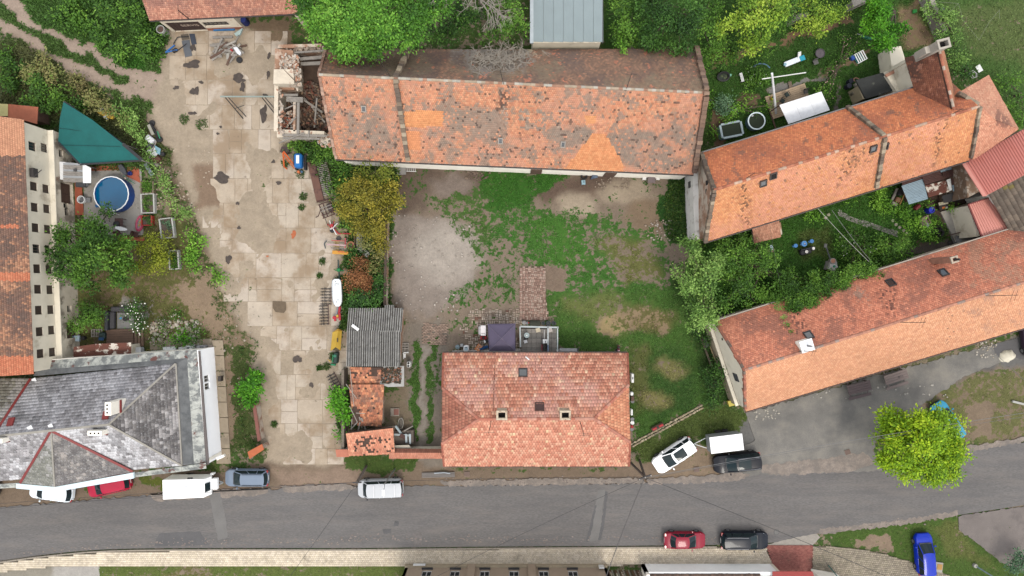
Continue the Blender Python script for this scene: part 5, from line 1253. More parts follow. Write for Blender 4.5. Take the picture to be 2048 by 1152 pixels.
for x0,y0,x1,y1,w in ((720,845,716,862,.12),(723,836,731,858,.16),(719,834,724,856,.14),(704,838,703,858,.08),(714,845,702,858,.1)):
 q=MB();q.beam(W(x0,y0,2.0),W(x1,y1,1.2),w,.06);q.build("fallen_beam",M_wood_g,t)
for a,b in (((700,740),(708,812)),((692,768),(713,797)),((699,812),(715,845)),((712,826),(730,827))):
 q=MB();q.tube(W(*a,2.5),W(*b,2.45),.035);q.build("loose_batten",plain(196,184,170),t)
t=thing("front_tile_shed","small street side shed with holed reddish tile roof","shed",W(740,885))
ORG[t.name]=W(740,885)
rf=MB();rf.beam(W(694,866,2.7),W(784,856,2.7),.15,.15);roof=rf.build("roof",M_deck,t)
tiles("roof_tiles",[W(698,912,2.0),W(692,867,2.9)],[W(790,908,2.0),W(786,856,2.9)],roof,pal_fn([(216,132,106),(206,120,96),(226,146,120)],jit=.1),.2,.24,seed=72,jit=.02,holes=lambda x,y,r:(fbm(x,y,5,3,140)>.56)&in_poly(x,y,[(706,885),(730,872),(790,880),(784,904),(712,906)])|(r.random(len(x))<.02))
q=MB();q.prism([W(699,868,2),W(784,860,2),W(786,904,2),W(702,908,2)],-.1,1.95);q.build("wall",M_rubble,t)
q=MB();q.prism([W(787,864,1.2),W(826,862,1.2),W(826,889,1.2),W(787,890,1.2)],-.1,.9);q.build("lean_to",plain(120,106,94),t)
for a,b,w,m in (((791,852),(803,868),.2,plain(190,206,210)),((788,869),(818,871),.18,plain(196,206,206)),((808,862),(826,852),.1,M_wood_g),((820,868),(820,888),.2,M_zinc),((812,868),(813,886),.2,M_zinc),((800,870),(812,876),.4,M_rustdark)):
 q=MB();q.beam(W(*a,1.25),W(*b,1.1),w,.05);q.build("scrap_board",m,t)
t=thing("gate_wall","boundary wall capped with red tiles between front shed and central house","wall",W(832,908))
ORG[t.name]=W(832,908)
q=MB();q.prism([W(782,901,1.7),W(884,901,1.7),W(884,912,1.7),W(782,912,1.7)],-.1,1.7);q.build("masonry",M_cream,t)
a,b=W(778,906,2.1),W(888,906,2.1)
tiles("coping_tiles",[W(778,917,1.75),a],[W(888,917,1.75),b],t,pal_fn([(214,132,110),(204,120,98)]),.18,.22,seed=73,lift=.03);tiles("coping_tiles",[W(780,897,1.75),a],[W(888,898,1.75),b],t,pal_fn([(190,116,98),(176,104,88)]),.18,.22,seed=74,lift=.03)
q=MB();q.prism([W(784,891,1.6),W(818,890,1.6),W(822,896,1.6),W(780,897,1.6)],1.5,1.6);q.build("ledge",plain(216,206,186),t)
t=thing("gate_pillar","short pillar with flat reddish tile cap at the yard entrance","gate pillar",W(686,905))
ORG[t.name]=W(686,905)
q=MB();q.prism([W(676,900,1.8),W(696,900,1.8),W(696,911,1.8),W(676,911,1.8)],-.1,1.8);q.build("masonry",M_cream,t)
q=MB();q.slab([W(671,899,1.95),W(697,899,1.95),W(698,914,1.82),W(673,914,1.82)],.08);q.build("cap",plain(222,140,112,.9,key='cap'),t)
t=thing("gate_pillar","brick gate pillar with orange tile cap beside the slab path","gate pillar",W(512,905))
ORG[t.name]=W(512,905)
q=MB();q.prism([W(498,905,1.8),W(522,891,1.8),W(526,898,1.8),W(501,914,1.8)],-.1,1.7);q.build("masonry",M_rubble,t)
q=MB();q.slab([W(495,904,1.85),W(524,888,1.85),W(528,899,1.75),W(499,918,1.75)],.08);q.build("cap",plain(216,120,76,.9,key='cap2'),t)
t=thing("boundary_wall","low brick wall with reddish coping beside the slab path strip","wall",W(512,850))
ORG[t.name]=W(512,850)
q=MB();q.prism([W(506,808,1.2),W(511,808,1.2),W(521,880,1.2),W(517,882,1.2)],-.1,1.2);q.build("masonry",M_rubble,t);q=MB();q.prism([W(505,808,1.2),W(512,808,1.2),W(522,880,1.2),W(516,883,1.2)],1.2,1.3);q.build("coping",plain(150,90,76),t)
t=thing("boundary_wall","old brick wall along the weed belt on the courtyard edge","wall",W(772,520))
ORG[t.name]=W(772,520)
q=MB();q.prism([W(771,440,1.5),W(774,440,1.5),W(771,612,1.5),W(768,612,1.5)],-.1,1.5);q.build("masonry",M_rubble,t);q=MB();q.prism([W(770,440,1.5),W(775,440,1.5),W(772,612,1.5),W(767,612,1.5)],1.5,1.58);q.build("coping",plain(96,80,68,.95),t)
t=thing("boundary_wall","grey block wall between concrete yard and tile sheds","wall",W(695,800))
ORG[t.name]=W(695,800)
q=MB();q.prism([W(691,735),W(696,735),W(696,905),W(691,905)],-.1,1.6);q.build("masonry",plain(150,138,122,.95,key='blk',bump=.3,var=.25),t)
t=thing("boundary_wall","mossy concrete wall along the top garden beside the dirt path","wall",W(1858,40))
ORG[t.name]=W(1858,40)
q=MB();q.prism([W(1829,-20),W(1840,-20),W(1876,72),W(1868,76)],-.1,1.4);q.build("masonry",plain(186,178,166,.95,key='cw',var=.2),t)
for i,(pts,lb) in enumerate(((((1571,42),(1604,34),(1607,42),(1575,54)),"short pale wall stub half buried in the yellow hedge"),(((1690,12),(1730,-4),(1734,6),(1694,25)),"grey wall end beside the dark conifer"))):
 q=MB();q.prism([W(*p) for p in pts],-.1,1.3);solo(q,"wall_stub",plain(186,178,166,.95,key='cw',var=.2),lb,"wall")
 # ---- street houses on the near side
t=thing("street_house","beige street house with six windows and worn plinth across the road","house",(0,-28.5,0))
yb=W(1000,1131).y
a,b=Vector((W(812,1131).x,yb,0)),Vector((W(1212,1131).x,yb,0));Ls=(b-a).length
M_beige=mat("beige_render",C(206,184,158,1.1),.9,.06,.8,.1,stain=(C(230,216,186,1.2),.6,.66,.1,.6))
ops=[]
for px in (858,914,973,1031,1090,1148):
 s=(px-812)/400*Ls*.985;ops.append((s-.48,s+.48,1.05,2.5))
_,P=wall("wall",b,a,.55,3.6,M_beige,t,[(Ls-s1,Ls-s0,z0,z1) for s0,s1,z0,z1 in ops])
for s0,s1,z0,z1 in ops:
 window(P,Ls-s1,Ls-s0,z0,z1,t,M_frame_w,M_glass,.12,1)
 q=MB();q.box(((P(Ls-(s0+s1)/2,z0,0)).x,yb+.09,z0-.05),(1.1,.26,.06));q.build("sill",plain(64,62,64,.5),t)
q=MB();q.box(((a.x+b.x)/2,yb+.02,.22),((b-a).length+.1,.4,.64));q.build("plinth",mat("worn_plinth",C(214,196,164),.95,.15,1,.3,stain=(C(186,120,90),.8,.68,.04,.8),stain2=(C(150,132,104),1,.62,.06,.7)),t)
for px in (944,1063):q=MB();q.box((W(px,1131).x,yb+.12,1.9),(.75,.25,3.4));q.build("pilaster",M_beige,t)
q=MB();q.box(((a.x+b.x)/2,yb-4,3.7),((b-a).length,8,.2));q.build("roof",M_brickred,t)
wall("wall",a,a+Vector((0,-8,0)),-.1,3.6,M_beige,t);wall("wall",b+Vector((0,-8,0)),b,-.1,3.6,M_beige,t)
q=MB();q.box((W(840,1136).x,yb+.28,.45),(1.2,.1,.3));q.build("notice_board",plain(240,240,236),t)
q=MB();q.box((W(1200,1134).x,yb+.3,1.0),(.5,.15,.6));q.build("meter_box",plain(238,238,232),t)
t=thing("plank_gate","rusty brown plank gate with pale gaps between two street houses","gate",W(1245,1138))
ORG[t.name]=W(1245,1138)
for i in range(18):q=MB();q.box(W(1216+i*3.7,1134)+Vector((0,-.3,.8)),(.13,.03,1.6),.0);q.build("plank",(M_rustdark,M_rust,M_wood_g)[(i*7)%3],t)
q=MB();q.box(W(1248,1134)+Vector((0,-.36,.5)),(3.4,.05,.08));q.box(W(1248,1134)+Vector((0,-.36,1.3)),(3.4,.05,.08));q.build("rail",M_rustdark,t)
t=thing("white_wall_house","white walled street house with brown tile roof beside red canopy","house",W(1400,1145))
ORG[t.name]=W(1400,1145)
yb=W(1400,1127).y
wall("wall",Vector((W(1540,0).x,yb,0)),Vector((W(1283,0).x,yb,0)),-.1,2.0,mat("white_render_d",C(244,244,240,2.0),.9,.05),t,t=.35)
wall("wall",Vector((W(1283,0).x,yb,0)),Vector((W(1283,0).x,yb-8,0)),-.1,2.6,M_white,t,t=.3);wall("wall",Vector((W(1545,0).x,yb-8,0)),Vector((W(1545,0).x,yb,0)),-.1,2.0,M_cream,t)
rf=MB();rf.beam((W(1300,0).x,yb-4.5,4.4),(W(1530,0).x,yb-4.5,4.4),.2,.2);roof=rf.build("roof",M_deck,t)
tiles("roof_tiles",[Vector((W(1528,0).x*.955,yb-.15,2.05)),Vector((W(1528,0).x*.955,yb-4.5,4.5))],[Vector((W(1292,0).x*.97,yb-.15,2.05)),Vector((W(1292,0).x*.97,yb-4.5,4.5))],roof,pal_fn([(120,92,86),(106,82,78),(134,102,94)]),.24,.3,seed=75,lift=.05)
q=MB();q.slab([W(1545,1143,2.4),W(1625,1143,2.4),W(1640,1190,2.6),W(1545,1190,2.6)],.06)
solo(q,"red_canopy",plain(176,40,32,.6),"red flat canopy above the red brick driveway","canopy")
q=MB();q.prism([W(1621,1137),W(1672,1146),W(1690,1190),W(1625,1190)],-.1,2.2);solo(q,"white_garage",M_white,"white walled garage corner beside the red brick driveway","garage")
q=MB();q.tube(W(1657,1131,.1),W(1674,1152,2.5),.05);solo(q,"green_pole",plain(90,150,140),"thin green pole leaning beside the white garage","pole")
# ---- small sheds of the pool garden and the back gardens
t=thing("pool_shed","white garden shed with ribbed grey board roof beside the round pool","shed",W(155,345))
ORG[t.name]=W(155,345)
q=MB();q.prism([W(131,329),W(183,334),W(183,367),W(131,364)],-.1,1.9);q.build("wall",plain(244,244,242,.8,key='pw'),t)
for i in range(9):
 y0,y1=325.5+i*4.25,325.5+(i+1)*4.25-.4;q=MB();q.slab([W(126,y0,2.35),W(165+i*.1,y0+1.5,2.2),W(165+i*.1,y1+1.5,2.2),W(126.5,y1,2.35)],.05);q.build("roof_board",M_wood_g if i%3 else plain(196,198,198,.8),t)
q=MB();q.slab([W(165,327,2.2),W(182,336,1.9),W(182,366,1.9),W(166,366,2.2)],.04);q.build("roof_end",plain(244,244,242,.7,key='re'),t)
q=MB();q.box(W(150,340,2.4),(.25,.25,.12));q.build("vent",plain(90,88,88),t)
t=thing("rusty_roof_shed","lean-to with peeling rusty red sheet roof behind the slate roofed house","shed",W(205,705))
ORG[t.name]=W(205,705)
for a,b,z in (((147,694),(190,688),2.5),((190,688),(263,685),2.6)):
 n=2
 for i in range(n):
  A,B=W(*a,z),W(*b,z);C_,D_=W(b[0]+(0 if b[0]>200 else 1),716+(4 if a[0]>150 else 0),z-.3),W(a[0],720,z-.3);m0=lambda u,v:A.lerp(B,u).lerp(D_.lerp(C_,u),v)
  q=MB();q.slab([m0(0,i/n),m0(.99,i/n),m0(.99,(i+.98)/n),m0(0,(i+.98)/n)],.03);q.build("roof_sheet",M_rust,t)
q=MB();q.prism([W(152,698,2),W(258,690,2),W(258,712,2),W(152,718,2)],-.1,2.1);q.build("wall",M_cream,t)
t=thing("patchwork_shed","shed roofed with patchwork of rusty and pale blue corrugated sheets","shed",W(1860,375))
ORG[t.name]=W(1860,375)
M_bluesheet=mat("pale_blue_sheet",C(176,200,212),.55,.1,2,.05,metal=.2)
def csheet(pts,z,m,pitch=.14):corrugated(t,W(*pts[0],z),W(*pts[1],z),W(*pts[2],z-.08),W(*pts[3],z-.08),pitch,.02,m)
csheet([(1803,372),(1818,409),(1856,398),(1846,358)],2.4,M_bluesheet);csheet([(1803,363),(1805,371),(1847,357),(1843,349)],2.42,M_rustdark)
csheet([(1843,350),(1850,370),(1888,359),(1880,340)],2.45,M_rustdark);csheet([(1880,339),(1882,345),(1904,338),(1901,333)],2.47,M_bluesheet);csheet([(1884,345),(1889,358),(1914,349),(1906,338)],2.46,M_rustdark)
csheet([(1850,371),(1858,395),(1900,383),(1893,361)],2.38,M_rust);csheet([(1902,358),(1904,370),(1922,365),(1916,352)],2.4,M_rustdark);csheet([(1904,371),(1906,383),(1928,376),(1925,364)],2.36,M_bluesheet);csheet([(1893,360),(1899,382),(1904,380),(1901,357)],2.43,plain(226,226,222))
q=MB();q.slab([W(1884,392,2.2),W(1930,378,2.2),W(1932,398,1.9),W(1888,406,1.9)],.05);q.build("felt_flap",plain(56,54,54,.95),t)
q=MB();q.prism([W(1810,372,1),W(1922,340,1),W(1924,374,1),W(1822,402,1)],-.1,2.1);q.build("wall",M_wood_b,t)
t=thing("flat_roof_annex","low mossy black felt roofed annex beside the cream garden wall","annex",W(1720,175))
ORG[t.name]=W(1720,175)
q=MB();q.prism([W(1712,160,2.2),W(1766,145,2.2),W(1790,180,2.2),W(1732,198,2.2)],2.0,2.2);q.build("roof",mat("mossy_felt",C(66,68,66),.95,.2,1.5,.2,stain=(C(128,130,116),1.4,.62,.04,.8)),t)
q=MB();q.prism([W(1716,163,1),W(1764,149,1),W(1786,179,1),W(1734,194,1)],-.1,2.0);q.build("wall",M_cream,t)
q=MB();q.prism([W(1716,172,2),W(1724,168,2),W(1734,196,2),W(1726,198,2)],-.1,2.0);q.build("side_wall",plain(206,190,156),t)
t=thing("brick_lean_to","small lean-to with reddish tile roof below the angled barn eave, vines over it","shed",W(1540,462))
ORG[t.name]=W(1540,462)
tiles("roof_tiles",[W(1508,487,1.9),W(1504,456,2.4)],[W(1562,474,1.9),W(1558,440,2.4)],t,pal_fn([(196,130,108),(184,118,98),(206,142,120)]),.2,.26,seed=76)
q=MB();q.prism([W(1510,458,1),W(1555,446,1),W(1558,470,1),W(1512,482,1)],-.1,1.8);q.build("wall",M_rubble,t)
t=thing("orange_sheet_shed","shed end with orange and yellow sheet roofs behind the granary","shed",W(40,225))
ORG[t.name]=W(40,225)
q=MB();q.slab([W(16,208,3.2),W(76,214,3.2),W(74,248,3.0),W(46,240,3.0),W(16,234,3.0)],.05);q.build("orange_sheet",mat("orange_felt",C(206,122,90),.9,.15,1.5,.1),t)
q=MB();q.slab([W(-30,206,3.25),W(15.5,208,3.25),W(15.5,232,3.05),W(-30,232,3.05)],.05);q.build("yellow_sheet",plain(234,222,150),t)
q=MB();q.prism([W(-30,212,2),W(72,216,2),W(72,240,2),W(-30,240,2)],-.1,2.9);q.build("wall",M_wood_b,t)
# -- TREES, SHRUBS, GROUND COVER
def leaf_mat(name,tr=.3):return mat(name,attr=True,rough=.6,var=.0,bump=0,transl=tr,spec=.2)
M_leaf=leaf_mat("leaf");M_bark=mat("bark",C(110,96,80),.95,.25,4,.4);M_deadwood=mat("bleached_twigs",C(196,186,172),.95,.15,4,.2)
def leaf_quads(pos,axis,nrm,ln,wd):
 side=np.cross(nrm,axis);side/=np.linalg.norm(side,axis=1)[:,None]+1e-9
 a,b=axis*ln[:,None],side*wd[:,None]/2
 V=np.stack([pos,pos+a*.5+b,pos+a,pos+a*.5-b],1)
 return V.reshape(-1,3),np.arange(len(pos)*4).reshape(-1,4)
def unit(v):return v/(np.linalg.norm(v,axis=-1,keepdims=True)+1e-9)
def foliage(lobes,pal,leaf,dens,burst=.5,seed=0,spread=.3,per=16,fuzz=.12):
 r=np.random.default_rng(seed);P,A,N,Cc,Ln=[],[],[],[],[]
 pa=np.array([C(*c,2.15)*np.array([.97,1.04,.95]) for c in pal])
 for x,y,z,rr,rz in lobes:
  n=max(6,int(dens*rr*rr*6.3/per))
  nb=max(5,int(rr*rr*2.0));bd=unit(r.normal(0,1,(nb,3))+np.array([0,0,.5]));bi=r.integers(0,nb,n);d=unit(bd[bi]+r.normal(0,.26,(n,3)));br=r.uniform(.8,1.12,nb)[bi]-.5*np.linalg.norm(d-bd[bi],axis=1);rad=r.uniform(.5,1.0,n)**.5*br
  rad*=1+fuzz*2.2*(fbm(d[:,0]*3+x,d[:,1]*3+y,.8,2,seed)-.5)+r.normal(0,fuzz*.35,n)
  c=np.array([x,y,z])+d*rad[:,None]*np.array([rr,rr,rz])
  k=np.clip(np.clip(r.beta(1.5,1.5,n)*.75+(r.random(nb)[bi]-.35)*.5,0,1)*(len(pa)-1),0,len(pa)-1.001)
  ci=np.repeat(np.arange(n),per);m=n*per
  off=r.normal(0,1,(m,3))*np.array([1,1,.55])*spread*r.uniform(.5,1.2,n)[ci][:,None]
  pos=c[ci]+off;out=d[ci]
  ax=unit(unit(off*np.array([1,1,.6]))*burst+unit(r.normal(0,1,(m,3)))*(1-burst)+np.array([0,0,-.15]))
  nm=unit(out*.5+np.array([0,0,.7])+r.normal(0,.5,(m,3)))
  i=k[ci].astype(int);f=(k[ci]-i)[:,None];col=pa[i]*(1-f)+pa[i+1]*f
  P.append(pos);A.append(ax);N.append(nm);Cc.append(col*(1+r.normal(0,.14,m))[:,None]);Ln.append(leaf*r.uniform(.6,1.35,m))
 P,A,N,Cc,Ln=map(np.concatenate,(P,A,N,Cc,Ln))
 k=P[:,2]>.03
 V,F=leaf_quads(P[k],A[k],N[k],Ln[k],Ln[k]*.55)
 return V,F,np.clip(Cc[k],.002,.8)
def lobe(px,py,rpx,z,flat=.75):
 p=W(px,py,z);rr=rpx*K*(H-z)/H;return (p.x,p.y,z,rr,rr*flat)
G_={'mid':[(40,66,24),(66,100,36),(96,134,48),(128,162,66)],'bright':[(58,92,26),(92,136,42),(126,170,58),(160,196,84)],'dark':[(32,56,24),(50,82,34),(74,110,46),(100,138,60)],'yellow':[(70,100,30),(108,140,46),(158,180,62),(190,204,88)],'olive':[(78,74,28),(112,106,38),(146,134,48),(170,148,60)],'rust':[(92,60,40),(130,82,52),(160,106,70),(182,132,92)],'walnut':[(62,90,40),(98,130,60),(134,164,84),(166,190,110)],'blue':[(50,74,56),(74,102,76),(100,128,98),(130,152,124)],'lime':[(80,112,12),(112,146,20),(146,172,26),(184,196,44)],'apple':[(34,58,22),(58,90,32),(86,122,42),(118,150,60)],'dry':[(104,94,62),(134,122,80),(120,128,70),(160,146,100)],'thuja':[(38,80,14),(62,116,20),(90,148,30),(120,172,46)]}
_s=[100]
def plant(name,label,cat,pal,lobes,leaf=.2,dens=70,burst=.55,trunk=None,tr=.16,group=None,spread=.3,per=16,fuzz=.14,extra=()):
 _s[0]+=1;L=[lobe(*l) for l in lobes]
 tx,ty=trunk or (sum(l[0] for l in lobes)/len(lobes),sum(l[1] for l in lobes)/len(lobes))
 zt=sum(l[2] for l in L)/len(L);b=W(tx,ty)
 t=thing(name,label,cat,b,0,group);ORG[t.name]=b
 V,F,cc=foliage(L,G_[pal] if isinstance(pal,str) else pal,leaf,dens,burst,_s[0],spread,per,fuzz)
 mesh_np("crown",V,F,M_leaf,t,cc)
 low=cat in ('weeds','plants','creeper');tr=.03 if low else tr
 q=MB();fork=b+Vector((0,0,max(.15,zt*.45)));q.tube(b-Vector((0,0,.1)),fork,tr,tr*.75,7)
 for x,y,z,rr,rz in ([] if low else L):
  e=Vector((x,y,z));m_=fork.lerp(e,.5)+Vector((0,0,.1*rr));q.tube(fork,m_,tr*.6,tr*.4,5);q.tube(m_,e,tr*.4,tr*.15,5)
  for k in range(3):a=_s[0]+k*2.1;q.tube(e,e+Vector((math.cos(a)*rr*.7,math.sin(a)*rr*.7,rz*.3)),tr*.15,.01,4)
 q.build("stem" if low else "trunk",M_bark,t)
 for nm,lb,col,n,s in extra:
  r=np.random.default_rng(_s[0]);i=r.integers(0,len(V)//4,n);p=V.reshape(-1,4,3)[i].mean(1)+np.array([0,0,.06])
  up=np.tile([0,0,1.0],(n,1))+r.normal(0,.2,(n,3));a=unit(r.normal(0,1,(n,3))*[1,1,.2]);v,f=leaf_quads(p-a*s/2,a,unit(up),np.full(n,s),np.full(n,s*.9));mesh_np(nm,v,f,plain(*col),t,kind='stuff')
 return t
T=plant
T("ash_tree","big bright green broadleaf tree overhanging the top edge of the barn roof","tree",[(44,78,24),(74,118,38),(104,152,52),(142,184,76)],[(640,18,48,8),(655,62,42,7.5),(700,50,55,9),(760,35,58,9.5),(815,20,55,9),(735,88,34,8),(692,98,24,7.5),(790,78,32,8.5),(826,62,28,8.5),(860,12,40,8.5),(780,-35,60,9),(700,-30,60,9),(620,-20,40,8)],.25,95,.75,(720,70),.35,spread=.42,per=22,fuzz=.2)
T("shade_tree","dark green tree in the gap between the ash and the bare tree","tree",'dark',[(905,40,42,3),(935,20,45,3.4),(895,75,22,3.5),(870,60,25,3.5)],.22,45,.5,None,.15)
T("young_tree","green leafy tree growing through the bare branches","tree",'mid',[(1000,40,34,6),(1025,25,32,6.5),(985,75,16,5.5),(1040,60,18,5.5),(1010,-10,40,6)],.24,55,.6,None,.14,fuzz=.25)
T("hedge_tree","bushy green tree against the grey roofed shed","tree",'mid',[(1238,25,32,4.5),(1232,68,24,4),(1260,50,30,5),(1262,85,18,3.6)],.22,60,.5)
T("dark_tree","dark green broad tree overhanging the barn roof corner","tree",'dark',[(1330,45,48,6),(1360,75,38,5.6),(1300,80,26,5.2),(1372,30,40,6.5),(1310,10,40,6)],.22,70,.5,None,.2)
T("hedge_tree","shadowy green tree behind the yellow green one","tree",'mid',[(1285,0,36,4.5),(1410,55,30,4.5),(1420,95,26,3.5),(1415,15,34,5)],.22,50,.5)
T("maple_tree","bright yellow green tree, the largest in the top garden","tree",'yellow',[(1500,20,42,6),(1525,55,34,5.5),(1480,50,26,5),(1540,15,36,6),(1450,55,20,4.6),(1500,85,24,4.5)],.24,60,.6,None,.2,fuzz=.22)
T("hedge_shrub","dense green shrub below the yellow green tree by the lawn","shrub",'mid',[(1450,95,26,1.8),(1475,105,22,1.6),(1410,130,22,1.4),(1530,95,22,1.6),(1440,115,18,1.2)],.2,60)
T("dark_tree","small dark green tree between yellow tree and pale wall stub","tree",'mid',[(1575,12,30,4),(1560,45,22,3),(1590,30,14,2.6)],.22,55)
T("yellow_hedge","yellow green hedge mound between the two pale wall stubs","hedge",'yellow',[(1625,30,26,2.6),(1655,22,26,2.6),(1680,30,20,2.2),(1640,50,22,2),(1600,58,16,1.6),(1612,8,20,2.5)],.2,65)
T("conifer","dense deep green conifer beside the dirt path","tree",'thuja',[(1765,30,36,5),(1770,70,34,4.5),(1745,50,28,4),(1790,60,22,4),(1760,-10,34,5)],.2,100,.7,None,.2,spread=.22)
T("yellow_shrub","yellow green shrub row along the mossy concrete wall","shrub",'walnut',[(1868,20,20,1.8),(1890,45,24,2),(1905,75,22,2),(1920,105,20,1.8),(1910,130,16,1.5),(1878,62,14,1.6)],.2,65,extra=())
T("hedge_shrub","dark green shrub beside the big pale chimney","shrub",'dark',[(1920,155,16,2),(1935,140,15,1.8),(1915,130,10,1.6)],.2,60)
T("hedge_shrub","tall green shrubs at the lawn edge beyond the pink roof","shrub",'mid',[(2020,170,22,2.5),(2035,205,24,2.8),(2045,240,20,2.5),(2000,160,14,2)],.2,60)
T("apple_tree","wide dark green tree between the granary wall and the pool","tree",'apple',[(150,480,42,4.5),(200,455,36,4),(205,505,52,5.2),(140,535,40,4.5),(180,560,36,4.5),(250,510,40,4.2),(245,545,32,3.8),(115,500,26,4.2),(215,425,14,3.6),(128,462,18,4)],.24,80,.5,(190,515),.24,fuzz=.22)
T("lilac_shrub","yellowing green shrub between apple tree and raised beds","shrub",[(70,80,20),(104,114,30),(136,142,42),(160,158,60)],[(300,500,30,2.2),(322,485,24,2),(318,525,24,2),(285,530,20,2),(340,510,16,1.5)],.18,75)
T("garden_shrub","round green shrub at the foot of the granary","shrub",'mid',[(165,630,30,2),(185,620,24,2.2),(150,640,22,1.8),(190,640,18,1.6)],.17,80)
T("rose_bush","green bush dotted with white flowers beside the sunken seat","shrub",'dark',[(275,625,22,1.5),(285,645,20,1.3),(262,615,16,1.3)],.16,85,extra=(("blossom","",(244,240,230),60,.16),))
T("bright_bush","small bright green bush in the rock garden","shrub",'thuja',[(368,676,16,1.1),(380,682,14,.9),(352,684,12,.8)],.15,100)
T("rock_plants","mixed low plants with white and red blooms in the rock garden","plants",'mid',[(330,655,20,.5,.4),(355,640,20,.45,.4),(310,680,14,.6),(390,655,18,.4,.4),(400,675,16,.5),(325,690,12,.5)],.14,60,extra=(("blossom","",(240,232,214),60,.14),("red_blossom","",(200,50,60),12,.14)))
T("comfrey_patch","bright leafy weed patch in the strip beside the concrete yard","weeds",'bright',[(385,505,20,.5,.5),(380,525,16,.5,.5),(395,485,18,.5,.5),(378,465,14,.4,.5),(440,555,14,.5,.5),(430,545,12,.4,.5),(395,535,12,.4,.5)],.22,55)
T("thuja","small vivid green feathery conifer at the slab path","tree",'thuja',[(502,768,24,1.8),(505,750,18,1.4),(500,790,18,1.3),(490,775,14,1.2)],.26,90,.85,None,.1,spread=.3)
T("bright_bush","light green bush against the block wall of the yard","shrub",'thuja',[(680,795,22,1.8),(675,815,22,1.8),(692,830,16,1.5),(668,800,14,1.5),(685,865,12,.8)],.24,70,.7)
T("autumn_tree","olive and yellow autumn tree between yard and courtyard","tree",'olive',[(735,385,46,5),(705,415,34,4.5),(765,420,36,4.6),(740,445,34,4.5),(790,405,20,4),(698,385,22,4.2),(775,385,26,4.4),(720,460,20,3.8),(765,465,22,3.5),(762,490,16,3)],.2,90,.5,(740,410),.22,fuzz=.2)
T("plum_tree","green crown at the back of the olive autumn tree by the barn","tree",[(64,76,26),(98,110,38),(126,132,50),(150,146,62)],[(750,345,30,4.4),(780,340,20,4),(720,362,22,3.8),(765,362,22,4)],.2,80)
T("rust_shrub","withered reddish brown shrub beside the white machine cover","shrub",'rust',[(715,550,26,1.8),(735,570,20,1.6),(720,530,16,1.5),(708,570,18,1.5),(700,550,14,1.4)],.17,110,.5)
T("elder_bush","deep green bush behind the corrugated shed","shrub",'dark',[(715,600,22,1.8),(745,600,22,1.8),(730,590,20,2),(755,570,16,1.5)],.22,75,.75)
T("weed_thicket","tangled grey green thicket under the olive tree","weeds",'dry',[(755,515,20,1.2),(745,540,16,1),(765,545,10,1),(735,490,16,.9)],.18,70,.7)
T("weed_thicket","green weed thicket along the wall of the courtyard","weeds",'dark',[(758,560,14,1.4),(750,580,14,1.4),(765,530,10,1.2),(712,510,14,.9),(700,520,10,.7),(748,478,14,.9)],.2,70,.7)
T("nettle_patch","nettle patch below the ruin wall beside the small digger","weeds",'mid',[(600,292,18,.8,.6),(625,298,20,.9,.6),(655,300,20,.9,.6),(675,322,16,.9,.6),(690,345,16,.9,.6),(670,365,14,.8,.6),(640,315,14,.7,.6),(700,325,14,.8,.6),(588,286,12,.6,.6),(680,400,12,.8,.6),(662,385,10,.6,.6),(692,452,14,.8)],.2,70,.6)
T("lime_tree","yellow green star leaved tree at the street bend","tree",'lime',[(1845,880,55,6.5),(1800,845,34,5.5),(1870,850,36,5.8),(1905,895,40,5.8),(1860,930,40,5.8),(1795,905,40,5.6),(1825,930,30,5.2),(1895,935,28,5.2),(1775,870,26,5),(1905,855,22,5),(1770,920,18,4.6),(1868,950,20,5),(1780,835,20,5)],.24,120,.9,(1850,880),.28,spread=.34,per=24,fuzz=.14)
T("walnut_tree","pale green leafy tree at the lawn edge under the flaking gable","tree",'walnut',[(1395,530,36,5),(1375,500,26,4.4),(1420,560,38,5.2),(1385,575,34,4.8),(1405,615,34,4.8),(1430,630,24,4.4),(1430,520,26,4.4),(1365,545,18,4),(1390,645,18,3.8)],.23,75,.55,(1405,570),.2,fuzz=.22)
T("cherry_tree","dark shaded tree between walnut and vine covered lean-to","tree",'mid',[(1470,520,36,4),(1475,560,36,4),(1510,500,30,3.6),(1500,590,30,3.6),(1530,530,30,3.4),(1455,600,24,3.6),(1445,490,20,3.2),(1480,480,18,2.8),(1560,565,26,3),(1585,560,22,2.4),(1620,560,22,2.2)],.2,75,.55,None,.16,fuzz=.25)
T("creeper","leafy creeper spilling over the long house roof eave","creeper",'mid',[(1600,585,34,4.2,.4),(1565,595,26,4,.4),(1632,590,28,4.4,.35),(1610,605,22,4.7,.3),(1645,568,26,4,.4),(1680,558,26,3.9,.4),(1715,550,28,4,.4),(1750,545,24,4,.4),(1762,560,14,4.4,.3),(1590,600,22,4.6,.3),(1535,595,22,3.4,.5),(1605,612,24,5.0,.3),(1628,606,22,5.0,.3),(1585,612,18,4.9,.3),(1640,588,22,4.7,.3),(1612,594,24,4.8,.3),(1665,572,20,4.5,.3),(1690,566,18,4.5,.3)],.17,150,.4,(1620,555),.1,spread=.25)
T("creeper","thin creeper running up to the white chimney cap","creeper",'walnut',[(1560,618,6,5.2,.4),(1568,632,5,5.6,.4),(1576,648,5,6.1,.4),(1584,664,4.5,6.5,.4),(1552,610,9,4.8,.3)],.12,110,.4,(1550,600),.04,spread=.1)
T("creeper","green creeper tuft on the barn roof behind the ridge","creeper",'bright',[(1243,92,8,5.2,.5),(1245,102,6,5.6,.4),(1238,88,6,5,.5)],.16,110,.4,None,.05,spread=.14)
T("hazel_bush","round green bush at the end of the setts path","shrub",'mid',[(1795,490,30,2.2),(1775,510,24,2),(1810,505,22,1.8),(1770,485,18,1.8)],.18,80)
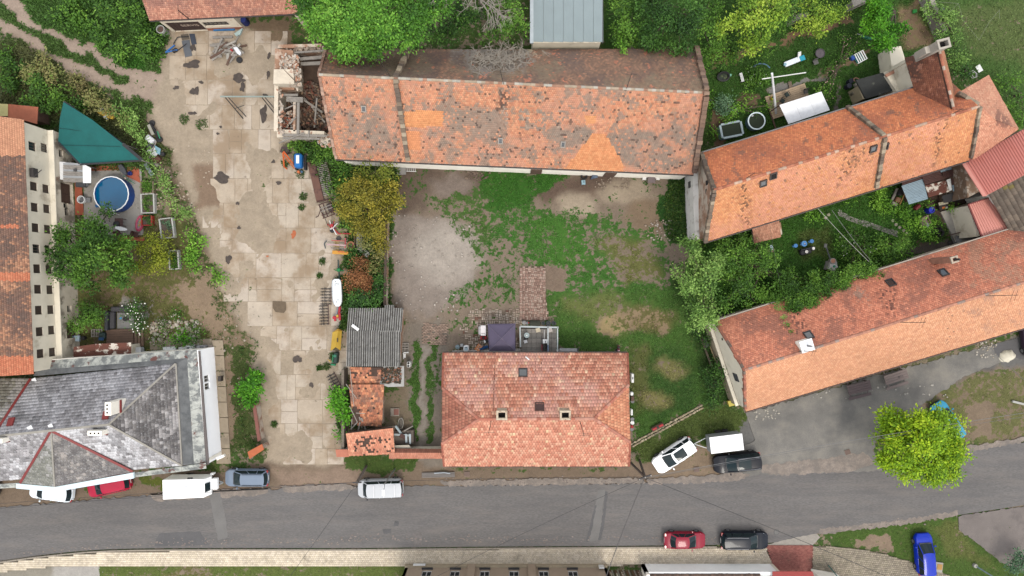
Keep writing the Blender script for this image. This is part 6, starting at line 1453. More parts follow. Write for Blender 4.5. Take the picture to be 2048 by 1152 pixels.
T("flowering_shrub","shrubs with pink and white flowers between garden wires","shrub",'mid',[(1710,470,22,1.2),(1730,490,24,1.4),(1690,500,18,1.2),(1735,515,20,1.3),(1680,480,12,.9),(1705,520,16,1)],.17,70,extra=(("pink_blossom","",(222,150,180),22,.14),("white_blossom","",(236,236,230),22,.14)))
T("garden_weeds","low vegetable and weed rows in front of the patchwork shed","plants",'bright',[(1760,395,20,.4,.5),(1775,415,20,.4,.5),(1800,430,18,.5,.5),(1840,445,16,.6,.6),(1860,465,18,.8,.6),(1870,450,12,.6),(1815,450,12,.4),(1640,430,12,.4),(1620,425,14,.7),(1855,410,9,.5),(1907,420,10,.8),(1700,395,12,.4)],.18,70)
T("laurel_bush","dark green bush at the foot of the cream gable by the lawn","shrub",'dark',[(1430,765,22,1.6),(1440,745,18,1.5),(1415,745,16,1.4),(1430,790,14,1.2),(1425,810,14,.8),(1405,680,14,1),(1395,660,12,.9),(1440,720,14,1.2)],.18,80)
T("vegetable_ring","leafy vegetables inside a round blue rimmed bed","plants",'mid',[(1518,150,24,.5,.4),(1505,165,14,.5,.4),(1530,160,14,.5,.4)],.2,60,extra=(("white_blossom","",(214,226,200),24,.1),))
T("garden_shrub","grey green feathery shrub beside the barn end wall","shrub",'blue',[(1448,205,16,1.5),(1440,220,12,1.2),(1455,218,12,1.2)],.18,85,.8)
T("garden_shrub","cluster of green bushes below the barn end wall","shrub",'bright',[(1422,200,14,1),(1462,225,14,.9),(1485,205,12,.9),(1450,238,10,.8),(1500,195,12,.8),(1545,210,10,.8),(1430,265,10,.5),(1510,225,10,.6)],.18,65)
T("garden_shrub","pink flowering perennials beside the white slatted rack","shrub",'mid',[(1680,120,14,.8),(1700,95,14,.9),(1715,85,12,.8),(1660,140,14,.7),(1640,180,12,.7),(1655,195,14,.9),(1660,165,12,.6),(1690,75,10,.9)],.16,65,extra=(("pink_blossom","",(236,190,180),30,.13),))
T("pine_shrub","bluish conifer branch at the lane corner","shrub",'blue',[(2035,1135,18,1.8),(2050,1120,18,1.8)],.2,90,.8)
T("bramble_thicket","green bramble bushes on the plot beside the cart track","weeds",'mid',[(180,40,34,.9,.6),(230,30,34,1,.6),(270,60,30,1,.6),(210,80,28,.9,.6),(290,100,24,.8,.6),(240,100,26,.8,.6),(150,15,30,.8,.6),(310,75,20,.8,.6),(270,20,26,1,.6),(320,110,14,.6,.6),(130,40,24,.7,.6),(195,5,24,.9,.6)],.26,45,.7,fuzz=.3)
T("bramble_thicket","darker scrub below the cart track above the green net","weeds",'apple',[(30,130,30,.9,.6),(20,170,30,.9,.6),(80,185,32,1,.6),(120,190,26,1,.6),(150,205,20,.9,.6),(60,215,24,.9,.6),(5,110,22,.8,.6),(100,215,22,1,.6)],.24,45,.7,fuzz=.3)
T("dry_scrub","dry brown green scrub beside the yellow scrap","weeds",'dry',[(60,140,26,.7,.6),(100,150,26,.7,.6),(150,170,22,.7,.6),(190,200,24,.7,.6),(220,215,22,.7,.6),(180,185,18,.7,.6),(90,120,18,.6,.6),(255,240,16,.6,.6)],.24,40,.8,fuzz=.3)
T("wild_hedge","ragged green growth along the green net canopy","weeds",'walnut',[(240,225,18,.9,.6),(262,250,18,1,.6),(280,275,16,1,.6),(300,300,14,1,.6),(312,345,14,1.1),(325,365,16,1.2),(335,385,14,1.1),(345,405,12,.9),(300,330,10,.9),(360,430,14,.7),(370,420,12,.7),(270,230,12,.7)],.2,60,.7)
def twigs(q,p,d,L,r0,depth,r):
 e=p+d*L;q.tube(p,e,r0,r0*.6,4)
 if depth==0:return
 for k in range(r.choice((2,3,3))):
  nd2=(d+Vector((r.gauss(0,.55),r.gauss(0,.55),r.gauss(.05,.35)))).normalized()
  twigs(q,p.lerp(e,r.uniform(.55,1)),nd2,L*r.uniform(.6,.85),r0*.6,depth-1,r)
r_=random.Random(17)
t=thing("bare_tree","leafless tree with pale twigs between the ash and the grey roof","tree",W(965,35));ORG[t.name]=W(965,35)
b0=W(965,35);q=MB();q.tube(b0,b0+Vector((0,0,7)),.2,.14,7);q.build("trunk",M_deadwood,t);q=MB()
for k in range(13):
 a=k*2*math.pi/13;twigs(q,b0+Vector((0,0,6.6+r_.random()*1.6)),Vector((math.cos(a),math.sin(a),r_.uniform(.0,.5))).normalized(),r_.uniform(1.7,2.4),.10,4,r_)
q.build("branches",M_deadwood,t)
t=thing("dead_creeper","grey mat of dead twigs lying on the barn roof","creeper",W(990,115));ORG[t.name]=W(990,115)
q=MB()
for k in range(120):
 x,y=r_.gauss(1000,28),r_.gauss(117,12);z=5.3+(y-90)/78*3.6+.1;a=r_.uniform(0,6.3);twigs(q,W(x,y,z),Vector((math.cos(a),math.sin(a),-.35*math.sin(a))).normalized(),.6,.032,2,r_)
q.build("twigs",mat("grey_twigs",C(182,172,158,1.2),.95),t,kind='stuff')
# ---- grass and weeds as one mass each (nobody could count the blades)
def scatter(name,n,area,test,leaf,wd,hgt,colfn,seed,up=.5,z_off=.0):
 r=np.random.default_rng(seed);x0,y0,x1,y1=area
 px,py=r.uniform(x0,x1,n),r.uniform(y0,y1,n);g,c,z=field_at(px,py)
 w=fbm(px,py,9,3,seed)*.55+fbm(px,py,34,3,seed+3)*.45
 k=test(px,py,g,w,r);px,py,c,z,w=px[k],py[k],c[k],z[k],w[k];m=len(px)
 pos=np.stack([(px-1024)*K,(576-py)*K,z+z_off+r.uniform(0,1,m)*hgt],-1)
 ax=unit(np.stack([r.normal(0,1,m),r.normal(0,1,m),np.abs(r.normal(up,.4,m))],-1));nm=unit(r.normal(0,.5,(m,3))+np.array([0,0,1]))
 ln=leaf*r.uniform(.5,1.4,m);V,F=leaf_quads(pos,ax,nm,ln,ln*wd)
 cc=colfn(c,w,r);return mesh_np(name,V,F,M_leaf,cols=np.clip(cc*1.15,.002,.8),kind='stuff')
tint=lambda c,w,r:1.45*c*(r.uniform(.6,1.7,len(c))*(.6+.8*w))[:,None]
onlawn=lambda px,py,g,w,r:(g+(w-.5)*1.6>.62)
not_road=lambda py,px:py<925
scatter("grass",150000,(780,330,1460,905),onlawn,.16,.28,.03,tint,1)
scatter("grass",60000,(1400,-20,2060,320),lambda px,py,g,w,r:(g+(w-.5)>.5)&((px<1860)|(r.random(len(px))<.5)),.2,.3,.05,tint,2)
scatter("grass",60000,(1400,370,1900,660),lambda px,py,g,w,r:(g+(w-.5)>.5),.2,.3,.05,tint,3)
scatter("grass",60000,(0,-20,345,340),lambda px,py,g,w,r:(g+(w-.5)*.8>.5),.28,.3,.12,tint,4,.8)
scatter("grass",45000,(130,240,530,920),lambda px,py,g,w,r:(g+(w-.5)*1.6>.6),.18,.3,.05,tint,5)
scatter("grass",16000,(1250,780,1520,950),lambda px,py,g,w,r:(g+(w-.5)*1.2>.6),.14,.3,.02,tint,6)
scatter("grass",26000,(190,900,1300,1160),lambda px,py,g,w,r:(g+(w-.5)>.55)&((py<950)|(py>1132)),.14,.3,.02,tint,7)
scatter("grass",24000,(1640,720,2060,1160),lambda px,py,g,w,r:(g+(w-.5)*1.2>.62)&~((py>890)&(py<1045)),.14,.3,.02,tint,8)
weedc=lambda c,w,r:palette(len(c),r,[(58,96,34),(84,128,46),(70,104,44),(108,132,60)],.2)
scatter("weeds",26000,(575,280,800,620),lambda px,py,g,w,r:(g>.6),.26,.4,.35,weedc,9,.4)
scatter("weeds",5000,(955,335,1130,430),lambda px,py,g,w,r:(g>.85),.2,.4,.18,lambda c,w,r:palette(len(c),r,[(60,116,32),(78,138,42),(92,150,52)],.2),10,.4)
scatter("weeds",9000,(1330,345,1405,500),lambda px,py,g,w,r:(g>.85),.22,.4,.2,weedc,11,.4)
scatter("weeds",3200,(820,640,890,925),lambda px,py,g,w,r:(g+(w-.5)*1.4>.7),.15,.35,.05,weedc,12,.5)
scatter("weeds",10000,(675,560,700,935),lambda px,py,g,w,r:(px>680+6*np.sin(py/23))&(w>.42)&((py<660)|(w>.6)),.24,.4,.35,weedc,13,.4)
scatter("weeds",7000,(420,560,520,920),lambda px,py,g,w,r:(w>.6),.24,.35,.2,weedc,14,.5)
scatter("weeds",2500,(330,60,690,940),lambda px,py,g,w,r:(w>.68)&(np.abs(((py-62)%48.5)-1)<3),.18,.35,.1,lambda c,w,r:palette(len(c),r,[(96,110,62),(78,104,48),(120,124,80)],.2),15,.5)
for i,(x,y,rr) in enumerate(((572,327,9),(602,348,9),(608,393,8),(605,415,6),(646,522,7),(640,552,5),(550,847,6),(405,250,12),(370,240,10),(680,560,10),(682,590,8),(668,712,8),(655,733,8),(640,735,5),(700,533,8),(690,555,6))):
 scatter("weeds",260,(x-rr,y-rr,x+rr,y+rr),lambda px,py,g,w,r,x=x,y=y,rr=rr:np.hypot(px-x,py-y)<rr*(.5+w),.2,.3,.12,weedc,30+i,.6)
r_=random.Random(77);q=MB()
for (x0,y0,x1,y1,n,cols) in ((780,430,950,640,130,((226,214,200),(196,184,170))),(1290,440,1350,480,60,((216,204,190),(190,170,150))),(1950,680,1992,715,50,((226,216,200),(206,192,170))),(1600,770,1900,800,40,((214,208,196),)),(300,640,400,690,220,((232,222,206),(212,196,174),(190,172,150))),(1190,350,1260,380,50,((180,160,140),)),(430,560,520,800,60,((200,186,166),)),(300,290,420,420,160,((222,204,180),(206,186,160))),(930,330,980,360,90,((150,130,112),(124,104,90))),(1500,818,1560,840,30,((220,212,196),))):
 for i in range(n):
  x,y=r_.uniform(x0,x1),r_.uniform(y0,y1);p=W(x,y);s=r_.uniform(.04,.13)*(1.7 if n==220 else 1);q.cur=C(*r_.choice(cols));a0=r_.random()*6
  q.prism([(p.x+s*r_.uniform(.7,1.2)*math.cos(a0+a),p.y+s*r_.uniform(.7,1.2)*math.sin(a0+a)) for a in (0,1.3,2.5,3.7,5)],-.08,s*.6,s*.3)
q.build("rubble",M_brickp,kind='stuff',col=True)
# -- VEHICLES
M_tyre=mat("tyre_rubber",C(44,42,42),.9,.1,8,.1);M_rim=mat("wheel_rim",C(196,198,202),.35,.05,4,0,metal=.6);M_carglass=mat("car_glass",(.010,.017,.019),.05,0,bump=0,spec=.14)
M_blackp=plain(40,40,42,.5);M_lamp=mat("headlamp",C(236,240,244,1.6),.15,0,bump=0,spec=.8);M_red=mat("tail_lamp",C(196,36,36),.2,0,bump=0,spec=.7);M_plate=plain(236,236,230,.5)
def paint(name,c,k=1.0,co=.18):return mat(name,C(*c,k),.3,.03,.8,0,coat=co,spec=.14)
def car(label,cat,px,py,rz,L,Wd,Ht,col,style='hatch',pano=False,rails=None,group='cars parked along the street',bars=False,name="parked_car"):
 p=W(px,py,.012);t=thing(name,label,cat,p,R(rz),group);ORG[t.name]=Vector()
 h=L/2;belt=Ht*(.60 if style!='suv' else .62);hood=belt*.93
 prof={'hatch':(.27,.06,-.47,-.42,None),'sedan':(.24,.04,-.34,-.22,.97),'wagon':(.25,.05,-.47,-.43,None),'suv':(.24,.04,-.475,-.43,None),'van':(.35,.24,-.48,-.46,None)}[style]
 xb,xt,xrb,xrt=(v*L for v in prof[:4]);n=26;rings=[]
 bw=Wd/2
 for i in range(n+1):
  u=-1+2*i/n;x=h*math.sin(u*math.pi/2);a=abs(x)/h
  w=bw*(1-.32*max(0,(a-.72)/.28)**2.4);zt=hood
  if x>xb:zt=hood-(hood-Ht*.42)*((x-xb)/(h-xb))**2.6*.85
  elif x<xrb:zt=belt*(prof[4] or 1)-(belt-Ht*.5)*((xrb-x)/(h+xrb+1e-3))**3*.8
  else:zt=belt
  zl=.22+.12*max(0,(a-.8)/.2)
  half=[(w*.86,zl),(w*.985,zl+.1),(w,(zl+zt)/2),(w*.965,zt-.1),(w*.9,zt-.015),(w*.5,zt+.025)]
  rings.append([Vector((x,y,z)) for y,z in half]+[Vector((x,-y,z)) for y,z in reversed(half)])
 q=MB();q.loft(rings);q.build("body",col,t,local=True,smooth=True)
 wb,wt=bw*.88,bw*(.70 if style!='van' else .78);zb,zt=belt-.01,Ht
 F0,F1,R0,R1=(xb,wb*.86,zb),(xt,wt*.94,zt-.05),(xrb,wb*.9,zb),(xrt,wt*.92,zt-.05)
 V=lambda p_,s=1:Vector((p_[0],p_[1]*s,p_[2]))
 def glass(nm,pts):g=MB();g.slab(pts,.02);g.build(nm,M_carglass,t,local=True)
 bend=.12
 def screen(nm,a,b,sgn):
  g=MB();g.grid(lambda u,v:Vector((a[0]+(b[0]-a[0])*v+sgn*bend*(1-(2*u-1)**2),(a[1]+(b[1]-a[1])*v)*(1-2*u),a[2]+(b[2]-a[2])*v)) if sgn>0 else Vector((a[0]+(b[0]-a[0])*v+sgn*bend*(1-(2*u-1)**2),(a[1]+(b[1]-a[1])*v)*(2*u-1),a[2]+(b[2]-a[2])*v)),8,3);g.build(nm,M_carglass,t,local=True,smooth=True)
 screen("windscreen",F0,F1,1);screen("rear_window",R0,R1,-1)
 xm=[xb-.06,(xb+xrb)/2+.12*L*.3,xrb+.18*L if style!='sedan' else xrb+.05*L]
 for s in (1,-1):
  S0=lambda f:Vector((F0[0]+(R0[0]-F0[0])*f,s*wb*1.0,zb));S1=lambda f:Vector((F1[0]+(R1[0]-F1[0])*f,s*wt*1.0,zt-.06))
  for fa,fb in ((0,.36),(.38,.72),(.745,.97)):glass("side_window",[S0(fa),S0(fb),S1(fb),S1(fa)] if s>0 else [S0(fa),S1(fa),S1(fb),S0(fb)])
  for a,b,w in ((V(F0,s),V(F1,s),.07),(S0(.37),S1(.37),.06),(S0(.73),S1(.73),.06),(V(R0,s),V(R1,s),.12)):q=MB();q.beam(a,b,w,.04);q.build("pillar",col,t,local=True)
 q=MB();ro=lambda u,v:Vector((xrt-.08+(xt+.06-xrt+.08)*u+bend*.8*(1-(2*v-1)**2)*(1 if u>.5 else-1)*abs(2*u-1)**3,wt*(2*v-1)*(1-.05*(2*u-1)**4),zt-.075+.075*(1-(2*u-1)**4*.6)*(1-.85*(2*v-1)**4)))
 q.grid(ro,10,8);q.build("roof",col,t,local=True,smooth=True)
 if pano:
  q=MB();q.grid(lambda u,v:ro(.42+.5*u,.14+.72*v)+Vector((0,0,.012)),6,6);q.build("glass_roof",M_carglass,t,local=True,smooth=True)
 for s in (1,-1):
  if rails:q=MB();q.path([ro(.06,.5+s*.44)+Vector((0,0,.05)),ro(.3,.5+s*.45)+Vector((0,0,.07)),ro(.94,.5+s*.44)+Vector((0,0,.05))],.025);q.build("roof_rail",rails,t,local=True)
  q=MB();q.box((xb-.28,s*(bw+.09),belt+.03),(.13,.2,.14));q.build("mirror",col if style!='van' else M_blackp,t,local=True,bevel=.03)
  q=MB();q.loft([[Vector((h-a,s*(bw*b),Ht*c)) for a,b,c in ((.12,.5,.36),(.34,.86,.38),(.5,.885,.49),(.16,.52,.46))],[Vector((h-a,s*(bw*b),Ht*c+.035)) for a,b,c in ((.14,.52,.42),(.34,.84,.44),(.5,.85,.515),(.18,.54,.47))]]);q.build("headlight",M_lamp,t,local=True)
  q=MB();q.box((-h+.1,s*bw*.72,Ht*.5),(.2,.3,.22));q.build("taillight",M_red,t,local=True,bevel=.03)
  for x in (h-.82,-h+.78):
   r_w=.31 if style!='suv' else .36;q=MB();prof_=[(r_w*.55,-.1),(r_w*.95,-.1),(r_w,-.06),(r_w,.06),(r_w*.95,.1),(r_w*.55,.1)]
   M=Matrix.Rotation(R(90),3,'X');o=MB();o.lathe((0,0,0),prof_,16);o.v=[tuple(M@Vector(v)+Vector((x,s*(bw-.075),r_w))) for v in o.v];wh=o.build("wheel",M_tyre,t,local=True)
   o=MB();o.lathe((0,0,0),[(.02,.09),(r_w*.5,.105),(r_w*.58,.1),(r_w*.58,-.1),(.02,-.1)],12);o.v=[tuple(M@Vector(v)*(1)+Vector((x,s*(bw-.073),r_w))) for v in o.v];o.build("rim",M_rim,wh,local=True)
 q=MB();q.box((h-.04,0,Ht*.26),(.1,Wd*.6,.2));q.build("grille",M_blackp,t,local=True);q=MB();q.box((-h+.0,0,Ht*.42),(.03,.52,.11));q.build("number_plate",M_plate,t,local=True)
 q=MB();q.box((xb+.02,0,zb+.012),(.16,wb*1.5,.05));q.build("scuttle",M_blackp,t,local=True)
 if bars:
  for u in (.18,.5,.8):q=MB();q.beam(ro(u,.06)+Vector((0,0,.07)),ro(u,.94)+Vector((0,0,.07)),.06,.05);q.build("roof_bar",plain(232,232,234,.3),t,local=True)
 return t
car("slate blue hatchback parked facing the white box caravan",'car',499,952,180,4.25,1.74,1.46,paint("blue_grey_paint",(150,166,186)),'hatch',rails=M_blackp)
car("silver people carrier with roof bars under the street lamp",'car',764,972,182,4.45,1.78,1.75,paint("silver_paint",(216,218,220),1.3),'van',bars=True)
car("white estate car with large glass roof beside the box trailer",'car',1345,907,214,4.5,1.82,1.58,paint("white_paint",(248,248,248),2.2),'suv',pano=True,rails=None)
car("shiny black off-roader parked at the edge of the gravel lot",'car',1469,921,186,4.6,1.85,1.7,paint("black_paint",(22,26,38),1,.1),'suv',rails=M_rim,pano=True)
car("dark red saloon parked half on the south pavement",'car',1366,1076,0,4.05,1.66,1.4,paint("dark_red_paint",(176,34,62)),'sedan')
car("dark navy estate parked half on the south pavement",'car',1484,1076,0,4.65,1.8,1.5,paint("navy_paint",(26,34,48),1,.1),'wagon',rails=M_rim)
car("bright blue hatchback standing on the grass by the side lane",'car',1841,1103,94,4.1,1.72,1.48,paint("bright_blue_paint",(14,60,214)),'hatch')
car("white car tucked under the fascia of the slate roofed house",'car',112,979,173,4.3,1.74,1.45,paint("pale_white_paint",(236,244,248),1.8),'hatch')
car("crimson car tucked under the fascia of the slate roofed house",'car',226,967,193,4.3,1.74,1.45,paint("crimson_paint",(222,32,74)),'hatch')
car("sky blue car half hidden under the star leaved tree",'car',1886,838,122,4.0,1.68,1.45,paint("sky_blue_paint",(70,186,230)),'hatch')
car("dark purple car at the end of the asphalt apron",'car',2052,672,100,4.2,1.74,1.45,paint("plum_paint",(72,54,74)),'hatch')
car("dark car at the picture edge below the rusty tin gutter",'car',-36,976,180,4.2,1.74,1.45,paint("grey_black_paint",(52,54,60)),'hatch')
p=W(389,964,.012);t=thing("caravan","white box caravan with hitch parked beside the slate blue hatchback","caravan",p,R(1.5));ORG[t.name]=Vector()
M_van=mat("caravan_skin",C(252,252,250,2.3),.35,.02,1,.02)
q=MB();q.loft([[Vector((x,y*(1 if x<1.9 else .93),z)) for x,z in ((-1.95,.45),(2.0,.45),(2.3,1.3),(2.0,2.3),(-1.95,2.4))] for y in (-.95,.95)]);q.build("body",M_van,t,local=True,bevel=.05)
q=MB();q.slab([(2.24,-.4,1.55),(2.24,.4,1.55),(2.04,.42,2.2),(2.04,-.42,2.2)],.03);q.v=[(x+.05,y,z+.02) for x,y,z in q.v];q.build("front_window",M_carglass,t,local=True)
q=MB();q.box((2.42,0,.75),(.5,1.1,.5));q.build("gas_locker",M_van,t,local=True,bevel=.04)
q=MB();q.box((2.1,.95,.55),(.3,.15,.5));q.build("corner_trim",M_van,t,local=True)
q=MB();q.tube((2.3,.35,.5),(3.1,0,.5),.04);q.tube((2.3,-.35,.5),(3.1,0,.5),.04);q.tube((2.8,0,.5),(2.8,0,.0),.04);q.build("drawbar",M_zinc,t,local=True)
q=MB();q.box((.2,0,2.42),(.5,.5,.06));q.build("roof_hatch",plain(244,244,244,.5,key='rh'),t,local=True);q=MB();q.box((.6,.97,2.1),(.5,.12,.1));q.build("vent",M_blackp,t,local=True)
for s in (1,-1):q=MB();q.tube((-.3,s*.95,.3),(-.3,s*.75,.3),.3,.3,14);q.build("wheel",M_tyre,t,local=True)
p=W(1440,880,.012);t=thing("box_trailer","white box trailer with grey side on the gravel next to the white estate car","trailer",p,R(7));ORG[t.name]=Vector()
q=MB();q.box((.05,.08,1.2),(3.15,1.55,1.4));q.build("box",plain(196,200,200,.5,key='tr'),t,local=True);q=MB();q.box((.05,.08,1.93),(3.2,1.6,.06));q.build("roof",plain(250,250,250,.4,key='trr'),t,local=True)
q=MB();q.tube((-1.55,.5,.5),(-2.75,0.05,.5),.04);q.tube((-1.55,-.5,.5),(-2.75,.05,.5),.04);q.build("drawbar",plain(230,232,232,.5),t,local=True)
for s in (1,-1):
 for x in (-.2,.5):q=MB();q.tube((x,s*.98+.08,.3),(x,s*.8+.08,.3),.3,.3,14);q.build("wheel",M_tyre,t,local=True)
 # -- THINGS IN THE YARDS AND GARDENS
def mt(c):return c if not isinstance(c,tuple) else plain(*c[:3],c[3] if len(c)>3 else .7)
def kit(name,label,cat,px,py,rz,parts,group=None,z=0.0,parent=None):
 p=W(px,py,z);t=thing(name,label,cat,p,R(rz),group);ORG[t.name]=Vector()
 for q_ in parts:
  k,nm=q_[0],q_[1];q=MB()
  if k=='b':q.box(q_[2],q_[3],M=Matrix.Rotation(R(q_[5]),3,'Y') if len(q_)>5 else None);col=q_[4];bv=min(q_[3])*.18
  elif k=='c':q.lathe(q_[2],[(q_[3],0),(q_[6] if len(q_)>6 else q_[3],q_[4])],14);col=q_[5];bv=.01
  elif k=='t':q.path(q_[2],q_[3]);col=q_[4];bv=0
  elif k=='p':q.prism(q_[2],q_[3],q_[4]);col=q_[5];bv=.01
  elif k=='l':q.lathe((0,0,0),q_[2],20);col=q_[3];bv=0
  q.build(nm,mt(col),t,local=True,bevel=bv,smooth=k in 'lc')
 return t
def rows(part,n,x0,dx,y,z,size,col,along='x'):return [('b',part,(x0+i*dx,y,z) if along=='x' else (y,x0+i*dx,z),size,col) for i in range(n)]
WH,BK,GY_,RD,BL,GN,YL,RU,WD,BRN=(240,240,238),(44,42,44),(150,150,150),(206,44,52),(40,120,200),(30,120,80),(232,190,60),M_rustdark,M_wood_g,M_wood_b
# ---- pool garden
q=MB();z=2.3
t=thing("shade_net_canopy","dark green shade net stretched over posts beside the granary","canopy",W(190,275));ORG[t.name]=W(190,275)
net=[(127,204),(120,235),(116,284),(136,308),(160,327),(220,325),(283,319),(246,288),(185,240)]
zs=[2.6,2.5,2.4,2.3,2.2,2.15,2.2,2.5,2.6];ctr=W(180,280,2.35)
def netp(u,v):
 i=u*len(net);a,b=int(i)%len(net),(int(i)+1)%len(net);f=i-int(i);e=W(*net[a],zs[a]).lerp(W(*net[b],zs[b]),f);p=e.lerp(ctr,v);p.z+=.07*math.sin(p.x*1.7+p.y*.6)*math.sin(p.y*1.3)*min(1,v*3);return p
q.grid(netp,54,8);q.build("net",mat("green_net",C(20,116,112),.9,.1,1.2,.1,60,fine=.12),t,smooth=True)
for a,b in (((121,217),(190,244)),((117,256),(226,270)),((118,290),(240,293))):q=MB();q.path([W(*a,2.5),W(*a,2.46).lerp(W(*b,2.46),.5)-Vector((0,0,.03)),W(*b,2.42)],.02);q.build('seam',plain(14,70,72,.9),t)
q=MB()
for a,b in (((127,204),(246,288)),((246,288),(285,321)),((116,284),(160,329)),((160,329),(285,321))):q.beam(W(*a,2.5),W(*b,2.2),.3 if a==(127,204) or a==(246,288) else .16,.04)
q.build("edge_band",plain(64,64,66,.9),t,kind='stuff')
for a in ((127,204),(116,284),(160,328),(284,321),(246,288)):q=MB();q.tube(W(*a,2.5)*1.0-Vector((0,0,2.5)),W(*a,2.5),.05);q.build("post",WD,t)
sheet([(168,334),(283,333),(287,470),(168,470)],.03,"pool_terrace",mat("terrace_concrete",C(190,184,174),.9,.1,.9,.2,stain=(C(166,152,134),.9,.6,.1,.6)),kind='structure')
M_terra=mat("terracotta_paint",C(206,110,78),.85,.1,1.5,.1)
for pts in ([(172,333),(245,331),(246,340),(184,342)],[(256,333),(278,334),(281,366),(252,352)],[(150,364),(164,368),(168,430),(151,430)],[(240,475),(289,474),(289,482),(240,482)]):sheet(pts,.045,"terracotta_strip",M_terra,kind='structure')
kit("round_pool","large round above ground pool with blue wall and white rim","pool",236,391,0,[('l',"wall",[(1.72,0),(1.72,1.1),(1.64,1.1),(1.64,.1)],(20,84,170,.4)),('l',"rim",[(1.66,1.1),(1.75,1.1),(1.75,1.15),(1.66,1.15),(1.66,1.1)],WH),('l',"water",[(0.001,.98),(1.64,.98)],mat("pool_water",C(8,104,150),.04,.06,.6,.02,2,spec=.35)),('b',"pool_floor",(0,0,.06),(2.2,2.2,.04),(16,90,140)),('t',"ladder",[(-.35,-1.95,0),(-.3,-1.8,1.5),(-.3,-1.5,1.5),(-.3,-1.5,.9)],.03,WH),('t',"ladder",[(.15,-1.95,0),(.1,-1.8,1.5),(.1,-1.5,1.5),(.1,-1.5,.9)],.03,WH)])
ring=lambda a,b,n=18:[(a*math.cos(2*math.pi*i/n)*(1),b*math.sin(2*math.pi*i/n),.12) for i in range(n+1)]
kit("paddling_pool","pink oval inflatable paddling pool with grey floor","paddling pool",281,447,78,[('t',"ring",ring(.75,.33),.1,(238,84,120)),('t',"ring",[(x,y,z+.1) for x,y,z in ring(.62,.25)],.07,(244,120,150)),('p',"floor",[(x*.9,y*.85) for x,y,z in ring(.7,.3)[:-1]],.05,.13,(196,190,186)),('c',"spot",(.1,0,.13),.1,.02,YL),('c',"spot",(-.2,0,.13),.1,.02,YL)])
kit("grill","grey covered gas grill beside the white pool shed","grill",170,371,0,[('b',"cover",(0,0,.55),(1.0,.5,.5),(92,94,98)),('b',"shelf",(.62,0,.6),(.25,.4,.05),(120,122,124)),('b',"stand",(0,0,.2),(.7,.4,.4),BK)])
kit("garden_chair","white round chair with grey seat by the terracotta strip","chair",171,401,0,[('l',"back",[(.36,.4),(.38,.75),(.33,.75),(.33,.4)],WH),('c',"seat",(0,0,.38),.32,.06,(120,120,122)),('b',"footrest",(.45,0,.3),(.5,.5,.08),(150,150,150))])
kit("towel","crumpled blue towel on the pool terrace","towel",196,411,30,[('p',"cloth",[(-.25,-.1),(0,-.2),(.25,-.12),(.22,.15),(-.05,.12),(-.2,.2)],.03,.1,(24,110,180))])
kit("bicycle","small green childs bicycle leaning at the round pool","bicycle",261,360,-35,[('t',"wheel",[(.4+.26*math.cos(a*.7),.05*math.sin(a*.7),.27+.26*math.sin(a*.7)) for a in range(10)],.03,(70,160,120)),('t',"wheel",[(-.4+.26*math.cos(a*.7),.05*math.sin(a*.7),.27+.26*math.sin(a*.7)) for a in range(10)],.03,(70,160,120)),('t',"frame",[(-.4,0,.27),(-.1,0,.6),(.3,0,.62),(.4,0,.27)],.03,GN),('b',"saddle",(-.15,0,.68),(.2,.12,.06),(220,200,180)),('t',"handlebar",[(.3,-.22,.75),(.3,0,.66),(.3,.22,.75)],.02,GN)])
kit("tarp_bundle","dark grey tarpaulin bundle in the terrace corner","tarpaulin",250,341,-60,[('p',"folds",[(-.6,-.2),(0,-.28),(.55,-.1),(.6,.15),(0,.25),(-.55,.15)],.05,.45,(92,94,98))])
kit("tub","blue plastic tub on the terracotta corner","tub",263,348,0,[('l',"bowl",[(.16,.05),(.22,.3),(.2,.3),(.14,.1)],(30,50,140))])
kit("patio_table","brown square garden table by the pink paddling pool","table",246,446,0,[('b',"top",(0,0,.72),(.8,.8,.05),(92,62,56))]+[('b',"leg",(x,y,.35),(.06,.06,.7),(92,62,56)) for x in (-.33,.33) for y in (-.33,.33)])
kit("kettle_grill","round black kettle grill beside the brown table","grill",242,450,0,[('l',"bowl",[(.1,.5),(.33,.7),(.3,.85),(.05,.92),(.001,.93)],BK),('t',"leg",[(.2,.2,.6),(.3,.3,0)],.02,BK),('t',"leg",[(-.2,.2,.6),(-.3,.3,0)],.02,BK),('t',"leg",[(0,-.2,.6),(0,-.35,0)],.02,BK)])
kit("parasol","closed white parasol lying over the brown chairs","parasol",252,459,-12,[('c',"pole",(0,0,.6),.02,.1,GY_),('p',"canopy",[(-.55,-.1),(0,-.2),(.5,-.1),(.65,0),(.5,.12),(0,.2),(-.55,.12)],.75,.95,WH)])
for x,y,rz,lb in ((276,469,-15,"brown slatted chair at the foot of the paddling pool"),(240,466,30,"brown garden chair under the apple tree edge")):
 kit("garden_chair",lb,"chair",x,y,rz,[('b',"seat",(0,0,.42),(.5,.5,.05),(96,62,54)),('b',"back",(-.22,0,.7),(.05,.5,.5),(96,62,54))]+[('b',"leg",(a,b,.2),(.05,.05,.4),(80,52,46)) for a in (-.2,.2) for b in (-.2,.2)],"brown garden chairs on the terrace")
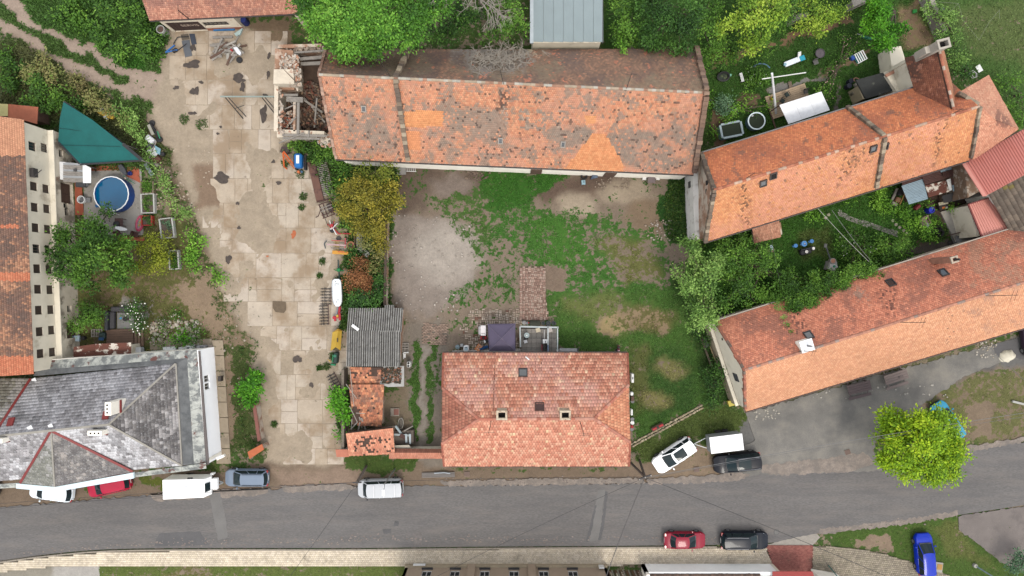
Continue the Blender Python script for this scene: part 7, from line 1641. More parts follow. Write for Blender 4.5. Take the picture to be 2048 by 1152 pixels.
def bed(px,py,w,l,rz,lb,frame=(226,224,216),pal='mid',full=.5):
 t=kit("raised_bed",lb,"planter",px,py,rz,[('b',"soil",(0,0,.22),(w-.1,l-.1,.3),(104,88,74))]+[('b',"board",(s*w/2,0,.25),(.14,l,.5),frame) for s in (-1,1)]+[('b',"board",(0,s*(l/2-.04),.25),(w-.15,.1,.5),frame) for s in (-1,1)],"raised vegetable beds")
 _s[0]+=1;r=random.Random(_s[0]);L=[(r.uniform(-w*.3,w*.3),r.uniform(-l*.4,l*.4),.42,.28,.14) for i in range(max(1,int(7*full)))]
 V,F,cc=foliage(L,G_[pal],.13,90,.5,_s[0],.12);mesh_np("vegetables",V,F,M_leaf,t,cc,local=True,kind='stuff')
bed(300,408,1.25,1.95,2,"white raised bed closest to the round pool rim",full=.9);bed(338,457,1.25,2.0,7,"white raised bed beside the stick fence, sparse seedlings",pal='blue',full=.6)
bed(299,376,1.2,1.2,0,"overflowing raised bed with leafy greens",(150,130,110),full=2.2);bed(298,442,1.0,1.0,0,"small raised bed with red board side",(190,60,44),'dark',.8);bed(352,520,.9,1.9,4,"raised bed beside the yellowing shrub",full=1.8)
kit("sunken_seat","dark grey U shaped garden seat round a paved square","seat",246,637,0,[('b',"bench",(0,.95,.25),(2.0,.5,.5),(84,82,86)),('b',"bench",(-.85,-.15,.25),(.45,1.7,.5),(78,76,80)),('b',"backrest",(-1.25,-.2,.4),(.3,1.9,.8),(66,68,76)),('b',"floor",(.3,-.2,.04),(1.7,1.6,.08),(150,148,144)),('c',"fire_bowl",(.3,-.05,.08),.22,.12,BK),('b',"fire_bowl_rim",(.35,-.05,.14),(.6,.25,.05),(70,56,54)),('p',"cushion",[(-.1,0),(.15,.2),(.2,-.05)],.5,.56,(60,170,220))])
t=kit("timber_deck","brown timber deck boards with steps behind the rusty shed","deck",242,675,2,[('b',"joist",(0,0,.1),(2.7,1.5,.1),BRN)]+[('b',"plank",(0,-.72+i*.24,.2),(2.7,.22,.05),(138,108,88)) for i in range(7)]+[('b',"step",(1.55+i*.3,-.1,.14-i*.04),(.26,1.7,.06),(150,120,98)) for i in range(3)])
def pallet(px,py,rz,lb,c=WD,g="wooden pallets"):kit("pallet",lb,"pallet",px,py,rz,[('b',"slat",(0,-.5+i*.25,.13),(.8,.14,.03),c) for i in range(5)]+[('b',"runner",(x,0,.06),(.09,1.1,.1),c) for x in (-.35,0,.35)],g)
pallet(195,666,90,"pale grey pallet beside the timber deck");pallet(810,697,0,"weathered pallet standing by the lane side of the corrugated shed")
kit("wheelbarrow","wheelbarrow with pale blue tray by the granary door","wheelbarrow",160,676,0,[('p',"tray",[(-.4,-.25),(.3,-.3),(.3,.3),(-.4,.25)],.4,.6,(190,212,224)),('t',"handle",[(-.4,.25,.45),(-1.1,.3,.5)],.025,BK),('t',"handle",[(-.4,-.25,.45),(-1.1,-.3,.5)],.025,BK),('c',"wheel",(.5,0,.0),.2,.35,BK)])
kit("skip_box","deep blue open box between granary and rusty shed","box",140,709,0,[('b',"floor",(0,0,.4),(1.0,.9,.8),(28,74,110)),('b',"rim",(0,.45,.85),(1.1,.08,.12),(40,96,140)),('b',"rim",(-.5,0,.85),(.08,.9,.12),(40,96,140))])
kit("crate","dark green crate with blue lid next to the pale pallet","crate",210,671,0,[('b',"body",(0,0,.3),(.6,.7,.6),(44,70,66)),('b',"lid",(0,-.3,.62),(.5,.3,.05),(40,90,140))])
kit("chest_freezer","long white box under the slate house gutter","freezer",277,700,2,[('b',"body",(0,0,.4),(1.3,.6,.8),(220,222,224)),('b',"lid",(0,0,.83),(1.34,.64,.06),WH)])
kit("pot","yellow green round tub by the wall of the slate house","pot",300,702,0,[('l',"wall",[(.16,0),(.22,.35),(.18,.35),(.13,.05)],(150,140,60))])
for x,w,lb in ((343,1.3,"long white garden bench against the slate house"),(369,.75,"short white bench against the slate house")):kit("bench",lb,"bench",x,697,3,[('b',"seat",(0,0,.42),(w,.42,.06),WH),('b',"leg",(-w*.4,0,.2),(.08,.35,.4),WH),('b',"leg",(w*.4,0,.2),(.08,.35,.4),WH),('b',"back",(0,-.2,.65),(w,.05,.35),WH)],"white benches by the slate house")
kit("water_tank","white plastic tank at the corner of the slate house","tank",386,694,0,[('b',"body",(0,0,.5),(.6,.5,1.0),WH),('c',"cap",(0,0,1.0),.12,.05,GY_)])
kit("sink_unit","grey outdoor sink and stool beside the white tank","sink",408,695,0,[('b',"cabinet",(0,0,.4),(.9,.55,.8),(186,184,182)),('b',"basin",(.15,0,.81),(.4,.4,.04),(120,122,126)),('b',"side_table",(.75,.05,.3),(.4,.5,.05),(190,172,156)),('b',"leg",(.75,.05,.15),(.3,.4,.28),(160,146,132))])
# ---- top of the yard
kit("concrete_pipe","short concrete pipe with rusty mouth at the workshop corner","pipe",331,66,-30,[('l',"ring",[(.42,0),(.42,1.0),(.33,1.0),(.33,.1)],(196,196,188)),('c',"inside",(0,0,.85),.33,.02,(110,80,66))])
kit("engine_hoist","blue folding hoist with black arms on the yard slabs","hoist",344,101,25,[('t',"leg",[(-.6,0,.2),(.55,.25,.25)],.08,BL),('t',"leg",[(-.6,0,.2),(.6,-.3,.25)],.08,BL),('b',"base",(.3,-.2,.15),(.5,.35,.3),BK),('t',"arm",[(.5,.3,.4),(1.2,.7,.5),(2.2,.3,.5)],.05,BK),('t',"arm",[(.6,-.4,.3),(1.7,-.2,.4)],.05,BK)])
for pts,c,lb in (([(362,70),(377,68),(380,79),(365,81)],(124,112,98),"square brown grey rubber mat near the hoist"),([(364,82),(380,80),(385,112),(371,115)],(116,120,126),"long grey rubber mat under the hoist arm"),([(379,68),(390,68),(394,89),(384,90)],(78,84,98),"dark blue rubber mat near the workshop gate")):q=MB();q.prism([W(*p) for p in pts],.05,.085);solo(q,"rubber_mat",plain(*c,.9,key='m'),lb,"mat",group="rubber mats on the yard slabs")
t=thing("timber_pile","heap of grey broken planks and beams in front of the workshop window","timber pile",W(455,98));ORG[t.name]=W(455,98);r_=random.Random(31)
for i in range(34):
 x,y,a,l=r_.uniform(432,478),r_.uniform(86,115),r_.gauss(0,18) if r_.random()<.7 else r_.uniform(20,70),r_.uniform(.6,2.2);z_=r_.uniform(.12,.6);d=Vector((math.cos(R(a)),math.sin(R(a)),r_.gauss(0,.06)))*l/2;c=W(x,y,z_)
 q=MB();q.beam(c-d,c+d,r_.uniform(.1,.26),r_.uniform(.04,.12));q.build("plank",(M_wood_g,M_wood_g,M_wood_b,mat("pale_plank",C(206,198,186),.9,.2,3) if "pale_plank" not in bpy.data.materials else bpy.data.materials["pale_plank"])[r_.randrange(4)],t)
kit("scrap_heap","white red and black scrap on the end of the plank heap","scrap",478,106,0,[('p',"wrapping",[(-.3,.3),(.1,.35),(.5,-.2),(.4,-.5),(.1,-.3)],.5,.75,(226,228,232)),('c',"canister",(-.4,0,.5),.1,.4,(206,60,60)),('c',"tyre",(.1,-.75,.05),.3,.18,BK),('b',"board",(-.9,-.5,.5),(.3,.6,.05),(196,190,178))])
kit("debris_strip","blue tarpaulin strip and pale plastic along the workshop plinth","tarpaulin",450,60,2,[('p',"tarp",[(-1.1,-.1),(1.0,-.12),(1.1,.1),(-.9,.12)],.05,.25,(40,140,210)),('p',"plastic",[(1.0,-.5),(1.5,-.2),(1.9,.1),(1.6,-.6),(1.2,-.75)],.05,.3,(206,230,226)),('b',"beam",(-.2,-.75,.1),(2.0,.25,.15),WD)])
kit("oil_drum","dark blue drum under the workshop porch","drum",493,46,0,[('c',"body",(0,0,0),.35,.95,(24,40,110)),('c',"lid",(0,0,.95),.3,.03,(40,60,140))])
kit("barrier_gate","pale steel barrier beam with lattice brace beside the ruin","barrier",505,202,0,[('b',"beam",(0,.1,1.2),(5.4,.14,.12),(176,190,180)),('b',"post",(2.5,.1,.6),(.16,.16,1.2),(110,100,90)),('t',"brace",[(-2.2,0,1.2),(-.9,-1.8,.1)],.05,BK),('t',"brace",[(-1.9,0,1.2),(-.6,-1.6,.1)],.04,BK),('t',"brace",[(1.4,0,1.2),(2.5,-1.6,.1)],.05,BK),('t',"brace",[(1.7,0,1.2),(2.6,-1.2,.1)],.04,BK),('t',"strut",[(-1.6,-.9,.5),(-.6,-.6,.6)],.03,BK)])
kit("yellow_scrap","yellow plastic bodywork with white rags in the scrub","scrap",218,230,-20,[('p',"panel",[(-.8,-.2),(0,.5),(.9,.1),(.8,-.3),(.2,-.35)],.4,.6,YL),('p',"rag",[(-.1,-.4),(.2,-.1),(.4,-.5)],.55,.65,(220,220,220)),('p',"rag",[(-.7,.3),(-.3,.5),(-.5,.0)],.45,.62,(214,214,208))])
kit("moped","black and green stripped moped lying on the yard fringe","moped",311,264,-65,[('t',"frame",[(-.9,0,.3),(0,.2,.4),(.8,0,.3)],.1,BK),('b',"seat",(-.2,-.15,.45),(1.1,.3,.15),(190,186,170)),('t',"fork",[(.2,.35,.4),(.9,.25,.3)],.06,(60,160,120)),('c',"wheel",(.9,.1,.05),.3,.12,BK),('c',"wheel",(-.9,.1,.05),.3,.12,BK)])
kit("junk_heap","junk heap of white panels, blue sheet and rusty bits at the yard fringe","scrap",312,303,-40,[('b',"panel",(0,-.1,.4),(1.0,.8,.12),WH),('b',"panel",(-1.0,.6,.35),(.9,.6,.5),(224,224,226)),('p',"sheet",[(-.2,.5),(.5,.6),(.8,.1),(.4,0)],.5,.6,(150,200,214)),('b',"box",(.6,-.5,.2),(.8,.7,.4),(120,76,60)),('t',"stick",[(-.3,.9,.6),(.2,-1.3,.3)],.05,WD),('b',"motor",(-.5,.1,.4),(.5,.5,.6),(96,98,102)),('c',"roll",(.9,.3,.2),.2,.3,BK),('b',"wooden_box",(.9,-.9,.1),(.5,.4,.3),WD)])
kit("corrugated_strip","narrow grey corrugated strip leaning by the green net corner","sheet",303,341,-58,rows("rib",6,-.18,.07,0,.55,(.05,1.3,.04),M_zinc) if False else [('b',"rib",(0,-.15+i*.06,.5),(1.4,.05,.04),M_zinc) for i in range(6)])
# ---- machines along the yard boundary
kit("mini_digger","small blue digger with orange arm and brown bucket","digger",604,326,0,[('b',"bonnet",(0,0,1.0),(.75,1.4,.8),(20,130,214)),('b',"window",(.02,.1,1.42),(.3,.8,.05),(230,240,246)),('b',"track",(-.45,0,.25),(.25,1.5,.5),BK),('b',"track",(.45,0,.25),(.25,1.5,.5),BK),('b',"engine_side",(-.4,.1,.95),(.15,1.0,.6),(40,44,52)),('t',"boom",[(-.3,-.6,.9),(-1.4,.9,1.3)],.09,(238,112,44)),('t',"boom",[(-.5,-.7,.8),(-1.5,.6,1.2)],.05,(238,112,44)),('t',"dipper",[(-1.45,.8,1.3),(-1.55,-.5,.7),(-1.4,-.65,.3)],.08,(238,112,44)),('p',"bucket",[(-2.0,1.0),(-1.4,.8),(-1.0,1.0),(-1.2,1.5),(-1.8,1.5)],.1,.7,(84,66,60)),('c',"beacon",(-.15,-1.0,.4),.14,.3,(238,130,70)),('c',"cap",(.1,-.95,.3),.12,.2,(90,130,160))])
t=kit("rusty_ramp","long rusty steel plate with slatted pallet deck beside the digger","platform",643,360,13,[('b',"plate",(-.55,0,.2),(.75,4.0,.06),mat("rust_plate",C(136,96,80),.8,.2,1.2,.1,stain=(C(92,60,54),.6,.5,.04,.9))),('b',"edge",(-.16,0,.24),(.05,4.0,.1),RU),('b',"edge",(.98,.1,.2),(.05,3.7,.1),RU)]+[('b',"slat",(.42,-1.6+i*.185,.2),(1.05,.1,.05),M_wood_g) for i in range(19)]+[('b',"head_rail",(-.1,-2.1,.3),(1.6,.12,.12),RU)])
kit("cart_frame","rusty cart chassis with bent drawbar under the olive tree","cart",657,420,20,[('t',"rail",[(-.6,.7,.5),(-.6,-.7,.5)],.06,RU),('t',"rail",[(.5,.7,.5),(.5,-.7,.5)],.06,RU),('t',"rail",[(-.2,.7,.5),(-.2,-.7,.5)],.05,RU)]+[('t',"crossbar",[(-.7,y,.52),(.6,y,.52)],.05,c) for y,c in ((.7,RU),(.3,M_wood_g),(0,M_wood_g),(-.4,RU),(-.7,RU))]+[('t',"drawbar",[(-.6,.2,.5),(-1.1,-.3,.3),(-1.4,-.3,.2)],.04,RU),('t',"crank",[(-.5,-.2,.5),(-.55,-1.6,.3)],.025,BK),('b',"box",(.3,.1,.35),(.5,.8,.3),(70,52,46))])
kit("rotary_rake","red hay rake with loose black wheels under the olive tree","rake",667,458,0,[('t',"tine_arm",[(0,0,.5),(.5*math.cos(a),.6+.5*math.sin(a)-.2,.35)],.05,RD if i%2 else WH) for i,a in enumerate((.3,1.2,2.2,3.0,4.2,5.2))]+[('c',"hub",(0,.3,.3),.16,.4,RD),('c',"wheel",(-.1,-.15,.0),.25,.16,BK),('c',"wheel",(.55,-.95,.0),.25,.14,(84,80,76)),('t',"drawbar",[(.3,-.1,.5),(.6,-.5,.4),(1.8,-.5,.4)],.07,RD),('t',"drawbar",[(.1,0,.5),(.4,-.6,.4)],.05,WH)])
kit("hay_tedder","yellow and pink hay machine with round hub beside the rake","tedder",678,493,-3,[('b',"beam",(-.1,.12,.6),(1.9,.14,.12),(226,190,190)),('b',"beam",(.75,.35,.55),(.1,1.0,.12),(220,90,100)),('b',"beam",(0,.55,.5),(1.3,.08,.08),(226,120,110)),('b',"beam",(0,-.2,.5),(1.3,.08,.08),(140,136,130))]+[('b',"tine_bar",(-.4+i*.12,.1,.4),(.04,.9,.04),YL) for i in range(5)]+[('b',"guard",(.3,-.62,.5),(1.6,.36,.1),(246,176,60)),('b',"guard_trim",(.5,-.55,.56),(.9,.1,.02),(226,110,60)),('c',"hub",(1.25,.15,.1),.42,.3,(206,140,96)),('c',"hub_cap",(1.25,.15,.4),.22,.12,(110,80,70)),('t',"hitch",[(-1.1,.5,.5),(-1.35,.2,.5),(-1.2,-.3,.5)],.06,(90,100,104))])
kit("seed_drill_drawbar","green and dark drawbar behind the white machine cover","drawbar",680,540,92,[('t',"bar",[(-1.0,0,.4),(1.0,.05,.4)],.06,(60,90,84)),('b',"gearbox",(0,0,.45),(.35,.35,.3),(30,150,80)),('t',"bracket",[(-.1,-.5,.4),(0,.4,.4)],.05,(30,140,74)),('t',"bar",[(.3,.1,.3),(1.0,.1,.3)],.04,BK)])
t=thing("covered_mower","long white rounded machine cover with red hitch between harrows and rust shrub","mower",W(675,588));ORG[t.name]=W(675,588)
q=MB();rg=[]
for y,w in ((558,5),(560.5,9),(566,10.4),(590,10.8),(603,10),(609,7.5),(613,3.5)):rg.append([W(674.5+(y-588)*.04+w*a,y,zz) for a,zz in ((-.98,.2),(-1,.7),(-.8,.95),(0,1.02),(.8,.95),(1,.7),(.98,.2))])
q.loft(rg);q.build("cover",plain(236,240,242,.4,key='cov'),t,smooth=True)
q=MB()
for x,y in ((671,563),(672,567),(676,568),(670,570),(676,600),(673,604)):q.box(W(x,y,1.03),(.1,.05,.03))
q.build("bolt",BK if False else plain(*BK),t,kind='stuff')
q=MB();q.beam(W(676,612,.6),W(672,634,.4),.14,.12);q.build("drawbar",plain(150,150,154,.4),t)
for a,b in (((680,613),(678,628)),((668,632),(671,642)),((665,636),(680,634)),((679,626),(680,640))):q=MB();q.beam(W(*a,.5),W(*b,.4),.2,.15);q.build("hitch_bracket",plain(212,40,62),t)
q=MB();q.box(W(675,632,.6),(.2,.25,.2));q.build("coupling",plain(*YL),t)
def harrow(px,py,w,rows_,rz,lb):kit("tine_harrow",lb,"harrow",px,py,rz,[p for i in range(rows_) for p in [('t',"tine_bar",[(-w/2,(i-rows_/2)*.3,.18),(w/2,(i-rows_/2)*.3,.18)],.035,BK)]+[('t',"spike",[(x,(i-rows_/2)*.3-.07,.1),(x,(i-rows_/2)*.3+.07,.22)],.03,(70,64,64)) for x in (-w*.3,0,w*.3)]]+[('b',"frame_bar",(w*.45,-.1,.2),(.06,rows_*.3,.05),(96,60,60)),('b',"frame_bar",(-w*.1,-.1,.2),(.05,rows_*.3,.04),BK)],"tine harrows on the slabs")
harrow(653,590,1.1,6,0,"black spiked harrow beside the white machine cover");harrow(649,627,1.0,7,2,"black spiked harrow below the first, near the red hitch");harrow(668,761,.95,6,28,"slanting black harrow at the bright bush")
t=thing("yellow_hopper","yellow steel hopper with forked end beside corrugated shed","hopper",W(672,684));ORG[t.name]=W(672,684)
for pts,zz in (([(666,663),(676,657),(684,661),(681,690),(670,687)],0),):
 q=MB();A,B,Cc,D=W(665,664,.95),W(684,661,.95),W(681,701,.9),W(661,702,.9);M1,M2=W(676,662,1.25),W(671,694,1.2)
 q.slab([A,M1,M2,D],.05);q.slab([M1,B,Cc,M2],.05);q.build("hood",mat("yellow_paint",C(232,190,66),.6,.12,1.5,.05),t)
q=MB();q.slab([W(666,664,.9),W(676,657,1.2),W(683,660,.9),W(676,663,1.25)],.04);q.build("end_plate",plain(214,166,60),t)
q=MB();q.box(W(675,680,1.22),(.12,.4,.03));q.build("slot",plain(90,70,40),t);q=MB();q.box(W(674,682,.4),(.6,1.8,.7));q.build("body",plain(96,84,50),t)
kit("green_thresher","dark green gearbox machine at the end of the yellow hopper","machine",671,714,-5,[('b',"body",(.2,0,.4),(.4,1.1,.7),(40,66,56)),('b',"side",(-.1,-.1,.5),(.15,.8,.3),(30,130,80)),('c',"pulley",(.15,.2,.75),.15,.08,(60,140,110)),('b',"foot",(-.1,-.75,.2),(.5,.2,.2),(40,150,100)),('p',"lever",[(-.7,-.2),(-.35,-.4),(-.4,-.5)],.3,.4,YL)])
kit("concrete_trough","long concrete trough frame full of weeds by the olive tree","trough",719,480,0,[('b',"side",(-.35,0,.3),(.12,1.9,.6),RU),('b',"floor",(0,0,.3),(.5,1.8,.1),(176,172,160)),('b',"side",(.1,-.95,.3),(.9,.1,.5),(190,186,174)),('b',"side",(.35,0,.3),(.1,1.9,.55),(150,146,138))])
for x,y,s,lb in ((725,502,.3,'middle sized pale plastic bag on dark soil by the trough'),(733,508,.35,'largest pale plastic bag on dark soil, farthest from the trough'),(727,499,.2,'smallest pale plastic bag on dark soil right at the trough end')):q=MB();q.prism([(W(x,y).x+s*math.cos(a),W(x,y).y+s*math.sin(a)) for a in (0,1.2,2.4,3.5,5)],0,.2);solo(q,"plastic_bag",plain(232,230,220),lb,"bag",group="plastic bags on dark soil")
# ---- courtyard and central house
t=thing("gazebo","grey purple square gazebo with pyramid canopy behind hipped house","gazebo",W(1004,674));ORG[t.name]=W(1004,674)
cs=[W(975,648,2.2),W(1031,647,2.2),W(1031,702,2.2),W(978,702,2.2)];ap=W(1003,677,3.0);M_gaz=mat("gazebo_cloth",C(112,102,128),.8,.08,1.5,.1)
for i in range(4):
 a,b=cs[i],cs[(i+1)%4];q=MB();q.grid(lambda u,v:a.lerp(b,u).lerp(ap,v)-Vector((0,0,.12*math.sin(math.pi*u)*(1-v)+.06*math.sin(math.pi*v))),6,6);q.build("canopy_panel",M_gaz,t,smooth=True)
 q=MB();q.tube(cs[i],ap,.025);q.build("rib",plain(128,118,140),t);q=MB();q.tube(Vector((cs[i].x*.98,cs[i].y*.99,0)),cs[i],.03);q.build("leg",plain(206,206,206),t)
 q=MB();q.slab([a,b,b-Vector((0,0,.18)),a-Vector((0,0,.18))],.01);q.build("valance",M_gaz,t)
t=thing("terrace_frame","white railed tiled terrace platform with clutter behind hipped house","terrace",W(1077,677));ORG[t.name]=W(1077,677)
for i in range(7):
 for j in range(5):q=MB();x0,y0=1043+i*10,658+j*9.4;q.prism([W(x0,y0,.5),W(x0+9.6,y0,.5),W(x0+9.6,y0+9,.5),W(x0,y0+9,.5)],0,.5+r_.uniform(0,.01));q.build("floor_tile",plain(*((168,160,150),(150,144,136),(176,168,158))[(i*3+j)%3],.8),t)
for a,b,w in (((1040,653),(1117,655),.16),((1040,653),(1041,694),.14),((1115,655),(1115,704),.12),((1096,653),(1096,690),.12)):q=MB();q.beam(W(*a,1.5),W(*b,1.5),w,.1);q.build("rail",plain(206,214,214,.6),t)
for p in ((1041,654),(1116,656),(1041,692),(1115,702),(1096,654)):q=MB();q.tube(W(*p,1.5)-Vector((0,0,1.5)),W(*p,1.55),.05);q.build("post",plain(226,226,222),t)
kit("fan_table","round pale blue table on the tiled terrace","table",1053,669,0,[('c',"top",(0,0,1.1),.27,.04,(190,206,206)),('c',"stem",(0,0,.5),.04,.6,GY_),('c',"cup",(0,0,1.14),.07,.08,(230,230,226))])
kit("ladder_shelf","white open shelf with bottles on the tiled terrace","shelf",1089,683,0,[('b',"shelf_board",(0,.1,1.0),(.5,.4,.05),WH),('b',"side",(-.25,-.3,.8),(.05,1.3,.5),(60,56,60)),('b',"side",(.05,-.4,.8),(.05,1.1,.5),BK),('b',"side",(.3,-.4,.8),(.12,1.0,.6),(150,170,200)),('b',"towel",(-.3,-.5,.9),(.08,.6,.5),(150,40,60)),('b',"plank",(-.05,.75,.7),(.12,.9,.05),(220,216,210))])
for x,y,s,c,lb in ((1076,660,.4,(236,220,190),"cream tray on the terrace parapet"),(1051,683,.3,(236,236,236),"white rag lying on the terrace tiles"),(1052,676,.35,(50,46,46),"dark doormat below the round table"),(1100,660,.4,(226,214,206),"pink white cloth at the terrace corner")):q=MB();c0=W(x,y,.55);q.box(c0+Vector((0,0,.05)),(s*1.1,s,.08),.3);solo(q,"tray" if 'tray' in lb else "cloth",plain(*c),lb,"cloth" if 'tray' not in lb else "tray")
for x,r0 in ((1086,.17),(1096,.24),(1107,.2)):kit("flower_pot","%s blue grey drum on the terrace outer edge"%{1086:"smallest",1096:"largest",1107:"end"}[x],"pot",x,646,0,[('l',"wall",[(r0*.85,0),(r0,.5),(r0*.85,.5),(r0*.8,.35)],(92,108,118)),('c',"soil",(0,0,.3),r0*.8,.06,(80,84,80))],"blue grey drums by the terrace")
kit("planter_box","long dark planter box behind the terrace rail","planter",1066,646,0,[('b',"box",(.2,0,.25),(1.1,.45,.5),(70,74,56)),('b',"soil",(.2,0,.51),(1.0,.35,.03),(60,60,40)),('c',"bowl",(-.9,.05,.1),.2,.3,(180,176,172)),('c',"bowl",(-.6,0,.1),.15,.3,(150,150,156)),('c',"red_lid",(-.45,.05,.4),.07,.05,RD)])
kit("storage_box","pale plastic storage box left of the gazebo","box",965,660,0,[('b',"body",(0,0,.4),(.75,.95,.8),(222,216,216)),('b',"lid",(.12,0,.82),(.5,1.0,.06),(232,226,226)),('b',"handle",(.1,-.3,.86),(.4,.04,.03),GY_)])
kit("toy_car","red and black childs toy car below the storage box","toy car",967,675,0,[('b',"body",(0,0,.2),(.6,.35,.25),RD),('b',"seat",(0,0,.36),(.25,.22,.1),BK),('c',"wheel",(-.22,.2,.0),.1,.1,BK),('c',"wheel",(.22,.2,.0),.1,.1,BK)])
kit("drill_box","black and white tool box below the toy car","tool box",972,682,15,[('b',"case",(0,0,.15),(.45,.3,.3),(56,54,56)),('b',"label_plate",(-.12,0,.31),(.15,.28,.02),WH)])
kit("laundry_basket","white square basket with pale blue rim by the plinth ledge","basket",933,696,0,[('b',"body",(0,0,.3),(.55,.6,.55),WH),('b',"inside",(0,-.02,.585),(.36,.4,.02),(196,216,224)),('b',"tag",(0,.1,.6),(.12,.08,.02),BK)])
kit("rug_roll","orange and white checked rug beside the blue roll","rug",957,695,60,[('p',"rug",[(-.4,-.25),(.35,-.3),(.4,.2),(-.3,.28)],.3,.42,(232,150,96))]+[('b',"check",(-.3+(i%4)*.2,-.15+(i//4)*.2,.425),(.08,.08,.02),(240,226,210)) for i in range(8)])
kit("mat_roll","deep blue rolled mat beside the checked rug","mat",969,696,10,[('t',"roll",[(-.5,0,.3),(.4,.1,.3)],.16,(24,84,140))])
kit("bin","round lidded grey bin and kettle grill at the house corner","bin",916,693,0,[('c',"body",(0,0,0),.2,.6,(120,140,146)),('l',"lid",[(.22,.6),(.1,.68),(.001,.7)],(150,170,176)),('b',"side_box",(.4,.15,.3),(.3,.3,.5),(200,204,206))])
kit("sofa_cover","pale covered bench along the house beyond the terrace","bench",1136,699,-1,[('b',"seat",(0,0,.35),(1.8,.3,.35),(200,200,200)),('b',"back",(0,-.15,.55),(1.9,.12,.25),(170,170,172)),('b',"arm",(.95,0,.45),(.1,.4,.4),(80,78,80))])
kit("toy_truck","dark red handcart on the lawn near the hipped house corner","handcart",1236,696,90,[('b',"tray",(0,0,.35),(.55,.25,.2),(110,24,40)),('b',"grip",(.1,0,.48),(.2,.2,.08),BK),('b',"lamp",(-.22,0,.46),(.12,.2,.04),(230,180,190)),('c',"wheel",(-.2,.14,0),.12,.12,BK)])
for y,parts,lb in ((760,[('b',"panel",(0,.3,.5),(.25,.9,.9),WH),('b',"knob",(0,.3,1.0),(.08,.2,.05),BK)],"white cabinet against the house gable"),(786,[('b',"tank",(0,0,.3),(.3,.35,.5),WH),('b',"wood",(.1,-.5,.2),(.35,.5,.4),BRN),('c',"reel",(.1,-.8,.2),.18,.12,(140,136,136))],"junk row along the house gable, middle"),(838,[('b',"box",(-.05,.8,.4),(.2,.6,.7),WH),('c',"wheel",(.1,0,.1),.2,.1,GY_),('c',"wheel",(.1,-.35,.1),.2,.1,WH),('b',"crate",(.05,-.7,.2),(.25,.3,.4),RD),('c',"wheel",(.05,-1.0,.1),.18,.1,GY_)],"bicycle wheels and crates along the house gable")):kit("junk_row",lb,"junk",1262,y,0,parts)
kit("flower_box","long wooden box with red cushions beside the cobble border","planter",1314,853,27,[('b',"box",(0,0,.2),(1.35,.42,.4),BRN),('b',"cushion",(-.35,.02,.42),(.45,.2,.1),RD),('b',"cushion",(.35,.02,.42),(.45,.2,.1),RD),('b',"hinge",(0,0,.42),(.2,.15,.06),BK)])
kit("grit_bin","yellow salt bin at the corner of the long house","grit bin",1459,804,15,[('b',"body",(0,0,.3),(.6,.5,.6),(220,196,80)),('b',"lid",(0,0,.64),(.66,.56,.08),(240,220,100))])
kit("bench","grey broken bench leaning at the cream gable","bench",1410,685,-72,[('b',"seat",(0,0,.4),(.9,.35,.06),(96,96,98)),('b',"leg",(-.35,0,.2),(.06,.3,.4),BK),('b',"leg",(.35,0,.2),(.06,.3,.4),BK),('t',"pole",[(.4,.2,.6),(1.9,.3,.5)],.05,(206,180,130))])
kit("tyre","black car tyre lying at the barn wall","tyre",1168,353,0,[('l',"tread",[(.18,.02),(.3,.0),(.34,.1),(.3,.2),(.18,.18),(.18,.02)],M_tyre)])
kit("tarp_heap","slate blue tarpaulin heap at the barn wall","tarpaulin",1190,352,10,[('p',"fold",[(-.5,-.3),(0,-.2),(.5,.1),(.4,.35),(-.3,.1)],0,.35,(92,110,136)),('p',"fold",[(-.2,-.3),(.2,-.25),(.1,.1),(-.3,.1)],.3,.5,(110,128,150)),('b',"white_box",(-.4,.3,.3),(.3,.25,.3),WH)])
kit("blue_stool","pale blue plastic stool in the courtyard mud","stool",1166,366,5,[('b',"top",(0,0,.4),(.38,.45,.05),(170,208,220)),('b',"step",(.05,.05,.43),(.12,.2,.02),(120,150,160))]+[('b',"leg",(x,y,.2),(.05,.05,.38),(170,208,220)) for x in (-.15,.15) for y in (-.18,.18)])
kit("garden_table","brown topped table with two white chairs at the barn wall","table",1300,362,0,[('b',"top",(0,0,.72),(.75,.6,.05),(138,122,122))]+[('b',"leg",(x,y,.35),(.06,.06,.7),BRN) for x in (-.3,.3) for y in (-.22,.22)])
for x,lb in ((1287,"white plastic chair on the ruin side of the brown topped table"),(1314,"white plastic chair on the gable side of the brown topped table")):kit("garden_chair",lb,"chair",x,357,0,[('b',"seat",(0,0,.42),(.36,.42,.05),(232,230,226)),('b',"back",(0,.2,.65),(.36,.05,.5),(222,220,214))]+[('b',"leg",(a,b,.2),(.04,.04,.4),WH) for a in (-.15,.15) for b in (-.17,.17)],"white chairs at the barn wall")
kit("door_grate","stone step with pale steel ladder frame at the barn door","ladder",815,341,3,[('b',"step",(-.6,0,.06),(.9,.8,.12),(176,172,166))]+[('t',"rail",[(-.1,.3,.2),(.9,.2,.25)],.03,WH),('t',"rail",[(-.1,-.1,.2),(.9,-.2,.25)],.03,WH)]+[('t',"rung",[(.0+i*.2,.3,.22),(.0+i*.2,-.15,.22)],.025,WH) for i in range(5)])
kit("air_unit","two fan white air unit on the moss slab corner","air conditioner",820,727,0,[('b',"case",(0,0,.5),(.35,.55,1.0),(226,226,222)),('c',"fan",(0,.13,1.0),.11,.02,BK),('c',"fan",(0,-.13,1.0),.11,.02,BK)])
kit("plastic_chair","white broken chair lying between pallet and air unit","chair",812,711,0,[('t',"frame",[(-.2,-.3,.2),(-.2,.3,.3),(.3,.35,.3)],.06,WH),('b',"seat",(-.1,0,.2),(.2,.4,.05),WH)])
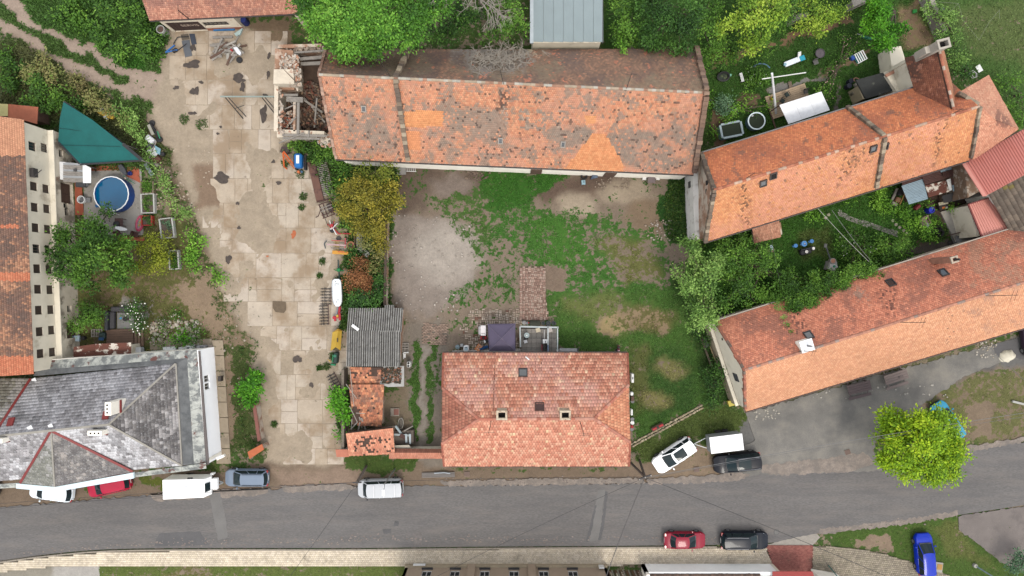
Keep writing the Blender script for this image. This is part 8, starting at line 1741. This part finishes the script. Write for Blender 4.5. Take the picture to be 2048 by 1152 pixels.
kit("bathtub","old zinc bathtub in the shed yard","bathtub",803,845,85,[('t',"rim",[(x*1,y,.5) for x,y,z in ring(.55,.26)],.04,(186,180,168)),('p',"inside",[(x*.85,y*.8) for x,y,z in ring(.55,.26)[:-1]],.05,.3,(120,112,100))])
kit("manhole","concrete well cover with rusty plate in the shed yard","manhole",792,824,0,[('b',"ring",(-.1,0,.06),(.9,.8,.12),(176,164,148)),('b',"plate",(.05,.02,.13),(.5,.6,.03),(150,96,80))])
q=MB();q.beam(W(786,640,.3),W(792,612,.6),.25,.05);solo(q,"plank_stack",M_wood_b,"leaning brown planks at the wall end behind corrugated shed","planks")
# ---- back gardens
def tank(px,py,w,l,rz,lb,h=.8):kit("garden_pool",lb,"pool",px,py,rz,[('p',"wall",[(x*w/2,y*l/2) for x,y in ((-1,-.8),(-.8,-1),(.8,-1),(1,-.8),(1,.8),(.8,1),(-.8,1),(-1,.8))],0,h-.1,(150,190,200)),('b',"water",(0,0,h-.09),(w*.84,l*.8,.03),mat("green_water",C(64,74,54),.35,.1,.5,0,spec=.08) if "green_water" not in bpy.data.materials else bpy.data.materials["green_water"])]+[('b',"rim",(s*w*.46,0,h-.03),(.2,l*.84,.12),(216,236,240)) for s in (-1,1)]+[('b',"rim",(0,s*l*.45,h-.03),(w*.84,.2,.12),(216,236,240)) for s in (-1,1)])
tank(1458,263,2.25,1.5,11,"rectangular pool with pale blue rim and murky green water")
kit("garden_pool","round pool with white rim and murky dark water","pool",1507,246,0,[('l',"wall",[(.83,0),(.83,.8),(.8,.8)],(120,160,180)),('l',"rim",[(.76,.8),(.88,.8),(.88,.87),(.76,.87),(.76,.8)],(226,240,244)),('l',"water",[(.001,.72),(.82,.72)],bpy.data.materials["green_water"]),('t',"pipe",[(-.5,.45,.9),(-.35,.5,.95)],.06,WH)])
kit("pond_tub","black rubber pond tub with algae in the long grass","pond",1445,155,10,[('t',"rim",[(x,y,.3) for x,y,z in ring(.58,.42)],.1,BK),('p',"water",[(x*.9,y*.9) for x,y,z in ring(.56,.4)[:-1]],.02,.2,mat("algae",C(66,76,62),.2,.3,3,stain=(C(140,150,96),1.6,.55,.04,.8))),('c',"pump",(.75,.05,.1),.12,.15,(150,220,190))])
kit("bench","small white slatted bench in the grass by the pond tub","bench",1481,157,-75,[('b',"slat",(0,-.1+i*.1,.4),(.9,.07,.03),WH) for i in range(3)]+[('b',"leg",(x,0,.2),(.06,.25,.38),WH) for x in (-.35,.35)])
kit("bed_ring","bent blue rim around the vegetable ring","edging",1520,150,0,[('t',"rim",[(1.05*math.cos(a*.2),1.05*math.sin(a*.2),.3) for a in range(3,13)],.06,(110,150,180))])
kit("sun_lounger","white lounger with bright cyan cushion end on the grass","lounger",1586,124,22,[('b',"mattress",(-.25,0,.35),(1.6,.5,.12),(232,240,246)),('b',"cushion",(.8,-.05,.4),(.5,.5,.12),(40,190,220)),('p',"sheet",[(.3,.1),(.75,.25),(.9,.6),(.6,.65),(.45,.3)],.3,.5,WH),('b',"frame",(0,0,.2),(1.9,.5,.08),GY_),('c',"roll",(-1.05,0,.3),.14,.2,(170,214,230))])
kit("trampoline","small round dark grey trampoline near the white lounger","trampoline",1637,109,0,[('l',"mat",[(.001,.35),(.42,.35)],(112,102,108)),('t',"rim",[(x,y,.36) for x,y,z in ring(.45,.45)],.04,(90,84,90)),('c',"centre",(0,0,.352),.04,.01,BK)]+[('t',"leg",[(.4*math.cos(a),.4*math.sin(a),.35),(.42*math.cos(a),.42*math.sin(a),0)],.025,BK) for a in (0,1.57,3.14,4.71)])
kit("folding_chair","grey folding chair below the small trampoline","chair",1628,127,20,[('b',"seat",(0,0,.4),(.5,.45,.05),(110,108,104)),('b',"back",(0,.25,.6),(.5,.06,.4),(96,94,92)),('t',"leg",[(-.2,-.2,.4),(-.2,.2,0)],.02,BK),('t',"leg",[(.2,-.2,.4),(.2,.2,0)],.02,BK)])
kit("slatted_rack","white slatted rack with blue box in the flower border","rack",1714,118,28,[('b',"slat",(-.3+i*.22,0,.5),(.1,.95,.04),WH) for i in range(5)]+[('b',"rail",(.1,.47,.5),(1.1,.06,.05),WH),('b',"rail",(.1,-.47,.5),(1.1,.06,.05),WH),('b',"blue_box",(-.55,.3,.3),(.35,.5,.4),(44,92,190)),('b',"leg",(.1,0,.22),(.9,.8,.05),(60,150,140))])
kit("closed_parasol","closed green parasol lying beside the conifer","parasol",1728,79,-8,[('l',"canopy",[(.05,.3),(.16,.4),(.12,.6),(.03,.7)],(30,120,96)),('t',"folds",[(-.5,.05,.5),(.5,-.05,.5)],.14,(30,126,100)),('t',"pole",[(-1.0,.25,.5),(.9,-.08,.5)],.03,(220,224,220))])
for x,y,c,lb in ((1776,136,(40,130,210),"pale blue barrel at the garden wall"),(1786,133,(24,44,130),"dark blue barrel at the garden wall"),(1770,147,(30,80,170),"blue barrel half behind the mossy annex")):kit("water_barrel",lb,"barrel",x,y,0,[('l',"body",[(.2,0),(.26,.45),(.22,.9),(.001,.9)],c),('c',"lid",(0,0,.9),.15,.04,c)],"blue barrels at the garden wall")
kit("covered_furniture","beige tarpaulin over furniture with barrels by the mossy annex","furniture",1708,185,-20,[('p',"tarp",[(-.5,-.5),(.1,-.7),(.5,-.2),(.4,.5),(-.2,.55)],.3,.9,(150,142,124)),('p',"tarp",[(-.2,-.3),(.2,-.4),(.3,.2),(-.1,.3)],.9,1.1,(170,160,140)),('c',"barrel",(-.9,.2,0),.25,.7,(36,40,60)),('c',"barrel",(-.9,.7,0),.25,.7,(30,34,52)),('t',"hoop",[(-.5+.3*math.cos(a),.9+.2*math.sin(a),.8) for a in (0,1,2,3,4,5,6.28)],.04,(206,150,130))])
t=kit("wood_terrace","pale boarded terrace under the white awning roof","terrace",1578,205,19,[('b',"board",(-.1,-1.0+i*.2,.2),(4.2,.185,.06),mat("pale_deck",C(214,186,152),.85,.1,2) if "pale_deck" not in bpy.data.materials else bpy.data.materials["pale_deck"]) for i in range(12)]+[('b',"edge_beam",(-2.2,-1.2,.2),(.1,3.4,.2),BRN)])
t=thing("white_awning","bright white flat awning roof over the boarded terrace","awning",W(1610,215));ORG[t.name]=W(1610,215)
for i in range(3):f=lambda u:W(1559,210,2.4).lerp(W(1643,183,2.4),u);g=lambda u:W(1577,248,2.2).lerp(W(1660,220,2.2),u);q=MB();q.slab([f(i/3),f((i+.99)/3),g((i+.99)/3),g(i/3)],.05);q.build("panel",plain(246,248,250,.6,key='aw'),t)
for p in ((1560,210),(1643,184)):q=MB();q.tube(W(*p,2.4)-Vector((0,0,2.4)),W(*p,2.38),.05);q.build("post",M_wood_b,t)
t=thing("mast","tall white T shaped mast leaning over the boarded terrace","mast",W(1566,250));ORG[t.name]=W(1566,250)
q=MB();q.tube(W(1552,226,.2),W(1544,147,6.3),.12,.1,10);q.build("pole",plain(240,242,244,.4,key='ms'),t);q=MB();q.tube(W(1524,158,5.6),W(1612,145,5.9),.05);q.build("crossbar",plain(226,226,222),t)
kit("boarded_wall_end","short plank lying across the garden path by the boarded terrace","plank",1580,173,10,[('b',"board",(0,0,.12),(.35,.95,.06),(130,110,90))])
for x,y,rz,lb in ((1569,193,30,"dark green folding chair on the boarded terrace"),(1606,187,10,"brown grey chair on the boarded terrace beside the awning"),(1560,205,60,"dark chair at the corner of the awning")):kit("garden_chair",lb,"chair",x,y,rz,[('b',"seat",(0,0,.6),(.42,.42,.05),(110,100,92) if x==1606 else (50,70,62)),('t',"arm",[(-.22,-.2,.8),(-.22,.2,.8)],.025,BK),('t',"arm",[(.22,-.2,.8),(.22,.2,.8)],.025,BK),('b',"back",(0,.22,.85),(.42,.04,.4),(80,74,70))],"chairs on the boarded terrace")
kit("yellow_stool","small yellow stool with black top at the terrace corner","stool",1541,199,15,[('b',"frame",(0,0,.45),(.35,.35,.4),YL),('c',"top",(0,0,.65),.13,.05,BK)])
for x,y,rr,lb,c in ((1604,488,.29,"larger round blue table between two stools",(92,160,226)),(1587,492,.2,"small blue stool beside the black bench, barn side",(80,150,220)),(1619,483,.2,"small blue stool beside the round table, path side",(80,150,220))):kit("blue_table" if rr>.25 else "blue_stool",lb,"table" if rr>.25 else "stool",x,y,0,[('c',"top",(0,0,.5),rr,.05,c),('c',"stem",(0,0,0),.06,.5,c),('c',"foot",(0,0,0),rr*.7,.05,c)]+([('b',"cup",(0,0,.58),(.1,.1,.08),(230,220,230)),('b',"cup",(.07,-.08,.57),(.08,.06,.07),(120,60,70))] if rr>.25 else []))
kit("black_bench","black box bench with two white rolls on the lawn","bench",1608,504,14,[('b',"seat",(0,0,.25),(1.1,.5,.5),(48,46,52)),('b',"back",(0,.28,.4),(1.15,.1,.8),(60,58,64)),('l',"armrest_roll",[(.0011,.52),(.14,.52),(.15,.62),(.06,.66),(.05,.6)],(236,232,224)),('c',"side_table",(.75,.15,.0),.22,.5,(80,76,74)),('c',"roll",(.75,.15,.5),.14,.1,(240,236,228))])
kit("garden_grill","pale stone garden fireplace with green lid and long chute","fireplace",1657,530,-10,[('p',"base",[(-.45,-.5),(.2,-.6),(.5,-.2),(.35,.4),(-.35,.35)],0,.9,(190,188,180)),('p',"star_slab",[(-.4,-.55),(-.1,-.3),(.25,-.65),(.25,-.3),(.55,-.15),(.2,.1),(-.3,.05)],.9,1.0,(214,214,206)),('c',"bowl",(-.1,.35,.6),.3,.45,(176,168,160)),('c',"ember_plate",(-.1,.35,1.05),.22,.02,(206,146,116)),('c',"green_lid",(.1,-.15,1.0),.12,.08,(30,150,110)),('t',"chute",[(-.3,.5,.8),(-.9,1.7,.7)],.07,(96,100,100)),('b',"hopper",(-.95,1.75,.7),(.3,.4,.15),(110,110,106))])
kit("swing_seat","dark garden swing in vine shade below the lean-to","swing",1537,502,20,[('b',"seat",(0,0,.5),(.8,.4,.08),(150,120,96)),('t',"frame",[(-.6,.4,0),(-.3,.2,1.6),(-.2,-.5,0)],.04,(60,90,150)),('b',"cushion",(.1,.3,.7),(.3,.5,.2),(200,220,236))])
kit("water_barrel","bright blue barrel in the weeds beside the patchwork shed","barrel",1853,422,0,[('l',"body",[(.28,0),(.34,.45),(.3,.85),(.2,.85),(.2,.6)],(24,40,190)),('c',"water",(0,0,.7),.24,.03,(30,60,220))])
kit("oil_drum","dark red drum lying by the corrugated pale sheet","drum",1831,415,40,[('t',"body",[(-.3,0,.25),(.3,0,.25)],.22,(130,40,44))])
kit("animal_hutch","small wooden hutch with orange things on the dirt","hutch",1879,415,12,[('b',"roof",(0,.35,.7),(.95,.3,.06),(206,196,166)),('b',"box",(.1,0,.3),(.9,.6,.6),(60,50,46)),('b',"feed_tray",(0,-.1,.62),(.3,.2,.05),(230,130,50)),('b',"feed_tray",(.3,-.15,.62),(.2,.2,.05),(200,196,190))])
kit("broken_armchair","torn pale armchair in the weeds by the tyres","armchair",1843,444,25,[('b',"seat",(0,0,.3),(.75,.85,.3),(150,130,116)),('b',"back",(.05,.42,.5),(.8,.15,.6),(170,150,124)),('b',"arm",(.42,0,.4),(.1,.9,.5),(150,126,100)),('p',"rag",[(-.2,-.6),(.2,-.2),(.35,-.5),(.2,-.7)],.4,.5,(190,190,196))])
for i in range(5):kit("tyre","%s black tyre of the stacked row by the torn armchair"%("first","second","third","fourth","last")[i],"tyre",1857+i*5.5,460-(i%2)*2+(6 if i==4 else 0),0,[('l',"tread",[(.2,.02),(.34,.0),(.38,.12),(.34,.25),(.2,.22),(.2,.02)],M_tyre)],"tyres by the torn armchair",z=.03*i)
kit("scrap_metal","dark metal scrap frames on the end of the concrete pad","scrap",1905,478,15,[('b',"board",(-.1,.5,.6),(1.6,.06,.3),(90,50,48)),('t',"tube",[(-.3,.3,.3),(0,-.6,.1),(.4,.2,.4)],.06,(130,130,132)),('b',"panel",(.4,-.2,.3),(.5,.8,.06),(160,160,160)),('c',"wheel",(-.4,-.3,.1),.25,.1,BK)])
kit("woodpile","stacked boards and black tub at the shed side under the eave","woodpile",1793,390,-25,[('b',"board",(.45,0,.5),(.1,1.8,.1),(176,130,70)),('b',"tub",(0,.2,.4),(.4,.6,.5),BK),('b',"plank",(-.3,-.1,.2),(.25,1.3,.2),WD),('b',"crate",(.15,-.5,.3),(.5,.5,.4),(150,106,76)),('b',"plank",(.1,-.95,.2),(.6,.3,.1),WD)])
kit("wire_basket","grey wire lobster pot frame and white board behind the cross wing","frame",1946,148,30,[('t',"hoop",[(-.4+.35*math.cos(a),.4*math.sin(a),.5) for a in (0,1,2,3,4,5,6.28)],.03,(210,210,206)),('t',"hoop",[(-.5+.25*math.cos(a),.3*math.sin(a)-.1,.8) for a in (0,1,2,3,4,5,6.28)],.03,(210,210,206)),('b',"board",(.35,.2,.6),(.5,.7,.05),(230,230,226))])
kit("compost_tub","round dark lidded tub in the shrubs at the top lawn","tub",1874,25,0,[('l',"body",[(.2,0),(.22,.8),(.16,.84),(.001,.84)],(70,74,84))])
kit("green_sack","bright green sack on the dirt path by the mossy wall","sack",1827,24,20,[('p',"bag",[(-.2,-.15),(.15,-.2),(.25,.1),(-.1,.2)],.02,.25,(50,170,70))])
kit("greenhouse_film","white plastic film roof at the top edge behind the hedge","film",1640,-4,0,[('p',"film",[(-1.6,.3),(1.4,.3),(1.2,-.35),(.5,-.5),(-.2,-.3),(-1.4,-.35)],1.2,1.3,(238,240,242)),('b',"post",(0,0,.6),(.08,.08,1.2),WD)])
for lb,pts in (('thin pale string from the mossy wall shrubs to the lawn corner peg',[(1866,3),(1917,7),(1895,28)]),('sagging pale string curving down the top lawn',[(1917,7),(1926,40),(1958,80)]),('pale string rising from the lawn peg to the short stake',[(1958,80),(1978,45),(1999,20)]),('short pale stake lying at the string end on the top lawn',[(1999,18),(1999,38)])):q=MB();q.path([W(x,y,1.0) for x,y in pts],.009);solo(q,"string_fence",plain(180,184,164),lb,"string",group="strings over the top lawn")
# ---- street and lot
def picnic(px,py,rz,lb,c,extra=()):
 t=kit("picnic_table",lb,"picnic table",px,py,rz,[('b',"table_board",(0,-.36+i*.24,.74),(2.35,.225,.05),c) for i in range(4)]+[('b',"bench_board",(0,s*.95,.42),(2.3,.28,.05),c) for s in (-1,1)]+[('b',"leg",(x,s*.45,.36),(.08,.1,.7),c) for x in (-.85,.85) for s in (-1,1)]+[('b',"crossbeam",(x,0,.38),(.09,1.9,.09),c) for x in (-.85,.85)]+list(extra),"picnic tables by the long house")
 return t
t=picnic(1711,773,14,"dark brown picnic table, the plain one under the eave",(110,92,92))
t=picnic(1784,752,18,"greyer picnic table with a painted black mark on top",(150,132,126),[('t',"painted_mark",[(.24+.09*math.cos(a*.7),-.1+.09*math.sin(a*.7),.768) for a in range(10)],.022,BK),('b',"painted_mark",(.45,-.08,.767),(.03,.2,.004),BK),('b',"painted_mark",(.6,-.06,.767),(.03,.2,.004),BK)])
q=MB();sp_=W(2014,712);q.lathe((sp_.x,sp_.y,0),[(.85,-.02),(.8,.08),(.55,.3),(.25,.42),(.001,.46)],22,1,.72,.3);q.v=[(x+.08*math.sin(y*9),y+.06*math.sin(x*11),z) for x,y,z in q.v]
solo(q,"sand_heap",mat("pale_sand",C(238,230,208,1.3),.95,.08,3,.3,30),"small heap of pale sand at the edge of the asphalt apron","sand heap",smooth=True)
for x,y,rz,lb in ((1393,939,5,"rusty drain grate at the road edge beside the white estate car"),(1695,904,20,"rusty drain grate by the star leaved tree"),(934,948,0,"rusty drain grate in the verge before the hipped house")):kit("drain_grate",lb,"drain",x,y,rz,[('b',"frame",(0,0,.03),(.55,.5,.05),(150,130,116))]+[('b',"bar",(-.2+i*.1,0,.055),(.04,.42,.03),(110,70,60)) for i in range(5)],"drain grates",z=.0)
kit("manhole_cover","round iron cover in the road near the concrete ramp","manhole",1553,1064,0,[('c',"ring",(0,0,0),.3,.022,(110,108,106)),('c',"lid",(0,0,.0),.22,.03,(130,128,124))])
kit("well_cover","concrete kerbed ochre plate beside the bright blue hatchback","cover",1877,1134,-8,[('b',"frame",(0,0,.05),(.75,1.0,.1),(190,184,172)),('b',"plate",(.05,.05,.11),(.5,.55,.03),(206,156,76))])
kit("stone_bench","low grey plank stack with pale sheet in the house verge","planks",877,950,1,[('b',"plank",(0,-.15+i*.13,.12),(3.3,.1,.06),(150,142,136)) for i in range(4)]+[('t',"sheet",[(-.4,.25,.2),(.6,.3,.22),(1.2,.2,.2)],.07,(200,206,212))])
kit("roadside_stone","pale fallen concrete post on the grass at the street bend","post",2034,805,-14,[('b',"post",(0,0,.12),(1.2,.22,.22),(206,204,196))])
t=thing("utility_pole","A shaped concrete utility pole at the hipped house corner","utility pole",W(1279,922));ORG[t.name]=W(1279,922);top=W(1290,954,7.5)
for p,w in (((1279,921),.24),((1262,926),.16)):q=MB();q.beam(W(*p,0),top,w,.16);q.build("leg",plain(112,100,92,.9),t)
q=MB();q.box(top,(1.2,.12,.12),R(20));q.build("crossarm",plain(70,66,66),t)
for a in (-.5,0,.5):q=MB();q.lathe(top+Vector((a,a*.35,.06)),[(.05,0),(.06,.1),(.02,.18)],8);q.build("insulator",plain(226,222,214,.3),t)
t=thing("street_lamp","thin grey street lamp standing over the silver people carrier","street lamp",W(790,938));ORG[t.name]=W(790,938)
q=MB();q.tube(W(790,938),W(769,968,6.6),.07,.05,8);q.build("pole",plain(150,156,154,.4),t);q=MB();q.beam(W(767,979,6.9),W(767,991,6.8),.24,.12);q.build("lamp_head",plain(246,248,248,.4),t);q=MB();q.tube(W(769,968,6.6),W(767,985,6.85),.035);q.build("arm",plain(150,156,154,.4),t)
t=thing("utility_pole","concrete pole end with wires behind the silver people carrier","utility pole",W(731,935));ORG[t.name]=W(731,935);q=MB();q.beam(W(733,932),W(714,965,7.2),.2,.2);q.build("mast",plain(130,120,110,.9),t);q=MB();q.box(W(714,965,7.2),(.8,.1,.1));q.build("crossarm",plain(70,66,66),t)
kit("street_lamp","pale blue grey lamp pole on the side verge near the lane","street lamp",1948,1130,0,[('t',"pole",[(0,0,0),(1.5,-1.0,5.5)],.07,(160,180,190)),('t',"arm",[(1.5,-1.0,5.5),(2.2,-1.4,5.6)],.04,(160,180,190)),('c',"base",(0,0,0),.2,.3,(190,186,176))])
def wire(lb,pts,z0,z1,r=.016,sag=.5,c=(66,64,66)):
 a,b=W(*pts[0],z0),W(*pts[1],z1);q=MB();q.path([a.lerp(b,i/12)-Vector((0,0,sag*4*(i/12)*(1-i/12))) for i in range(13)],r,4);solo(q,"overhead_wire",plain(*c,.6),lb,"wire",group="overhead wires")
wire("thick bundled wire from the A shaped pole to the plank gate",((1289,956),(1210,1160)),7.5,6,.035,.3,(110,106,104));wire("wire from the A shaped pole slanting over the beige street house",((1288,956),(850,1165)),7.5,6.5,.016)
wire("wire from the A shaped pole over the dark navy estate to the driveway",((1291,956),(1790,1160)),7.5,7,.022);wire("wire from the A shaped pole towards the star leaved tree",((1291,955),(2060,824)),7.5,7.2,.02,.5,(150,150,150));wire("second wire beside the one to the star leaved tree",((1291,957),(2060,832)),7.5,7.2,.014,.6,(130,130,130))
wire("wire along the road edge between the two poles",((1288,954),(714,965)),7.5,7.2,.014,.4);wire("wire along the road edge past the white caravan",((714,965),(-60,1022)),7.2,7.2,.018,.4);wire("lower wire along the road edge past the crimson car",((714,965),(-60,1012)),7.2,6.8,.014,.6);wire("wire crossing the road to the south grass strip",((714,966),(575,1160)),7.2,6.5,.016)
wire("pale wire over the middle garden from the angled barn eave",((1636,417),(1745,530)),4.6,4,.02,.2,(214,212,204));wire("second pale wire over the middle garden",((1664,420),(1742,522)),4.6,4,.014,.2,(180,180,176));wire("dark wire down through the vine shade",((1540,455),(1568,600)),4.6,4.2,.014,.2);wire("wire crossing the lot corner to the long house",((1968,683),(2060,770)),4,6.5,.02,.2,(130,130,130))
